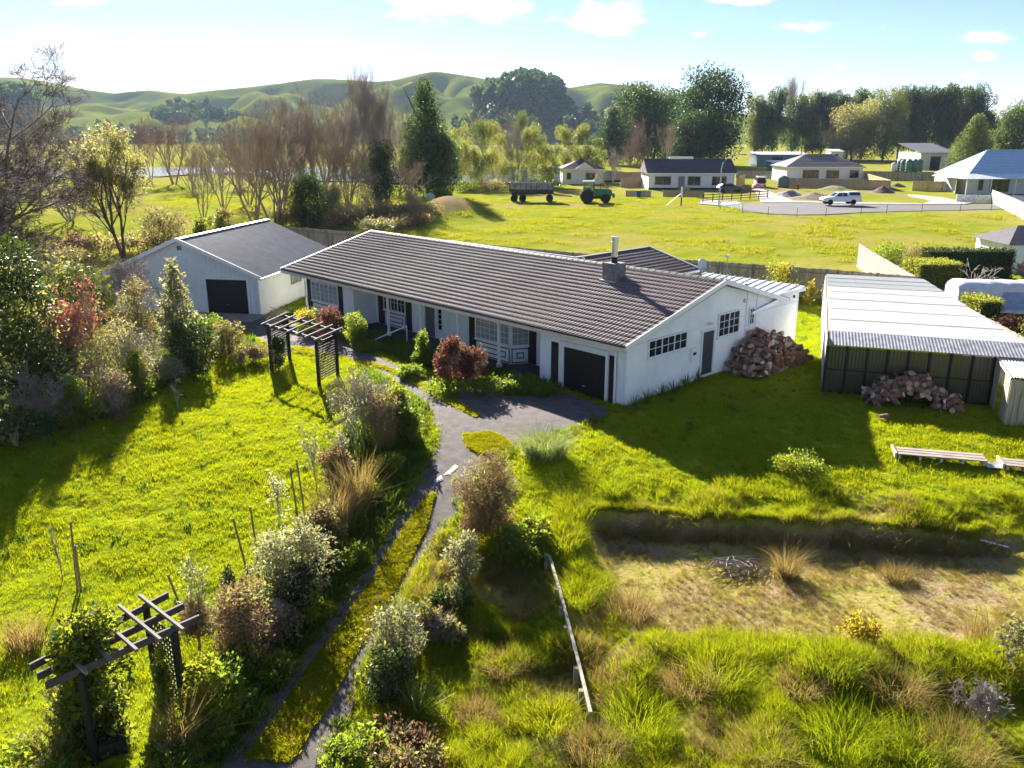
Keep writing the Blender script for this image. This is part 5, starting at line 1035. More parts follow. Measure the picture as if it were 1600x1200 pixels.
for i, (u, vb, vt, w_) in enumerate([(790, 1050, 1010, 60), (745, 1120, 1085, 60), (820, 960, 920, 50), (985, 960, 905, 64), (1400, 905, 870, 40), (1230, 900, 835, 30), (1075, 1080, 1020, 70), (1400, 1090, 1020, 80), (1250, 1080, 1030, 70), (1540, 1000, 940, 60), (930, 1180, 1110, 80), (1190, 1190, 1120, 90), (1500, 1180, 1100, 110)]):
    clump('tussock of tall bleached grass in the rough ground round the dug-out terrace', u, vb, vb - (vb - vt) * .62, w_ * 1.3, straw_m, 420, group='bleached tussocks', bend=1.1, wd=.011)
for i, (u, vb, vt, w_) in enumerate([(1000, 1130, 1070, 100), (1120, 1060, 1000, 90), (1300, 1040, 990, 90), (1320, 1160, 1090, 110), (1420, 1170, 1110, 110), (860, 1130, 1080, 80), (900, 800, 760, 60), (960, 770, 735, 40), (880, 850, 805, 60), (900, 940, 890, 60)]):
    clump('tussock of tall green grass in the rough ground round the dug-out terrace', u, vb, vb - (vb - vt) * .6, w_ * 1.4, rough_m, 520, group='green tussocks', wd=.014, bend=1.2)
shrub('small yellow-leaved bush growing from the dug-out terrace', 1345, 1005, 950, 66, 'yellow', 'round', 900, .11, fill=.6); twiggy('spindly sapling with pale leaves beside the dug-out terrace', 1572, 1050, 955, 70, 'grey', 3, 2, 4, leaf='olive', nl=700, ls=.10, name='sapling', cat='sapling', r0=.03)
twiggy('grey dead bush on the bank beyond the spindly sapling', 1535, 1130, 1060, 90, 'grey', 4, 7, 4, minr=.004); shrub('low weedy green mound on the grass before the firewood', 1245, 738, 700, 76, 'bright', 'wide', 2600, .08)
t_ = thing('branch_pile', 'heap of grey pruned branches on the dug-out terrace', 'branch pile', tuple(P(1150, 890))); r_ = random.Random(3)
for k in range(60):
    a = r_.uniform(0, 6.283); L = r_.uniform(.5, 1.5); x_, y_ = r_.gauss(0, .45), r_.gauss(0, .25); z_ = max(.03, .4 - .45 * math.hypot(x_, y_ * 1.3)) * r_.uniform(.2, 1); d = Vector((math.cos(a), math.sin(a) * .6, r_.uniform(-.15, .3))) * L / 2; MB().tube([Vector((x_, y_, z_)) - d, Vector((x_, y_, z_ + .05)), Vector((x_, y_, z_)) + d], [.016, .014, .006], 4).build('branch', TW['pale'] if k % 3 else TW['brown'], t_)
# garden before the house
shrub('golden-leaved bush beside the dark red bush at the veranda end', 480, 520, 482, 48, 'yellow', 'round', 1700, .12); shrub('dark red bush beneath the curtained end window', 517, 530, 478, 46, 'red', 'round', 2600, .11); shrub('dense green bush beside the veranda corner', 556, 542, 487, 44, 'green', 'round', 3200, .11); shrub('green bush beside the veranda handrail', 660, 572, 519, 36, 'green', 'upright', 2200, .11)
shrub('larger russet hydrangea before the veranda post', 700, 600, 526, 52, 'red', 'round', 2400, .13, twigs=3); shrub('russet hydrangea beside the bay window', 738, 606, 540, 48, 'red', 'round', 2200, .13, twigs=3)
for i, (u, vb, vt, w_) in enumerate([(700, 615, 590, 70), (770, 614, 582, 60), (805, 612, 576, 60), (840, 617, 590, 55), (640, 590, 565, 40), (580, 548, 530, 40)]): shrub('low dark green groundcover mound in the bed before the veranda', u, vb, vt, w_, 'green', 'wide', 1700, .11, group='veranda bed mounds')
for i, (u, vb, vt) in enumerate([(990, 640, 618), (1012, 631, 608), (1035, 622, 599), (1052, 615, 592), (1072, 606, 585), (1090, 597, 577)]): spiky('green strap-leaved plant along the foot of the gable wall', u, vb, vt, 34, dark_m, 60, .035, 'strap_leaf_plant', 'plant', group='plants along the gable wall')
twiggy('bare reddish shrub between the garage and the pergola', 440, 520, 478, 70, 'mauve', 4, 6, 3, minr=.008)
# left border
shrub('tall dark glossy evergreen filling the left border', 45, 640, 372, 190, 'glossy', 'round', 12000, .17, name='evergreen_tree', cat='tree'); shrub('dark glossy evergreen behind the orange-twigged shrub', 120, 560, 400, 110, 'glossy', 'round', 5000, .16, name='evergreen_tree', cat='tree')
twiggy('orange-tipped twiggy shrub in the left border', 135, 615, 430, 125, 'brown', 4, 4, 4, leaf='orange', nl=3000, ls=.09, minr=.009, r0=.06)
shrub('pale silvery cone-shaped shrub before the garage', 285, 560, 402, 76, 'silver', 'cone', 5200, .15); shrub('dense dark bush at the lawn edge below the silvery cone shrub', 300, 585, 497, 92, 'glossy', 'round', 6000, .13); shrub('pale bush beside the garage apron', 360, 560, 500, 56, 'olive', 'round', 2400, .12)
shrub('mixed dry-leaved shrub before the garage gable', 225, 560, 430, 96, 'olive', 'upright', 3600, .12, twigs=4); shrub('straggly pale shrub between the orange and silvery shrubs', 205, 612, 500, 100, 'grey', 'round', 3000, .10, twigs=5); twiggy('mauve bare shrub against the garage gable', 205, 505, 395, 90, 'mauve', 4, 5, 4, minr=.009)
shrub('yellow-green big-leaved plant in the left border', 158, 480, 435, 34, 'bright', 'round', 500, .2); shrub('dark feathery bush in front of the orange shrub', 120, 668, 588, 60, 'green', 'upright', 3600, .10); shrub('brown leafless bush on the left border edge', 185, 655, 570, 62, 'brown', 'round', 2200, .08, twigs=5); shrub('dark conical bush at the lawn edge of the left border', 218, 622, 545, 54, 'green', 'cone', 2600, .10)
shrub('low dark bush at the frame corner of the left border', 25, 700, 600, 110, 'glossy', 'wide', 4800, .12); twiggy('tangled mauve twigs in the left border', 70, 668, 560, 120, 'mauve', 4, 6, 4, minr=.007); shrub('brown mounded shrub beside the garage gable', 150, 470, 400, 90, 'brown', 'round', 2600, .10, twigs=4); shrub('dark low bush behind the left border', 90, 420, 372, 90, 'olive', 'wide', 2600, .16)
# behind the shed and along the right boundary
shrub('round citrus tree hung with yellow fruit behind the house', 1217, 470, 406, 54, 'yellow', 'round', 2600, .14, name='citrus_tree', cat='tree'); shrub('small slender citrus bush behind the shed', 1265, 478, 436, 26, 'yellow', 'upright', 900, .13, name='citrus_tree', cat='tree'); shrub('pale bush against the shed\'s far corner', 1288, 478, 440, 18, 'olive', 'upright', 600, .12)
def hedge(label, u0, u1, vb, vt, d, leaf, top=None, n=7000, ls=.10):
    a = P(u0, vb); b = P(u1, vb); L = np.linalg.norm((b - a)[:2]); h = atY(u0, vt, a[1])[2] - a[2]; t = thing('clipped_hedge', label, 'hedge', tuple(a), math.atan2(b[1] - a[1], b[0] - a[0])); r = np.random.default_rng(int(u0)); f = r.integers(0, 4, n); p = np.stack([r.uniform(0, L, n), r.uniform(0, d, n), r.uniform(0, h, n)], -1); p[f == 0, 2] = h; p[f == 1, 1] = 0; p[f == 2, 0] = 0; p[f == 3, 0] = np.where(r.random((f == 3).sum()) < .5, L, p[f == 3, 0]); p += r.normal(0, .035, (n, 3))
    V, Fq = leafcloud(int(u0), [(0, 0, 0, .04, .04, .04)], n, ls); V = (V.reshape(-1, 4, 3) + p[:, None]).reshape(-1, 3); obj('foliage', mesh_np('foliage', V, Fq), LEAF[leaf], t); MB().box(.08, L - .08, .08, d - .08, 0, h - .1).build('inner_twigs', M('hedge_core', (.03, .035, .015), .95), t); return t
hedge('clipped box hedge with a sunny yellow-green top beside the pale fence', 1432, 1497, 462, 412, 2.6, 'bright', n=9000); hedge('tall dark hedge at the far side of the neighbour\'s yard', 1450, 1580, 436, 392, 1.4, 'glossy', n=9000, ls=.14); hedge('low yellow-green hedge beside the covered caravan', 1525, 1562, 512, 470, 2.2, 'bright', n=4000)
shrub('ragged green shrub at the corner of the pale fence', 1390, 428, 377, 55, 'green', 'round', 2600, .14); shrub('pale leafy shrub behind the clipped hedge', 1432, 420, 386, 60, 'olive', 'round', 2200, .14); shrub('dark red low shrub beside the covered caravan', 1575, 520, 487, 60, 'red', 'wide', 2200, .11); shrub('round golden bush at the corner of the clear-roofed shed', 1606, 560, 496, 36, 'bright', 'round', 1800, .10); twiggy('reddish bare shrub by the neighbour\'s pergola', 1600, 440, 395, 60, 'red', 4, 5, 4, minr=.012)
twiggy('small bare tree growing beside the clear-roofed shed', 1512, 485, 405, 66, 'pale', 3, 3, 3, minr=.012, name='bare_tree', cat='tree')

# further bushes that close the borders
for (lab, u, vb, vt, w, lf, fm) in [('olive bush filling the left border behind the brown bush', 160, 625, 520, 90, 'olive', 'round'), ('dark bush filling the left border beneath the tall evergreen', 75, 640, 520, 110, 'glossy', 'round'), ('low green bush at the foot of the orange-tipped shrub', 150, 655, 600, 80, 'green', 'wide'), ('pale-leaved low bush at the lawn edge below the silvery cone', 255, 600, 540, 60, 'silver', 'wide'), ('leafy green bush where the left border meets the garage apron', 330, 545, 492, 60, 'green', 'round'), ('low pale bush beside the tall pergola\'s lattice', 395, 568, 530, 50, 'olive', 'wide'), ('climber clinging to the far lattice of the upper pergola', 436, 580, 522, 34, 'glossy', 'upright'),
        ('grey-green bush in the hedge row beside the driveway bend saplings', 600, 690, 615, 60, 'olive', 'round'), ('dry bush in the hedge row under the tall sapling', 530, 770, 700, 60, 'brown', 'round'), ('leafy bush in the hedge row above the glossy white-flecked bush', 505, 860, 790, 70, 'olive', 'round'), ('dark bush in the hedge row below the tan bush', 372, 1060, 1005, 70, 'green', 'round'), ('dry-leaved bush in the hedge row beside the tan bush', 430, 1000, 935, 70, 'brown', 'wide'), ('dark bush on the drive slope beside the low leafy bush', 350, 1110, 1065, 70, 'green', 'round'), ('tall green weed bush at the tawny clump\'s foot', 565, 785, 745, 55, 'bright', 'wide'), ('bright weed bush along the drive beside the tawny clumps', 608, 738, 700, 45, 'bright', 'wide'),
        ('scrubby olive bush in the rough grass below the upright glossy drive bush', 690, 1000, 950, 60, 'olive', 'wide'), ('green bramble beside the rail\'s upper end', 815, 880, 840, 60, 'green', 'wide'), ('green bramble behind the round twiggy bush', 830, 850, 800, 60, 'bright', 'wide')]:
    shrub(lab, u, vb, vt, w, lf, fm, 2600, .10, twigs=3 if lf in ('olive', 'brown') else 0)
# ------------------------------------------------------------------ trees
def unit_leafy(form, seed, n, ls, nl=None, hang=0.0, asp=.5, fill=.35):
    def f():
        V, Fq = leafcloud(seed, lumps_for(form, 1.0, 1.0, seed, nl), n, ls, asp, hang=hang, fill=fill); return mesh_np('crown', V, Fq)
    return proto((form, seed, n), f)
def unit_bare(key, **kw):
    def f():
        minr = kw.pop('minr', .0016); Ls = fit(skeleton(**kw), 1.0, 1.0); V, Fq = tubes(Ls, minr); return mesh_np('branches', V, Fq)
    return proto(key, f)
def unit_trunk(seed, bend=.03, r=.022, fork=3, top=.75):
    def f():
        q = random.Random(seed); Ls = []; pts = [Vector((q.gauss(0, bend) * k, q.gauss(0, bend) * k, top * k / 5)) for k in range(6)]; Ls.append((pts, [r * (1 - .15 * k) for k in range(6)], 0))
        for k in range(fork * 2): b = pts[2 + k % 4]; a = q.uniform(0, 6.283); Ls.append(([b, b + Vector((.12 * math.cos(a), .12 * math.sin(a), .1)), b + Vector((.26 * math.cos(a), .26 * math.sin(a), .2))], [r * .5, r * .35, r * .12], 1))
        V, Fq = tubes(Ls); return mesh_np('trunk', V, Fq)
    return proto(('trunk', seed, r), f)
NT = [0]
def tree(label, u, vb, vt, wpx, crown=None, leaf=None, bare=None, twig='mauve', trunk=True, tmat='trunk', group=None, name='tree', Y=None, rz=None, tr=None):
    p = P(u, vb); h = atY(u, vt, p[1])[2] - p[2]; w = wpx * mpp(p); NT[0] += 1
    t = thing(name, label, 'tree', tuple(p - [0, 0, .1]), (NT[0] * 1.7) % 6.28 if rz is None else rz, group); t.scale = (w, w, h)
    if trunk and crown is not None: obj('trunk', unit_trunk(NT[0] % 3, r=tr or .022), None, t).data.materials.append(TW[tmat]) if not unit_trunk(NT[0] % 3, r=tr or .022).materials else obj('trunk', unit_trunk(NT[0] % 3, r=tr or .022), None, t)
    if crown is not None:
        o = bpy.data.objects.new('crown', crown); COL.objects.link(o); o.parent = t
        if not len(crown.materials): crown.materials.append(None)
        o.material_slots[0].link = 'OBJECT'; o.material_slots[0].material = LEAF[leaf]
    if bare is not None:
        o = bpy.data.objects.new('branches', bare); COL.objects.link(o); o.parent = t
        if not len(bare.materials): bare.materials.append(None)
        o.material_slots[0].link = 'OBJECT'; o.material_slots[0].material = TW[twig]
    return t
B_fan = lambda k: unit_bare(('fan', k), seed=100 + k, h=1.0, spread=.45, levels=5, n0=4, nchild=4, up=.35, ang=.55, shrink=.60, r0=.014, wig=.13, minr=.0006)
B_pop = lambda k: unit_bare(('pop', k), seed=200 + k, h=1.0, spread=.05, levels=4, n0=3, nchild=7, up=.9, ang=.35, shrink=.55, r0=.009, wig=.08, minr=.0007)
B_mass = lambda k: unit_bare(('mass', k), seed=300 + k, h=1.0, spread=.5, levels=5, n0=6, nchild=4, up=.25, ang=.7, shrink=.58, r0=.009, wig=.2, minr=.0006)
L_gum = lambda k: unit_leafy('tall', 400 + k, 14000, .028, 60, asp=.6)
L_round = lambda k: unit_leafy('round', 500 + k, 22000, .024, 95, asp=.55)
L_cone = lambda k: unit_leafy('cone', 600 + k, 17000, .030, 80, hang=.25, asp=.4)
L_will = lambda k: unit_leafy('tall', 700 + k, 6500, .028, 30, hang=.5, asp=.4, fill=.6)
# left: big bare tree at the border, gum, river-side trees
pT = P(-40, 440); tN = thing('tree', 'large spreading bare tree overhanging the left border', 'tree', tuple(pT), .4); Ls = fit(skeleton(77, 17.5, 9, 6, 4, 4, up=.12, ang=.6, shrink=.64, r0=.30, wig=.16), 17.5, 27); V, Fq = tubes(Ls, .013); obj('branches', mesh_np('branches', V, Fq), TW['umber'], tN)
pT = P(-30, 470); tN = thing('tree', 'low wide bare tree at the left border beneath the larger one', 'tree', tuple(pT), .4); Ls = fit(skeleton(78, 9.5, 7, 6, 4, 4, up=.02, ang=.65, shrink=.64, r0=.2, wig=.18), 9.5, 17); V, Fq = tubes(Ls, .013); obj('branches', mesh_np('branches', V, Fq), TW['umber'], tN)
pT = P(197, 415); h_ = atY(197, 182, pT[1])[2] - pT[2]; tN = thing('gum_tree', 'sparse olive-leaved tree standing behind the garage gable', 'tree', tuple(pT)); Ls = fit(skeleton(31, h_ * .9, 2.4, 3, 3, 4, up=.5, ang=.5, r0=.17), h_ * .92, 6.4); V, Fq = tubes(Ls, .012); obj('branches', mesh_np('branches', V, Fq), TW['dark'], tN)
r_ = random.Random(8); lum = [(l[0][-1].x * 1.05, l[0][-1].y * 1.05, l[0][-1].z + .2, .62, .62, .55) for l in Ls if l[2] >= 2 and l[0][-1].z > h_ * .34]; r_.shuffle(lum); lum = lum[:110]; V, Fq = leafcloud(32, lum, 15000, .19, .45, fill=.6); obj('crown', mesh_np('crown', V, Fq), LEAF['olive'], tN)
shrub('olive bush beneath the sparse gum behind the garage', 262, 395, 318, 90, 'olive', 'round', 3800, .2, twigs=3); shrub('bright green bush at the garage roof\'s far edge', 345, 372, 338, 34, 'bright', 'upright', 1300, .2); shrub('bright green flax-like bush behind the garage roof', 315, 376, 340, 36, 'bright', 'upright', 1300, .22); shrub('grey-green bush behind the garage roof ridge', 352, 368, 325, 30, 'olive', 'round', 1200, .2)
for (u, vb, vt, w, b, tw, lab) in [(430, 356, 148, 150, B_fan(0), 'brown', 'tall bare many-stemmed tree behind the garage roof ridge'), (318, 345, 222, 60, B_fan(1), 'mauve', 'slender bare tree in the paddock behind the garage'), (272, 288, 172, 96, B_fan(2), 'red', 'reddish bare tree on the near river bank beyond the garage'),
        (236, 284, 180, 56, B_fan(1), 'red', 'smaller reddish bare tree next to the reddish river-bank tree'), (470, 325, 122, 90, B_fan(1), 'mauve', 'bare tree rising beside the tall many-stemmed one'), (520, 322, 150, 120, B_mass(0), 'brown', 'broad bare tree in the thicket between the evergreens'), (560, 318, 86, 60, B_pop(0), 'mauve', 'tall bare poplar in the thicket with a split spire'), (602, 316, 88, 70, B_pop(1), 'mauve', 'tall bare poplar standing next to the split-spired poplar'), (590, 318, 150, 110, B_mass(1), 'mauve', 'bushy bare tree at the foot of the two poplars'), (545, 330, 205, 120, B_mass(0), 'tan', 'low tan bare tree at the front of the thicket'),
        (642, 308, 212, 52, B_mass(1), 'pale', 'pale drooping bare tree beside the dark cedar'), (585, 345, 288, 70, B_mass(0), 'tan', 'low tan twiggy bush at the field edge'), (645, 345, 285, 64, B_mass(1), 'tan', 'tan twiggy bush beside the soil mound'), (545, 352, 312, 60, B_mass(1), 'brown', 'brown twiggy bush before the thicket'), (60, 300, 150, 150, B_fan(2), 'mauve', 'hazy bare tree beyond the big overhanging tree'), (150, 290, 190, 110, B_mass(0), 'mauve', 'mauve bare thicket tree by the left river bend'), (375, 292, 185, 90, B_mass(1), 'mauve', 'mauve bare tree on the river bank behind the many-stemmed tree')]:
    tree(lab, u, vb, vt, w, bare=b, twig=tw, name='bare_tree')
for i, (u, vb, vt, w, tw) in enumerate([(20, 330, 200, 170, 'mauve'), (110, 345, 235, 130, 'mauve'), (180, 320, 215, 110, 'brown'), (390, 320, 190, 100, 'brown'), (460, 335, 180, 110, 'brown'), (505, 310, 165, 100, 'mauve'), (610, 300, 170, 90, 'mauve'), (640, 320, 240, 70, 'tan'), (300, 300, 205, 80, 'red'), (398, 350, 152, 140, 'brown'), (350, 330, 185, 120, 'mauve'), (500, 330, 142, 120, 'brown'), (545, 322, 135, 110, 'mauve'), (440, 335, 165, 120, 'brown'), (625, 305, 150, 80, 'mauve')]):
    tree('bare twiggy tree in the winter thicket along the river paddock', u, vb, vt, w, bare=(B_fan(i % 3) if i % 2 else B_mass(i % 2)), twig=tw, name='bare_tree', group='thicket trees')
for i, (u, vb, vt, w, lf) in enumerate([(455, 352, 315, 60, 'brown'), (520, 355, 322, 70, 'brown'), (560, 350, 318, 60, 'olive'), (610, 345, 310, 70, 'brown'), (655, 338, 308, 60, 'olive'), (640, 352, 330, 80, 'brown'), (590, 358, 338, 80, 'grey'), (690, 312, 290, 40, 'green'), (730, 300, 278, 50, 'green'), (770, 300, 276, 50, 'olive'), (850, 296, 274, 60, 'green'), (830, 296, 280, 50, 'olive'), (170, 400, 352, 80, 'olive'), (120, 395, 360, 70, 'brown'), (230, 392, 350, 70, 'olive')]):
    shrub('scrubby bush in the undergrowth along the far field and paddock edge', u, vb, vt, w, lf, 'wide', 1700, .26, twigs=3 if lf == 'brown' else 0, group='field edge undergrowth')
for i, (u, vt, w) in enumerate([(705, 205, 50), (785, 205, 50), (823, 200, 46), (895, 205, 50), (750, 235, 60), (850, 240, 60), (925, 210, 44)]):
    tree('leafy willow-like tree in the row along the river bank behind the trailer', u, 291 if u < 865 else 283, vt, w, L_will(i % 3), 'willow' if i % 3 else 'euc', tmat='dark', group='river bank trees', name='river_tree', tr=.012)
tree('rounded dark evergreen at the garage\'s back fence', 486, 360, 268, 72, L_round(0), 'pine', name='evergreen_tree', trunk=True); tree('dark upright evergreen in the thicket', 596, 326, 220, 62, L_round(1), 'pine', name='evergreen_tree'); tree('olive flowering shrub-tree behind the dark evergreen', 520, 345, 285, 46, L_round(2), 'grey', name='evergreen_tree')
tree('tall dark cedar at the field edge', 668, 308, 124, 108, L_cone(0), 'pine', name='cedar', tmat='dark'); tree('dark lower cedar bough mass beside the tall cedar', 692, 308, 205, 70, L_round(0), 'pine', name='evergreen_tree', tmat='dark')
for i, (u, vt, w, lf) in enumerate([(722, 192, 46, 'willow'), (752, 186, 44, 'euc'), (772, 190, 40, 'willow'), (840, 190, 46, 'willow'), (880, 195, 40, 'willow'), (912, 195, 54, 'willow'), (736, 225, 40, 'willow'), (860, 225, 50, 'euc'), (800, 235, 44, 'willow'), (935, 230, 36, 'willow')]):
    tree('leafy willow-like tree in the row along the river bank behind the trailer', u, 292 if u < 865 else 283, vt, w, L_will(i % 3), lf, tmat='dark', group='river bank trees', name='river_tree', tr=.012)
tree('tall bare tree in the river-bank row behind the trailer', 806, 293, 176, 52, bare=B_fan(1), twig='grey', name='bare_tree'); tree('dark round tree beyond the river', 815, 262, 174, 34, L_round(1), 'euc'); tree('reddish bare tree mass beyond the river', 762, 262, 165, 96, bare=B_mass(0), twig='red', name='bare_tree'); tree('red bare bush mass beside the small far house', 985, 262, 215, 60, bare=B_mass(1), twig='red', name='bare_tree'); tree('pale bare tree before the big pines', 1040, 268, 186, 36, bare=B_fan(2), twig='tan', name='bare_tree'); tree('rust-coloured bare tree among the big pines', 1002, 262, 178, 50, bare=B_mass(0), twig='red', name='bare_tree'); tree('bare willow beside the small far house', 958, 284, 225, 36, bare=B_mass(1), twig='mauve', name='bare_tree')
# big pines and the row of tall trees on the right
for (u, vb, vt, w, c, lf, lab) in [(1108, 262, 104, 132, L_round(0), 'pine', 'huge round-headed pine behind the dark-roofed white house'), (1085, 264, 170, 110, L_round(2), 'pine', 'lower dark boughs of pine behind the dark-roofed white house'), (1020, 258, 130, 104, L_round(1), 'pine', 'open-crowned pine beside the huge round-headed pine'), (985, 256, 136, 92, L_gum(1), 'pine', 'irregular pine at the end of the pine group'), (955, 258, 165, 70, L_cone(1), 'pine', 'dark conical pine next to the irregular pine'), (1062, 256, 138, 96, L_round(2), 'pine', 'pine squeezed between the open and round-headed pines')]:
    tree(lab, u, vb, vt, w, c, lf, name='pine_tree', tmat='dark')
for i, (u, vt, w) in enumerate([(1178, 146, 36), (1204, 140, 34), (1190, 160, 36), (1258, 142, 40), (1280, 148, 38), (1300, 144, 38), (1322, 148, 36), (1345, 142, 40), (1402, 136, 46), (1425, 142, 40), (1444, 138, 42), (1465, 134, 40), (1482, 136, 44), (1504, 136, 44), (1520, 148, 40), (1540, 172, 44), (1235, 152, 36), (1268, 170, 34), (1312, 172, 36)]):
    tree('tall ivy-clad tree in the dark row beyond the new houses', u, 249, vt, w * 1.4, L_gum(i % 3), 'pine' if i % 3 else 'euc', tmat='dark', group='tall tree row', name='row_tree', tr=.03)
    p = P(u, 249); h = atY(u, 190, p[1])[2] - p[2]
tree('bare tapering poplar standing before the dark tree row', 1228, 247, 100, 34, bare=B_pop(2), twig='brown', name='bare_tree'); tree('broad half-bare golden-brown tree before the dark row', 1330, 252, 158, 90, L_round(1), 'olive', name='broad_tree', trunk=True); tree('bare brown twigs of the broad tree\'s side', 1302, 252, 170, 56, bare=B_mass(1), twig='brown', name='bare_tree'); tree('broad dark green tree beside the half-bare golden tree', 1378, 252, 138, 76, L_round(2), 'euc', name='broad_tree'); tree('pale conifer before the farm shed', 1516, 270, 178, 86, L_cone(2), 'euc', name='conifer', tmat='dark'); tree('olive tree at the end of the farm yard', 1585, 262, 158, 90, L_round(0), 'euc', name='broad_tree'); tree('small dark tree behind the pale conifer', 1566, 262, 170, 40, L_gum(0), 'pine')
# woods on the hills (far-off masses)
fw = leafcloud(41, lumps_for('tall', 1, .5, 41, 16), 420, .10, .7); fm = mesh_np('far_pine', *fw); fcol = proto_coll('far_wood', [fm], LEAF['pine'])
def wood(name, u, v, Yk, rx, ry, n, hh, seed):
    r = np.random.default_rng(seed); c = atY(u, v, Yk); a = r.uniform(0, 6.283, n); d = np.sqrt(r.random(n)); x = c[0] + rx * d * np.cos(a); y = Yk + ry * d * np.sin(a); z = hill_z(x, y); return scatter(name, fcol, np.stack([x, y, z - 1], -1), r.uniform(.8, 1.15, n) * hh, tilt=.03, seed=seed, nvar=1)
wood('hill_pine_wood', 810, 146, 985, 50, 60, 330, 27, 1); wood('knoll_wood', -5, 172, 985, 46, 50, 170, 30, 2); wood('hillside_scrub', 318, 186, 1130, 60, 70, 260, 15, 3); wood('valley_wood', 930, 180, 900, 150, 60, 260, 20, 4); wood('valley_scrub', 180, 195, 900, 260, 60, 260, 14, 5)
MB().tube([(0, 0, -2), (0, 0, 17)], [.7, .4], 5).build('mast_pole', iron, tag(thing('radio_mast', 'slim radio mast on the far hill crest', 'mast', (atY(926, 150, 1640)[0], 1640, float(hill_z(atY(926, 150, 1640)[0], 1640)))), 'slim radio mast on the far hill crest', 'mast')); 
# ------------------------------------------------------------------ houses and yards beyond the field
def W(u, v): return P(u, v)
def far_house(label, u0, u1, vb, d, hw_, hr, roofm, wallm, wins, hip=True, rz=0.0, over=.5, name='house', ridge=.0, parts=()):
    a = W(u0, vb); b = W(u1, vb); L = float(np.linalg.norm((b - a)[:2])) if rz == 0 else (u1 - u0) * mpp(a); t = thing(name, label, 'house', tuple(a), rz)
    siding((0, 0), (L, 0), -.1, [(0, hw_), (L, hw_)], pitch=.3).build('front_wall', wallm, t); siding((L, 0), (L, d), -.1, [(0, hw_), (d / 2, hw_ if hip else hw_ + hr * .9), (d, hw_)], pitch=.3).build('side_wall', wallm, t); siding((0, d), (0, 0), -.1, [(0, hw_), (d / 2, hw_ if hip else hw_ + hr * .9), (d, hw_)], pitch=.3).build('side_wall', wallm, t); MB().box(0, L, d - .1, d, -.1, hw_).build('rear_wall', wallm, t)
    o = over; i = (d / 2 + o) if hip else 0.0
    V = [(-o, -o, hw_), (L + o, -o, hw_), (L + o, d + o, hw_), (-o, d + o, hw_), (-o + i, d / 2, hw_ + hr), (L + o - i, d / 2, hw_ + hr)]
    rf = MB().add([(x, y, z - .12) for x, y, z in V], [(0, 1, 5, 4), (2, 3, 4, 5), (1, 2, 5), (3, 0, 4)]).build('roof', M('roof_underlay', (.10, .09, .09), .9), t)
    n = 9
    for k in range(n):
        f0, f1 = k / n, (k + 1) / n; lz = .05 * 1
        def ln(f, s): return (np.array(V[0]) * (1 - f) + np.array(V[4]) * f, np.array(V[1]) * (1 - f) + np.array(V[5]) * f)
        a0, b0 = ln(f0, 0); a1, b1 = ln(f1, 0); MB().add([a0 + [0, 0, lz], b0 + [0, 0, lz], b1 + [0, 0, .0], a1 + [0, 0, 0], a0, b0], [(0, 1, 2, 3), (4, 5, 1, 0)]).build('tile_course', roofm, rf)
    if hip:
        MB().add([np.array(V[1]) + [0, 0, .03], np.array(V[2]) + [0, 0, .03], np.array(V[5]) + [0, 0, .03]], [(0, 1, 2)]).build('hip_face', roofm, rf); MB().add([np.array(V[3]) + [0, 0, .03], np.array(V[0]) + [0, 0, .03], np.array(V[4]) + [0, 0, .03]], [(0, 1, 2)]).build('hip_face', roofm, rf)
    MB().bar(np.array(V[4]) + [0, 0, .05], np.array(V[5]) + [0, 0, .05], .3, .1).build('ridge_cap', roofm, rf); MB().box(-o, L + o, -o - .1, -o, hw_ - .16, hw_ + .0).build('gutter', trim_w, rf)
    for (f, w, z0, z1, c) in wins:
        if c == 0: dm = MB(); wbox(dm, (L * f, 0, 0), UX, NF, 0, w, .03, .08, z0, z1); dm.build('door', M('far_door', (.22, .22, .24), .6), t)
        else: window(t, (L * f, -.02, 0), UX, NF, w, z0, z1, c, 1, gl=glass, curtain=False, fr=.07, bar=.06, frm=M('far_frame', (.32, .27, .23), .6))
    return t, L
roof_br = M('brown_far_tile', (.11, .075, .07), .8, .2); roof_dk = M('charcoal_far_tile', (.075, .07, .082), .7, .15); roof_gr = M('grey_far_tile', (.20, .175, .175), .8, .15); wall_c = M('cream_plaster', (.68, .64, .56), .8, .05)
h1, L1 = far_house('small cream house with brown hipped roof behind the tractor', 879, 941, 287.5, 8.5, 2.9, 2.0, roof_br, wall_c, [(.1, .9, .9, 2.2, 1), (.58, 1.9, .9, 2.2, 2)]); MB().ext([(2.4, -.62, 2.95), (6.2, -.62, 2.95), (4.3, -.62, 4.25)], (0, .3, 0)).build('gablet', wall_c, h1)
h2, L2 = far_house('white single-storey house with charcoal roof facing the cul-de-sac', 1013, 1146, 296.5, 9, 2.9, 2.3, roof_dk, M('white_plaster', (.74, .72, .68), .8, .04), [(.07, 2.9, .9, 2.35, 2), (.345, 1.15, .1, 2.35, 0), (.455, 2.3, .8, 2.35, 2), (.74, 2.6, .8, 2.35, 3)], hip=False, over=.4); MB().box(0, L2, -.06, -.03, -.1, .35).build('dark_plinth', trim_k, h2)
MB().box(4.2, 8.6, 4.2, 4.6, 5.2, 5.62).build('parapet', trim_w, h2); MB().box(5.4, 7.2, -1.3, -.1, -.1, .5).build('front_step', M('step_timber', (.45, .38, .30), .8), h2)
h3, L3 = far_house('long white house with pale grey tiled hip roof behind the new fence', 1228, 1346, 284, 10, 3.0, 2.4, roof_gr, M('white_plaster', (.74, .72, .68), .8), [(.21, 3.4, .7, 2.4, 4), (.52, 2.7, .7, 2.4, 2), (.83, 1.9, .8, 2.4, 2)])
blue = M('pale_blue_iron', (.36, .50, .70), .45, .06, metal=.2)
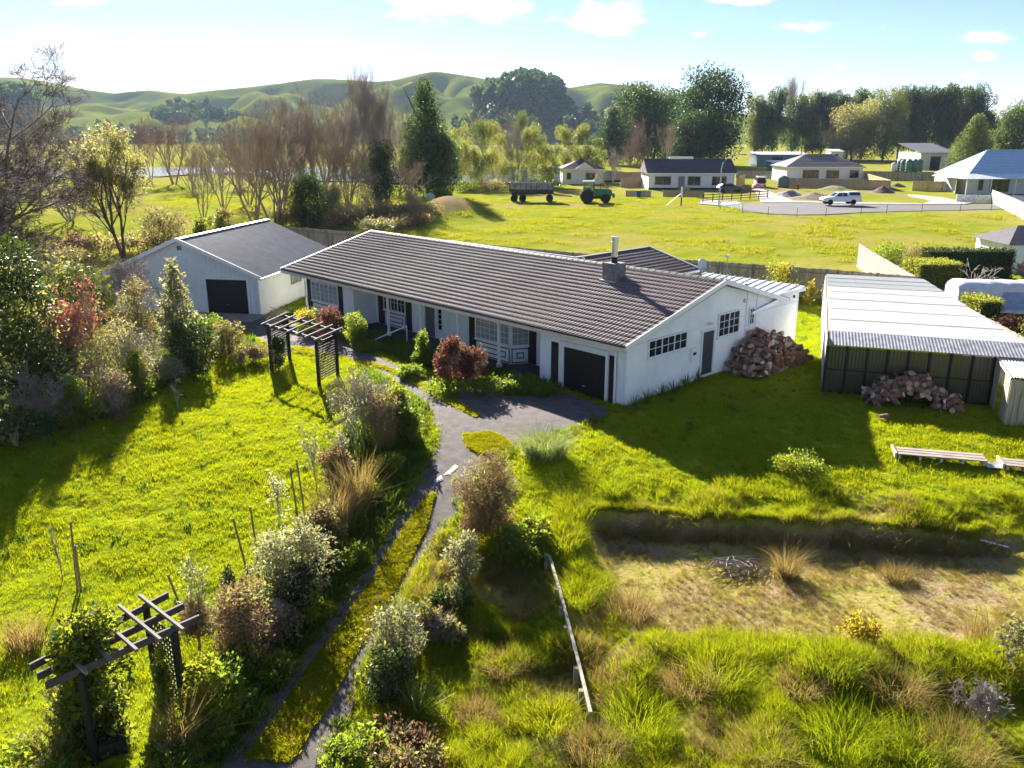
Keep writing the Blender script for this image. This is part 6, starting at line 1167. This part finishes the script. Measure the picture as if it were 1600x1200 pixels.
h4, L4 = far_house('white villa with pale blue roof and veranda beside the road end', 1508, 1690, 303, 11, 2.9, 4.0, blue, M('grey_white_board', (.56, .58, .58), .8, .04), [(.10, .8, .6, 2.4, 1), (.20, 3.2, .3, 2.6, 3), (.52, 2.0, .6, 2.4, 2)], over=.2)
MB().add([(-1.6, -2.6, 2.55), (L4, -2.6, 2.55), (L4, -.1, 3.25), (-.1, -.1, 3.25)], [(0, 1, 2, 3)]).add([(-1.6, -2.6, 2.55), (-.1, -.1, 3.25), (-.1, 8, 3.25), (-1.6, 9, 2.55)], [(0, 1, 2, 3)]).build('veranda_roof', M('white_iron', (.72, .75, .78), .5), h4)
for k in range(5): MB().box(-1.3 + k * 4, -1.2 + k * 4, -2.45, -2.35, 0, 2.6).build('veranda_post', trim_w, h4)
# neighbour house corner and covered caravan by the right boundary
nb = P(1572, 428); nh = thing('neighbour_house', 'corner of a low white house with dark roof beyond the hedges', 'house', tuple(nb)); MB().box(0, 6, 0, 5, 0, 2.3).build('wall', white, nh); MB().ext([(-.4, -.4, 2.3), (6, -.4, 2.3), (6, 2.5, 3.5), (1.8, 2.5, 3.5)], (0, .02, .03)).build('roof', roof_dk, nh); MB().add([(-.4, -.4, 2.33), (1.8, 2.5, 3.5), (-.4, 5.4, 2.33)], [(0, 1, 2)]).build('hip_face', roof_dk, nh); window(nh, (1.2, -.01, 0), UX, NF, 1.4, .9, 2.0, 2, 1, gl=glass, curtain=False)
cp = P(1492, 494); cv_ = thing('covered_caravan', 'caravan under a pale tarpaulin beside the clear-roofed shed', 'caravan', tuple(cp), -.12); tarp = M('pale_tarp', (.66, .64, .68), .6, .08, scale=3, bump=.25, bscale=4); tb = M('blue_tarp', (.30, .36, .62), .6, .1, scale=3, bump=.25, bscale=4)
V = []; nn = 22
for i in range(nn + 1):
    for j in range(9):
        x_ = 5.8 * i / nn; y_ = [0, 0, .02, .25, 1.1, 1.95, 2.18, 2.2, 2.2][j]; z_ = [.25, 1.0, 1.75, 1.98, 2.08, 1.98, 1.75, 1.0, .25][j]; V.append((x_ + .03 * random.random(), y_ - (.05 * math.sin(i * 1.9) if j < 3 else 0), z_ - (.18 if i in (0, nn) and 1 < j < 7 else 0) + .03 * math.sin(i * 1.3 + j)))
Fs = [(i * 9 + j, (i + 1) * 9 + j, (i + 1) * 9 + j + 1, i * 9 + j + 1) for i in range(nn) for j in range(8)]; MB().add(V, Fs).add([V[j] for j in range(9)], [tuple(range(9))]).build('tarpaulin', tarp, cv_, smooth=True); MB().box(2.6, 5.9, -.09, -.06, .5, 1.55).build('tarpaulin_skirt', tb, cv_)
for x_ in (2.2, 3.1): MB().lathe([(.3, -.1), (.33, -.05), (.33, .05), (.3, .1)], (x_, .15, .33), 16, 'y').build('wheel', trim_k, cv_)
# fences
new_t = M('new_pine', (.50, .36, .15), .85, .12, scale=1.5, stretch=(3, 3, .5)); new_b = M('tan_pine', (.40, .30, .18), .85, .12, scale=1.5, stretch=(3, 3, .5))
Q = lambda *uv: [tuple(P(u, v)[:2]) for u, v in uv]
paling_fence(Q((970, 293), (1013, 292)), 1.8, 'short tan fence beside the white charcoal-roofed house', new_b, .2); paling_fence(Q((978, 307), (1017, 307)), .95, 'low tan fence section by the blue bin', new_b, .2); paling_fence(Q((1036, 307), (1099, 309)), 1.0, 'low tan fence section before the white charcoal-roofed house', new_b, .2)
paling_fence(Q((1228, 292.5), (1390, 297.5)), 1.75, 'long tan paling fence before the grey-tiled house', new_b, .2); paling_fence(Q((1390, 297.5), (1350, 284)), 1.8, 'yellow side fence of the grey-tiled house', new_t, .2); paling_fence(Q((1425, 298), (1492, 299)), 1.7, 'bright yellow new fence beside the blue-roofed villa', new_t, .2); paling_fence(Q((1492, 303), (1490, 288)), 2.2, 'tall yellow fence panel at the villa\'s corner', new_t, .2); paling_fence(Q((1150, 296), (1163, 288)), 2.0, 'sunlit yellow fence at the end of the charcoal-roofed house', new_t, .2)
paling_fence(Q((1150, 278), (1228, 279)), 1.6, 'grey far fence behind the builder\'s drive', pale_m, .25); paling_fence(Q((1345, 281), (1500, 284)), 1.9, 'long grey far fence before the water tanks', pale_m, .25); paling_fence(Q((960, 280), (1010, 279)), 1.5, 'brown far fence behind the small cream house', new_b, .25)
paling_fence(Q((1494, 316), (1660, 320)), 1.15, 'low white picket fence before the villa', M('white_picket', (.74, .75, .76), .7), .22); paling_fence([tuple(gz(1548, 317, 1.1 + 1.9 * 0)[:2]), tuple(P(1614, 353)[:2])], 1.9, 'pale tall fence end at the field corner', pale_l)
rf_ = thing('rail_fence', 'dark post-and-rail fence beside the cul-de-sac footpath', 'fence', tuple(P(1098, 317))); ra = P(1098, 317); rb = P(1199, 310)
for k in range(8): p = ra + (rb - ra) * k / 7 - ra; MB().box(p[0] - .06, p[0] + .06, p[1] - .06, p[1] + .06, 0, 1.25).build('post', trim_k, rf_)
for z_ in (.35, .7, 1.1): MB().bar([0, 0, z_], rb - ra + [0, 0, z_], .05, .1).build('rail', trim_k, rf_)
wf = thing('wire_fence', 'thin post-and-wire fence along the field\'s road edge', 'fence', tuple(P(1125, 327))); w0 = P(1125, 327)
wp = [P(u, v) - w0 for u, v in ((1125, 327), (1160, 333), (1200, 337), (1245, 339), (1290, 339), (1345, 336), (1385, 334), (1440, 332.5), (1500, 331), (1548, 330))]
for p in wp: MB().tube([(p[0], p[1], p[2] - .1), (p[0], p[1], p[2] + 1.1)], .03, 5).build('post', trim_k, wf)
for a_, b_ in zip(wp[:-1], wp[1:]): MB().tube([a_ + [0, 0, .95], b_ + [0, 0, .95]], .006, 3).build('wire', iron, wf)
# street lamp
lp = P(1123, 323); lampo = thing('street_lamp', 'tall grey curved-arm street lamp by the cul-de-sac', 'street lamp', tuple(lp)); hh = hgt(1124, 323, 241)
arc = [(0, 0, 0), (0, 0, hh * .72)] + [(1.9 * (1 - math.cos(a)), 0, hh * .72 + hh * .27 * math.sin(a)) for a in (.4, .8, 1.2, 1.5)] + [(2.7, 0, hh * 1.0)]; MB().tube(arc, [.10, .08, .07, .06, .055, .05, .05], 8).build('pole', M('lamp_steel', (.50, .52, .55), .5, .05, metal=.5), lampo); MB().box(2.5, 3.2, -.12, .12, hh * .985, hh * 1.0 + .06).build('lamp_head', iron, lampo)
# vehicles --------------------------------------------------------
tyre = M('tyre_rubber', (.018, .018, .02), .85, .1); rim_m = M('alloy_rim', (.45, .46, .48), .35, .05, metal=.7); cg = GLASS('car_glass', (.01, .013, .016), .12)
def wheel(t, x, y, r, w, rm=None):
    o = MB().lathe([(r * .6, -w / 2), (r * .94, -w / 2), (r, -w * .35), (r, w * .35), (r * .94, w / 2), (r * .6, w / 2)], (x, y, r), 24, 'y').build('wheel', tyre, t); MB().lathe([(.01, -w * .42), (r * .25, -w * .5), (r * .58, -w * .44), (r * .6, w * .44), (r * .25, w * .5), (.01, w * .42)], (x, y, r), 18, 'y').build('rim', rm or rim_m, o)
def carbody(t, prof, wid, mat, z_tum=1.0, tum=.16, name='body'):
    """side outline lofted across the width with tumblehome above the belt line"""
    m = MB(); n = len(prof); ys = [-wid / 2, -wid / 2 * .97, wid / 2 * .97, wid / 2]; V = []
    for s in (-1, 1):
        for k, (x, z) in enumerate(prof): V.append((x, s * (wid / 2 - (tum * max(0, z - z_tum) / .6)), z))
    Fs = [tuple(range(n)), tuple(range(2 * n - 1, n - 1, -1))] + [(k, n + k, n + (k + 1) % n, (k + 1) % n) for k in range(n)]; o = m.add(V, Fs).build(name, mat, t); b = o.modifiers.new('bevel', 'BEVEL'); b.width = .05; b.segments = 2; b.limit_method = 'ANGLE'; return o
def sidewin(t, pts, wid, z_tum=1.0, tum=.16, name='side_window'):
    for s in (-1, 1): MB().add([(x, s * (wid / 2 + .008 - tum * max(0, z - z_tum) / .6), z) for x, z in pts], [tuple(range(len(pts)))]).build(name, cg, t)
# white double-cab ute with canopy: front points to -x (left)
up_ = P(1312, 321.5); ute = thing('ute', 'white double-cab ute with canopy parked on the cul-de-sac', 'car', (up_[0], up_[1], 1.28), R(2)); pw = M('white_car_paint', (.78, .79, .80), .25, .02, coat=.5)
carbody(ute, [(-2.65, .45), (-2.68, .75), (-2.5, .98), (-1.35, 1.10), (-.62, 1.66), (.62, 1.70), (.66, 1.1), (2.55, 1.1), (2.62, .6), (2.55, .42)], 1.82, pw); carbody(ute, [(.70, 1.12), (.72, 1.74), (2.4, 1.78), (2.52, 1.12)], 1.78, pw, name='canopy')
sidewin(ute, [(-1.12, 1.14), (-.55, 1.58), (-.10, 1.60), (-.10, 1.14)], 1.82); sidewin(ute, [(-.02, 1.14), (-.02, 1.60), (.55, 1.62), (.58, 1.14)], 1.82); sidewin(ute, [(.86, 1.28), (.86, 1.66), (2.28, 1.68), (2.38, 1.28)], 1.78, name='canopy_window')
MB().add([(-1.30, -.72, 1.14), (-1.30, .72, 1.14), (-.68, .62, 1.62), (-.68, -.62, 1.62)], [(0, 1, 2, 3)]).build('windscreen', cg, ute)
for x in (-1.72, 1.5):
    for s in (-.80, .80): wheel(ute, x, s, .38, .26)
for s in (-.62, .62): MB().box(-2.70, -2.58, s - .2, s + .2, .78, .95).build('headlight', M('lens', (.7, .72, .75), .1), ute)
MB().box(-2.74, -2.6, -.85, .85, .42, .62).build('bumper', trim_k, ute); MB().box(2.56, 2.72, -.85, .85, .45, .62).build('rear_bumper', rim_m, ute)
for s in (-1, 1): MB().box(-1.0, -.85, s * .9, s * 1.06, 1.1, 1.26).build('mirror', pw, ute)
# dark car by the white house
dc = P(1140, 300.5); car = thing('dark_hatchback', 'dark blue hatchback parked before the white charcoal-roofed house', 'car', (dc[0], dc[1], 1.15), R(4)); pb_ = M('dark_blue_paint', (.015, .025, .04), .25, .05, coat=.6)
carbody(car, [(-2.1, .35), (-2.15, .75), (-1.95, 1.0), (-1.5, 1.42), (.1, 1.48), (1.0, .98), (1.95, .85), (2.1, .6), (2.05, .33)], 1.72, pb_, .95); sidewin(car, [(-1.7, 1.0), (-1.38, 1.36), (-.5, 1.40), (-.5, .98)], 1.72, .95); sidewin(car, [(-.42, .98), (-.42, 1.40), (.08, 1.40), (.75, .98)], 1.72, .95); MB().add([(.18, -.6, 1.43), (.18, .6, 1.43), (.98, .68, 1.0), (.98, -.68, 1.0)], [(0, 1, 2, 3)]).build('windscreen', cg, car)
for x in (-1.3, 1.3):
    for s in (-.76, .76): wheel(car, x, s, .32, .2)
for s in (-.6, .6): MB().box(1.95, 2.12, s - .17, s + .17, .65, .8).build('headlight', _mats['lens'], car)
# builder's van seen from behind with tailgate up
vp = P(1187, 292); van = thing('builders_van', 'white people carrier with its tailgate raised on the builder\'s drive', 'van', (vp[0], vp[1], 1.2), R(80)); carbody(van, [(-2.3, .4), (-2.3, 1.1), (-2.15, 1.85), (.6, 1.9), (1.5, 1.1), (2.3, .95), (2.4, .5), (2.3, .38)], 1.85, pw, 1.1); sidewin(van, [(-2.0, 1.15), (-1.95, 1.7), (.4, 1.75), (1.1, 1.15)], 1.85, 1.1)
MB().box(-2.33, -2.31, -.72, .72, .62, 1.65).build('boot_dark_panel', trim_k, van); MB().bar((-2.2, 0, 1.9), (-3.0, 0, 2.05), 1.5, .06).build('tailgate', pw, van)  # flat black sheet stands in for the dark inside of the boot
for x in (-1.4, 1.5):
    for s in (-.8, .8): wheel(van, x, s, .34, .22)
for s in (-.82, .82): MB().box(-2.34, -2.3, s - .07, s + .07, .8, 1.2).build('tail_light', M('red_lens', (.4, .02, .02), .2), van)
pk = P(1184, 295); pkt = thing('pink_toy_car', 'pink ride-on toy beside the raised-tailgate van', 'toy', tuple(pk)); pinkm = M('pink_plastic', (.75, .25, .35), .4, .05); carbody(pkt, [(-1.0, .1), (-1.0, .6), (-.5, .95), (.2, .95), (.5, .6), (1.0, .5), (1.0, .1)], 1.0, pinkm)
for x in (-.6, .6):
    for s in (-.45, .45): wheel(pkt, x, s, .17, .14)
# tractor: front to +x
tp_ = P(928, 317); trac = thing('tractor', 'green tractor with yellow wheels hitched to the tipping trailer', 'tractor', (tp_[0], tp_[1], 1.1), R(-2)); tg = M('tractor_green', (.025, .17, .060), .35, .1, coat=.3); ty_ = M('wheel_yellow', (.62, .45, .03), .5, .1)
hood = MB().ext([(.1, -.42, .95), (2.45, -.42, .95), (2.62, -.42, 1.2), (2.5, -.42, 1.75), (2.0, -.42, 1.98), (.1, -.42, 2.05)], (0, .84, 0)).build('bonnet', tg, trac); b_ = hood.modifiers.new('bevel', 'BEVEL'); b_.width = .08; b_.segments = 2
MB().box(-1.6, 2.4, -.3, .3, .6, .95).build('chassis', trim_k, trac)
cab = MB()
for x in (-1.55, -.0):
    for s in (-.72, .72): cab.bar((x, s, 1.1), (x + (.12 if x < -1 else -.05), s * .95, 2.95), .1, .1)
cab.build('cab_frame', tg, trac); rfm = MB().box(-1.65, .1, -.85, .85, 2.93, 3.1).build('cab_roof', M('pale_green_roof', (.30, .45, .38), .5), trac); MB().box(-1.5, -.05, -.68, .68, 1.05, 1.35).build('cab_floor', tg, trac)
for s in (-.74, .74): MB().add([(-1.45, s, 1.35), (-.05, s, 1.35), (-.08, s * .96, 2.92), (-1.4, s * .96, 2.92)], [(0, 1, 2, 3)]).build('cab_window', GLASS('cab_glass', (.05, .1, .09), .5), trac)
MB().ext([(-1.1, -.25, 1.35), (-.6, -.25, 1.35), (-.6, -.25, 1.5), (-.98, -.25, 1.55), (-1.1, -.25, 2.2)], (0, .5, 0)).build('seat', trim_k, trac); MB().tube([(.9, -.3, 2.0), (.9, -.3, 2.9)], .05, 8).build('exhaust', trim_k, trac)
for s in (-.95, .95): wheel(trac, -1.05, s, .98, .5, ty_); wheel(trac, 1.6, s * .9, .66, .38, ty_); MB().tube([(-1.05 + 1.1 * math.cos(a), s, .98 + 1.1 * math.sin(a)) for a in (.2, .6, 1.0, 1.4, 1.8, 2.2)], .07, 6).build('mudguard', tg, trac)
MB().box(2.6, 2.95, -.38, .38, .75, 1.35).build('front_weight', tg, trac)
# trailer
tl_ = P(831, 315); tra = thing('tipping_trailer', 'weathered grey tipping trailer hitched behind the tractor', 'trailer', (tl_[0], tl_[1], 1.1), R(-2)); tgm = M('grey_trailer_steel', (.26, .26, .27), .7, .25, scale=2); tdm = M('dark_trailer_steel', (.05, .052, .055), .7, .2)
MB().box(-3.3, 3.1, -1.15, -1.08, 1.9, 2.75).build('side_board', tgm, tra); MB().box(-3.3, 3.1, 1.08, 1.15, 1.9, 2.75).build('side_board', tgm, tra); MB().box(-3.3, -3.22, -1.08, 1.08, 1.45, 2.75).build('tail_board', tgm, tra); MB().box(3.03, 3.1, -1.08, 1.08, 1.45, 3.1).build('head_board', tgm, tra); MB().box(-3.3, 3.1, -1.14, 1.14, 1.42, 1.89).build('tray', tdm, tra)
for k in range(9): MB().box(-3.25 + k * .78, -3.17 + k * .78, -1.2, -1.152, 1.45, 2.75).build('stake', tdm, tra)
MB().ext([(-3.0, -.5, 1.0), (3.2, -.5, 1.15), (3.2, -.5, 1.4), (-3.0, -.5, 1.4)], (0, 1.0, 0)).build('chassis', tdm, tra); MB().bar((3.2, 0, 1.0), (5.9, 0, .75), .14, .14).build('drawbar', tdm, tra)
for x in (-2.6, -1.35, 2.6):
    for s in (-.95, .95): wheel(tra, x, s, .52, .34, tdm)
# bales, bin, A-frames, tanks, sheds, soil heaps
bale_m = M('green_bale_wrap', (.36, .50, .42), .35, .08)
for (u, v, lab) in [(672, 315, 'pale green wrapped bale at the soil mound, nearest the field'), (681, 307, 'pale green wrapped bale between the other two bales'), (687, 301, 'pale green wrapped bale closest to the cedar')]:
    p = P(u, v); t = thing('wrapped_bale', lab, 'bale', tuple(p), .4, 'wrapped bales'); MB().lathe([(.02, -.62), (.50, -.62), (.62, -.52), (.65, 0), (.62, .52), (.50, .62), (.02, .62)], (0, 0, .64), 22, 'y').build('wrap', bale_m, t, smooth=True); MB().lathe([(.655, -.2), (.66, -.05)], (0, 0, .64), 22, 'y').build('wrap_band', M('pale_wrap', (.5, .6, .52), .4), t)
bp_ = P(997, 309); t = thing('blue_bin', 'blue wheelie bin beside the low tan fence', 'bin', tuple(bp_)); MB().ext([(-.3, -.3, 0), (.3, -.3, 0), (.38, -.36, 1.0), (-.38, -.36, 1.0)], (0, .66, 0)).build('body', M('bin_blue', (.02, .08, .16), .5), t); MB().box(-.42, .42, -.4, .36, 1.0, 1.07).build('lid', M('bin_lid', (.015, .05, .10), .5), t)
ap_ = P(936, 294); t = thing('truss_stack', 'stacked new timber roof trusses standing behind the tractor', 'trusses', tuple(ap_))
for k in range(4): MB().bar((-1.9, k * .25, 0), (.2, k * .25, 3.1), .05, .14).bar((1.5, k * .25, 0), (-.25, k * .25, 2.9), .05, .14).bar((-1.7, k * .25, .15), (1.4, k * .25, .15), .05, .12).build('truss', new_t, t)
sg_ = P(1064, 322); t = thing('site_sign', 'white post with diagonal brace in the field corner', 'sign post', tuple(sg_)); MB().box(-.08, .08, -.08, .08, 0, 2.6).build('post', trim_k, t); MB().box(-.1, .1, -.12, -.085, 1.2, 2.6).build('white_board', trim_w, t); MB().bar((-2.0, -.1, .1), (-.1, -.1, 1.7), .08, .1).build('brace', trim_w, t)
def tank(u, v, wpx, vt, mat, lab, grp=None):
    p = P(u, v); r = wpx * mpp(p) / 2; h = atY(u, vt, p[1])[2] - p[2]; t = thing('water_tank', lab, 'water tank', tuple(p), 0, grp); MB().lathe([(r, 0), (r, h * .86), (r * .92, h * .9), (r * .3, h), (.02, h)], (0, 0, 0), 24).build('shell', mat, t, smooth=True)
    for k in range(4): MB().lathe([(r * 1.0, 0), (r * 1.025, .05), (r * 1.025, .14), (r, .19)], (0, 0, h * (.12 + .19 * k)), 24).build('rib', mat, t)
    MB().lathe([(.35, 0), (.35, .15), (.02, .18)], (0, 0, h * .98), 12).build('lid', mat, t)
tank(1223, 293, 17, 275, M('grey_tank', (.12, .15, .16), .5, .08), 'dark grey water tank at the corner of the tan fence'); gt = M('green_tank', (.07, .15, .12), .5, .08)
for (u, v) in ((1411, 269), (1419, 270), (1428, 270), (1435, 268), (1406, 268)): tank(u, v, 10.5, 249, gt, 'green water tank in the cluster behind the long grey fence', 'green water tanks')
tank(1396, 268, 8, 254, M('white_tank', (.62, .65, .66), .5), 'pale water tank beside the green tank cluster')
def shed_(label, u0, u1, vb, d, h0, h1, rm, wm_):
    a = P(u0, vb); b = P(u1, vb); L = float(np.linalg.norm((b - a)[:2])); t = thing('farm_shed', label, 'shed', tuple(a)); MB().box(0, L, 0, d, 0, h0).build('wall', wm_, t); MB().ext([(-.3, -.4, h0), (-.3, d + .4, h1), (-.3, d + .4, h1 + .1), (-.3, -.4, h0 + .1)], (L + .6, 0, 0)).build('roof', rm, t)
    k = 1.0
    while k < L: MB().box(k, k + .06, -.05, .0, 0, h0 - .05).build('wall_batten', wm_, t); k += 2.0
    dd = MB(); wbox(dd, (L * .3, 0, 0), UX, NF, 0, min(3, L * .3), .01, .05, 0, h0 * .8); dd.build('door', trim_k, t); return t
wr = M('white_shed_roof', (.62, .63, .65), .5, .08); shed_('long low blue-grey shed with white roof behind the builder\'s drive', 1182, 1262, 261, 9, 3.6, 4.2, wr, M('bluegrey_wall', (.16, .20, .23), .7)); shed_('dark farm shed with grey roof beside the pale conifer', 1436, 1488, 266, 14, 4.6, 7.0, M('grey_shed_roof', (.12, .125, .14), .6), M('shed_white', (.55, .54, .52), .7)); shed_('small green shed behind the grey far fence', 1206, 1230, 272, 5, 2.8, 3.1, wr, M('dull_green', (.08, .14, .12), .7)); shed_('small white cabin beneath the broad half-bare tree', 1297, 1316, 256, 5, 4.0, 4.6, wr, _mats['shed_white'])
soil_m = M('dug_soil', (.15, .115, .085), .95, .3, scale=1.5, bump=.8, bscale=6); grav = M('grey_gravel', (.24, .235, .235), .95, .25, scale=4, bump=.8, bscale=12)
def heap(label, u, v, wpx, vt, mat, seed):
    p = P(u, v); w = wpx * mpp(p) / 2; h = atY(u, vt, p[1])[2] - p[2]; r = np.random.default_rng(seed); n = 25; g = np.linspace(-1, 1, n); A, B = np.meshgrid(g, g); rr = np.hypot(A, B); z = np.clip(1 - rr, -.1, 1) ** 1.0 * h * (1 + .5 * (fnoise(A * 3 + seed, B * 3, 3) - .5)) + .12 * (fnoise(A * 7 + seed, B * 7, 2) - .5) - .08; q = np.arange(n * n).reshape(n, n); Fq = np.stack([q[:-1, :-1], q[:-1, 1:], q[1:, 1:], q[1:, :-1]], -1).reshape(-1, 4); o = obj('soil_heap', mesh_np('soil_heap', np.stack([A * w, B * w, z], -1), Fq, smooth=True), mat, loc=tuple(p)); tag(o, label, 'soil heap', 'heaps on the building site')
heap('low grey gravel heap beside the builder\'s concrete drive', 1232, 306, 50, 294, grav, 1); heap('wide brown soil spread behind the white ute', 1272, 310, 80, 300, soil_m, 2); heap('pointed brown soil heap by the end of the tan fence', 1379, 301, 40, 289, soil_m, 3); heap('small soil heap on the grass behind the tan fence corner', 1402, 292, 30, 284, soil_m, 4); heap('weedy green-brown heap against the tan fence', 1305, 296, 60, 288, M('weedy_soil', (.15, .16, .05), .95, .3, scale=1.5, bump=.8, bscale=6), 5)
pp_ = P(1330, 270)
for (u, vb, vt, lab) in [(1250, 262, 210, 'bare power pole behind the grey-tiled house roof'), (1341, 262, 225, 'short power pole by the broad half-bare tree')]:
    p = P(u, vb); h = atY(u, vt, p[1])[2] - p[2]; t = thing('power_pole', lab, 'power pole', tuple(p)); MB().tube([(0, 0, 0), (0, 0, h)], [.16, .11], 8).build('pole', TW['dark'], t); MB().box(-.9, .9, -.06, .06, h - .7, h - .58).build('crossarm', TW['dark'], t)
# the worker in an orange vest: one continuous body
wp_ = P(1246, 297.5); per = thing('person', 'person in an orange vest and dark trousers standing before the tan fence', 'person', (wp_[0], wp_[1], 1.15), .5)
J = {'pel': (0, 0, .95), 'ch': (0, 0, 1.32), 'nk': (0, 0, 1.52), 'hd': (0, .02, 1.64), 'tp': (0, .01, 1.76), 'sl': (-.19, 0, 1.43), 'el': (-.26, .02, 1.14), 'wl': (-.24, -.1, .92), 'sr': (.19, 0, 1.43), 'er': (.27, .02, 1.14), 'wr': (.25, -.08, .92), 'hl': (-.1, 0, .9), 'kl': (-.12, -.02, .5), 'al': (-.13, .02, .09), 'fl': (-.14, -.14, .05), 'hr': (.1, 0, .9), 'kr': (.12, -.02, .5), 'ar': (.14, .02, .09), 'fr': (.15, -.14, .05)}
RAD = {'pel': .15, 'ch': .17, 'nk': .06, 'hd': .10, 'tp': .07, 'sl': .075, 'el': .05, 'wl': .04, 'sr': .075, 'er': .05, 'wr': .04, 'hl': .09, 'kl': .065, 'al': .05, 'fl': .045, 'hr': .09, 'kr': .065, 'ar': .05, 'fr': .045}
ks = list(J); E_ = [('pel', 'ch'), ('ch', 'nk'), ('nk', 'hd'), ('hd', 'tp'), ('ch', 'sl'), ('sl', 'el'), ('el', 'wl'), ('ch', 'sr'), ('sr', 'er'), ('er', 'wr'), ('pel', 'hl'), ('hl', 'kl'), ('kl', 'al'), ('al', 'fl'), ('pel', 'hr'), ('hr', 'kr'), ('kr', 'ar'), ('ar', 'fr')]
pm2 = bpy.data.meshes.new('body'); pm2.from_pydata([J[k] for k in ks], [(ks.index(a), ks.index(b)) for a, b in E_], []); bo = obj('body', pm2, M('skin_and_trousers', (.04, .045, .06), .9), per); sm = bo.modifiers.new('skin', 'SKIN')
for k, v in zip(ks, pm2.skin_vertices[0].data): v.radius = (RAD[k], RAD[k]); v.use_root = (k == 'pel')
bo.modifiers.new('sub', 'SUBSURF').levels = 1
MB().lathe([(.17, .92), (.205, 1.0), (.215, 1.25), (.22, 1.40), (.12, 1.49), (.08, 1.5)], (0, 0, 0), 16).build('vest', M('orange_vest', (.85, .16, .02), .7), per, smooth=True); MB().lathe([(.02, 1.54), (.09, 1.56), (.112, 1.66), (.085, 1.76), (.02, 1.79)], (0, .01, 0), 14).build('head', M('skin', (.45, .27, .19), .6), per, smooth=True)
MB().lathe([(.118, 1.69), (.12, 1.72), (.09, 1.79), (.02, 1.815)], (0, .01, 0), 14).build('hair', trim_k, per, smooth=True)
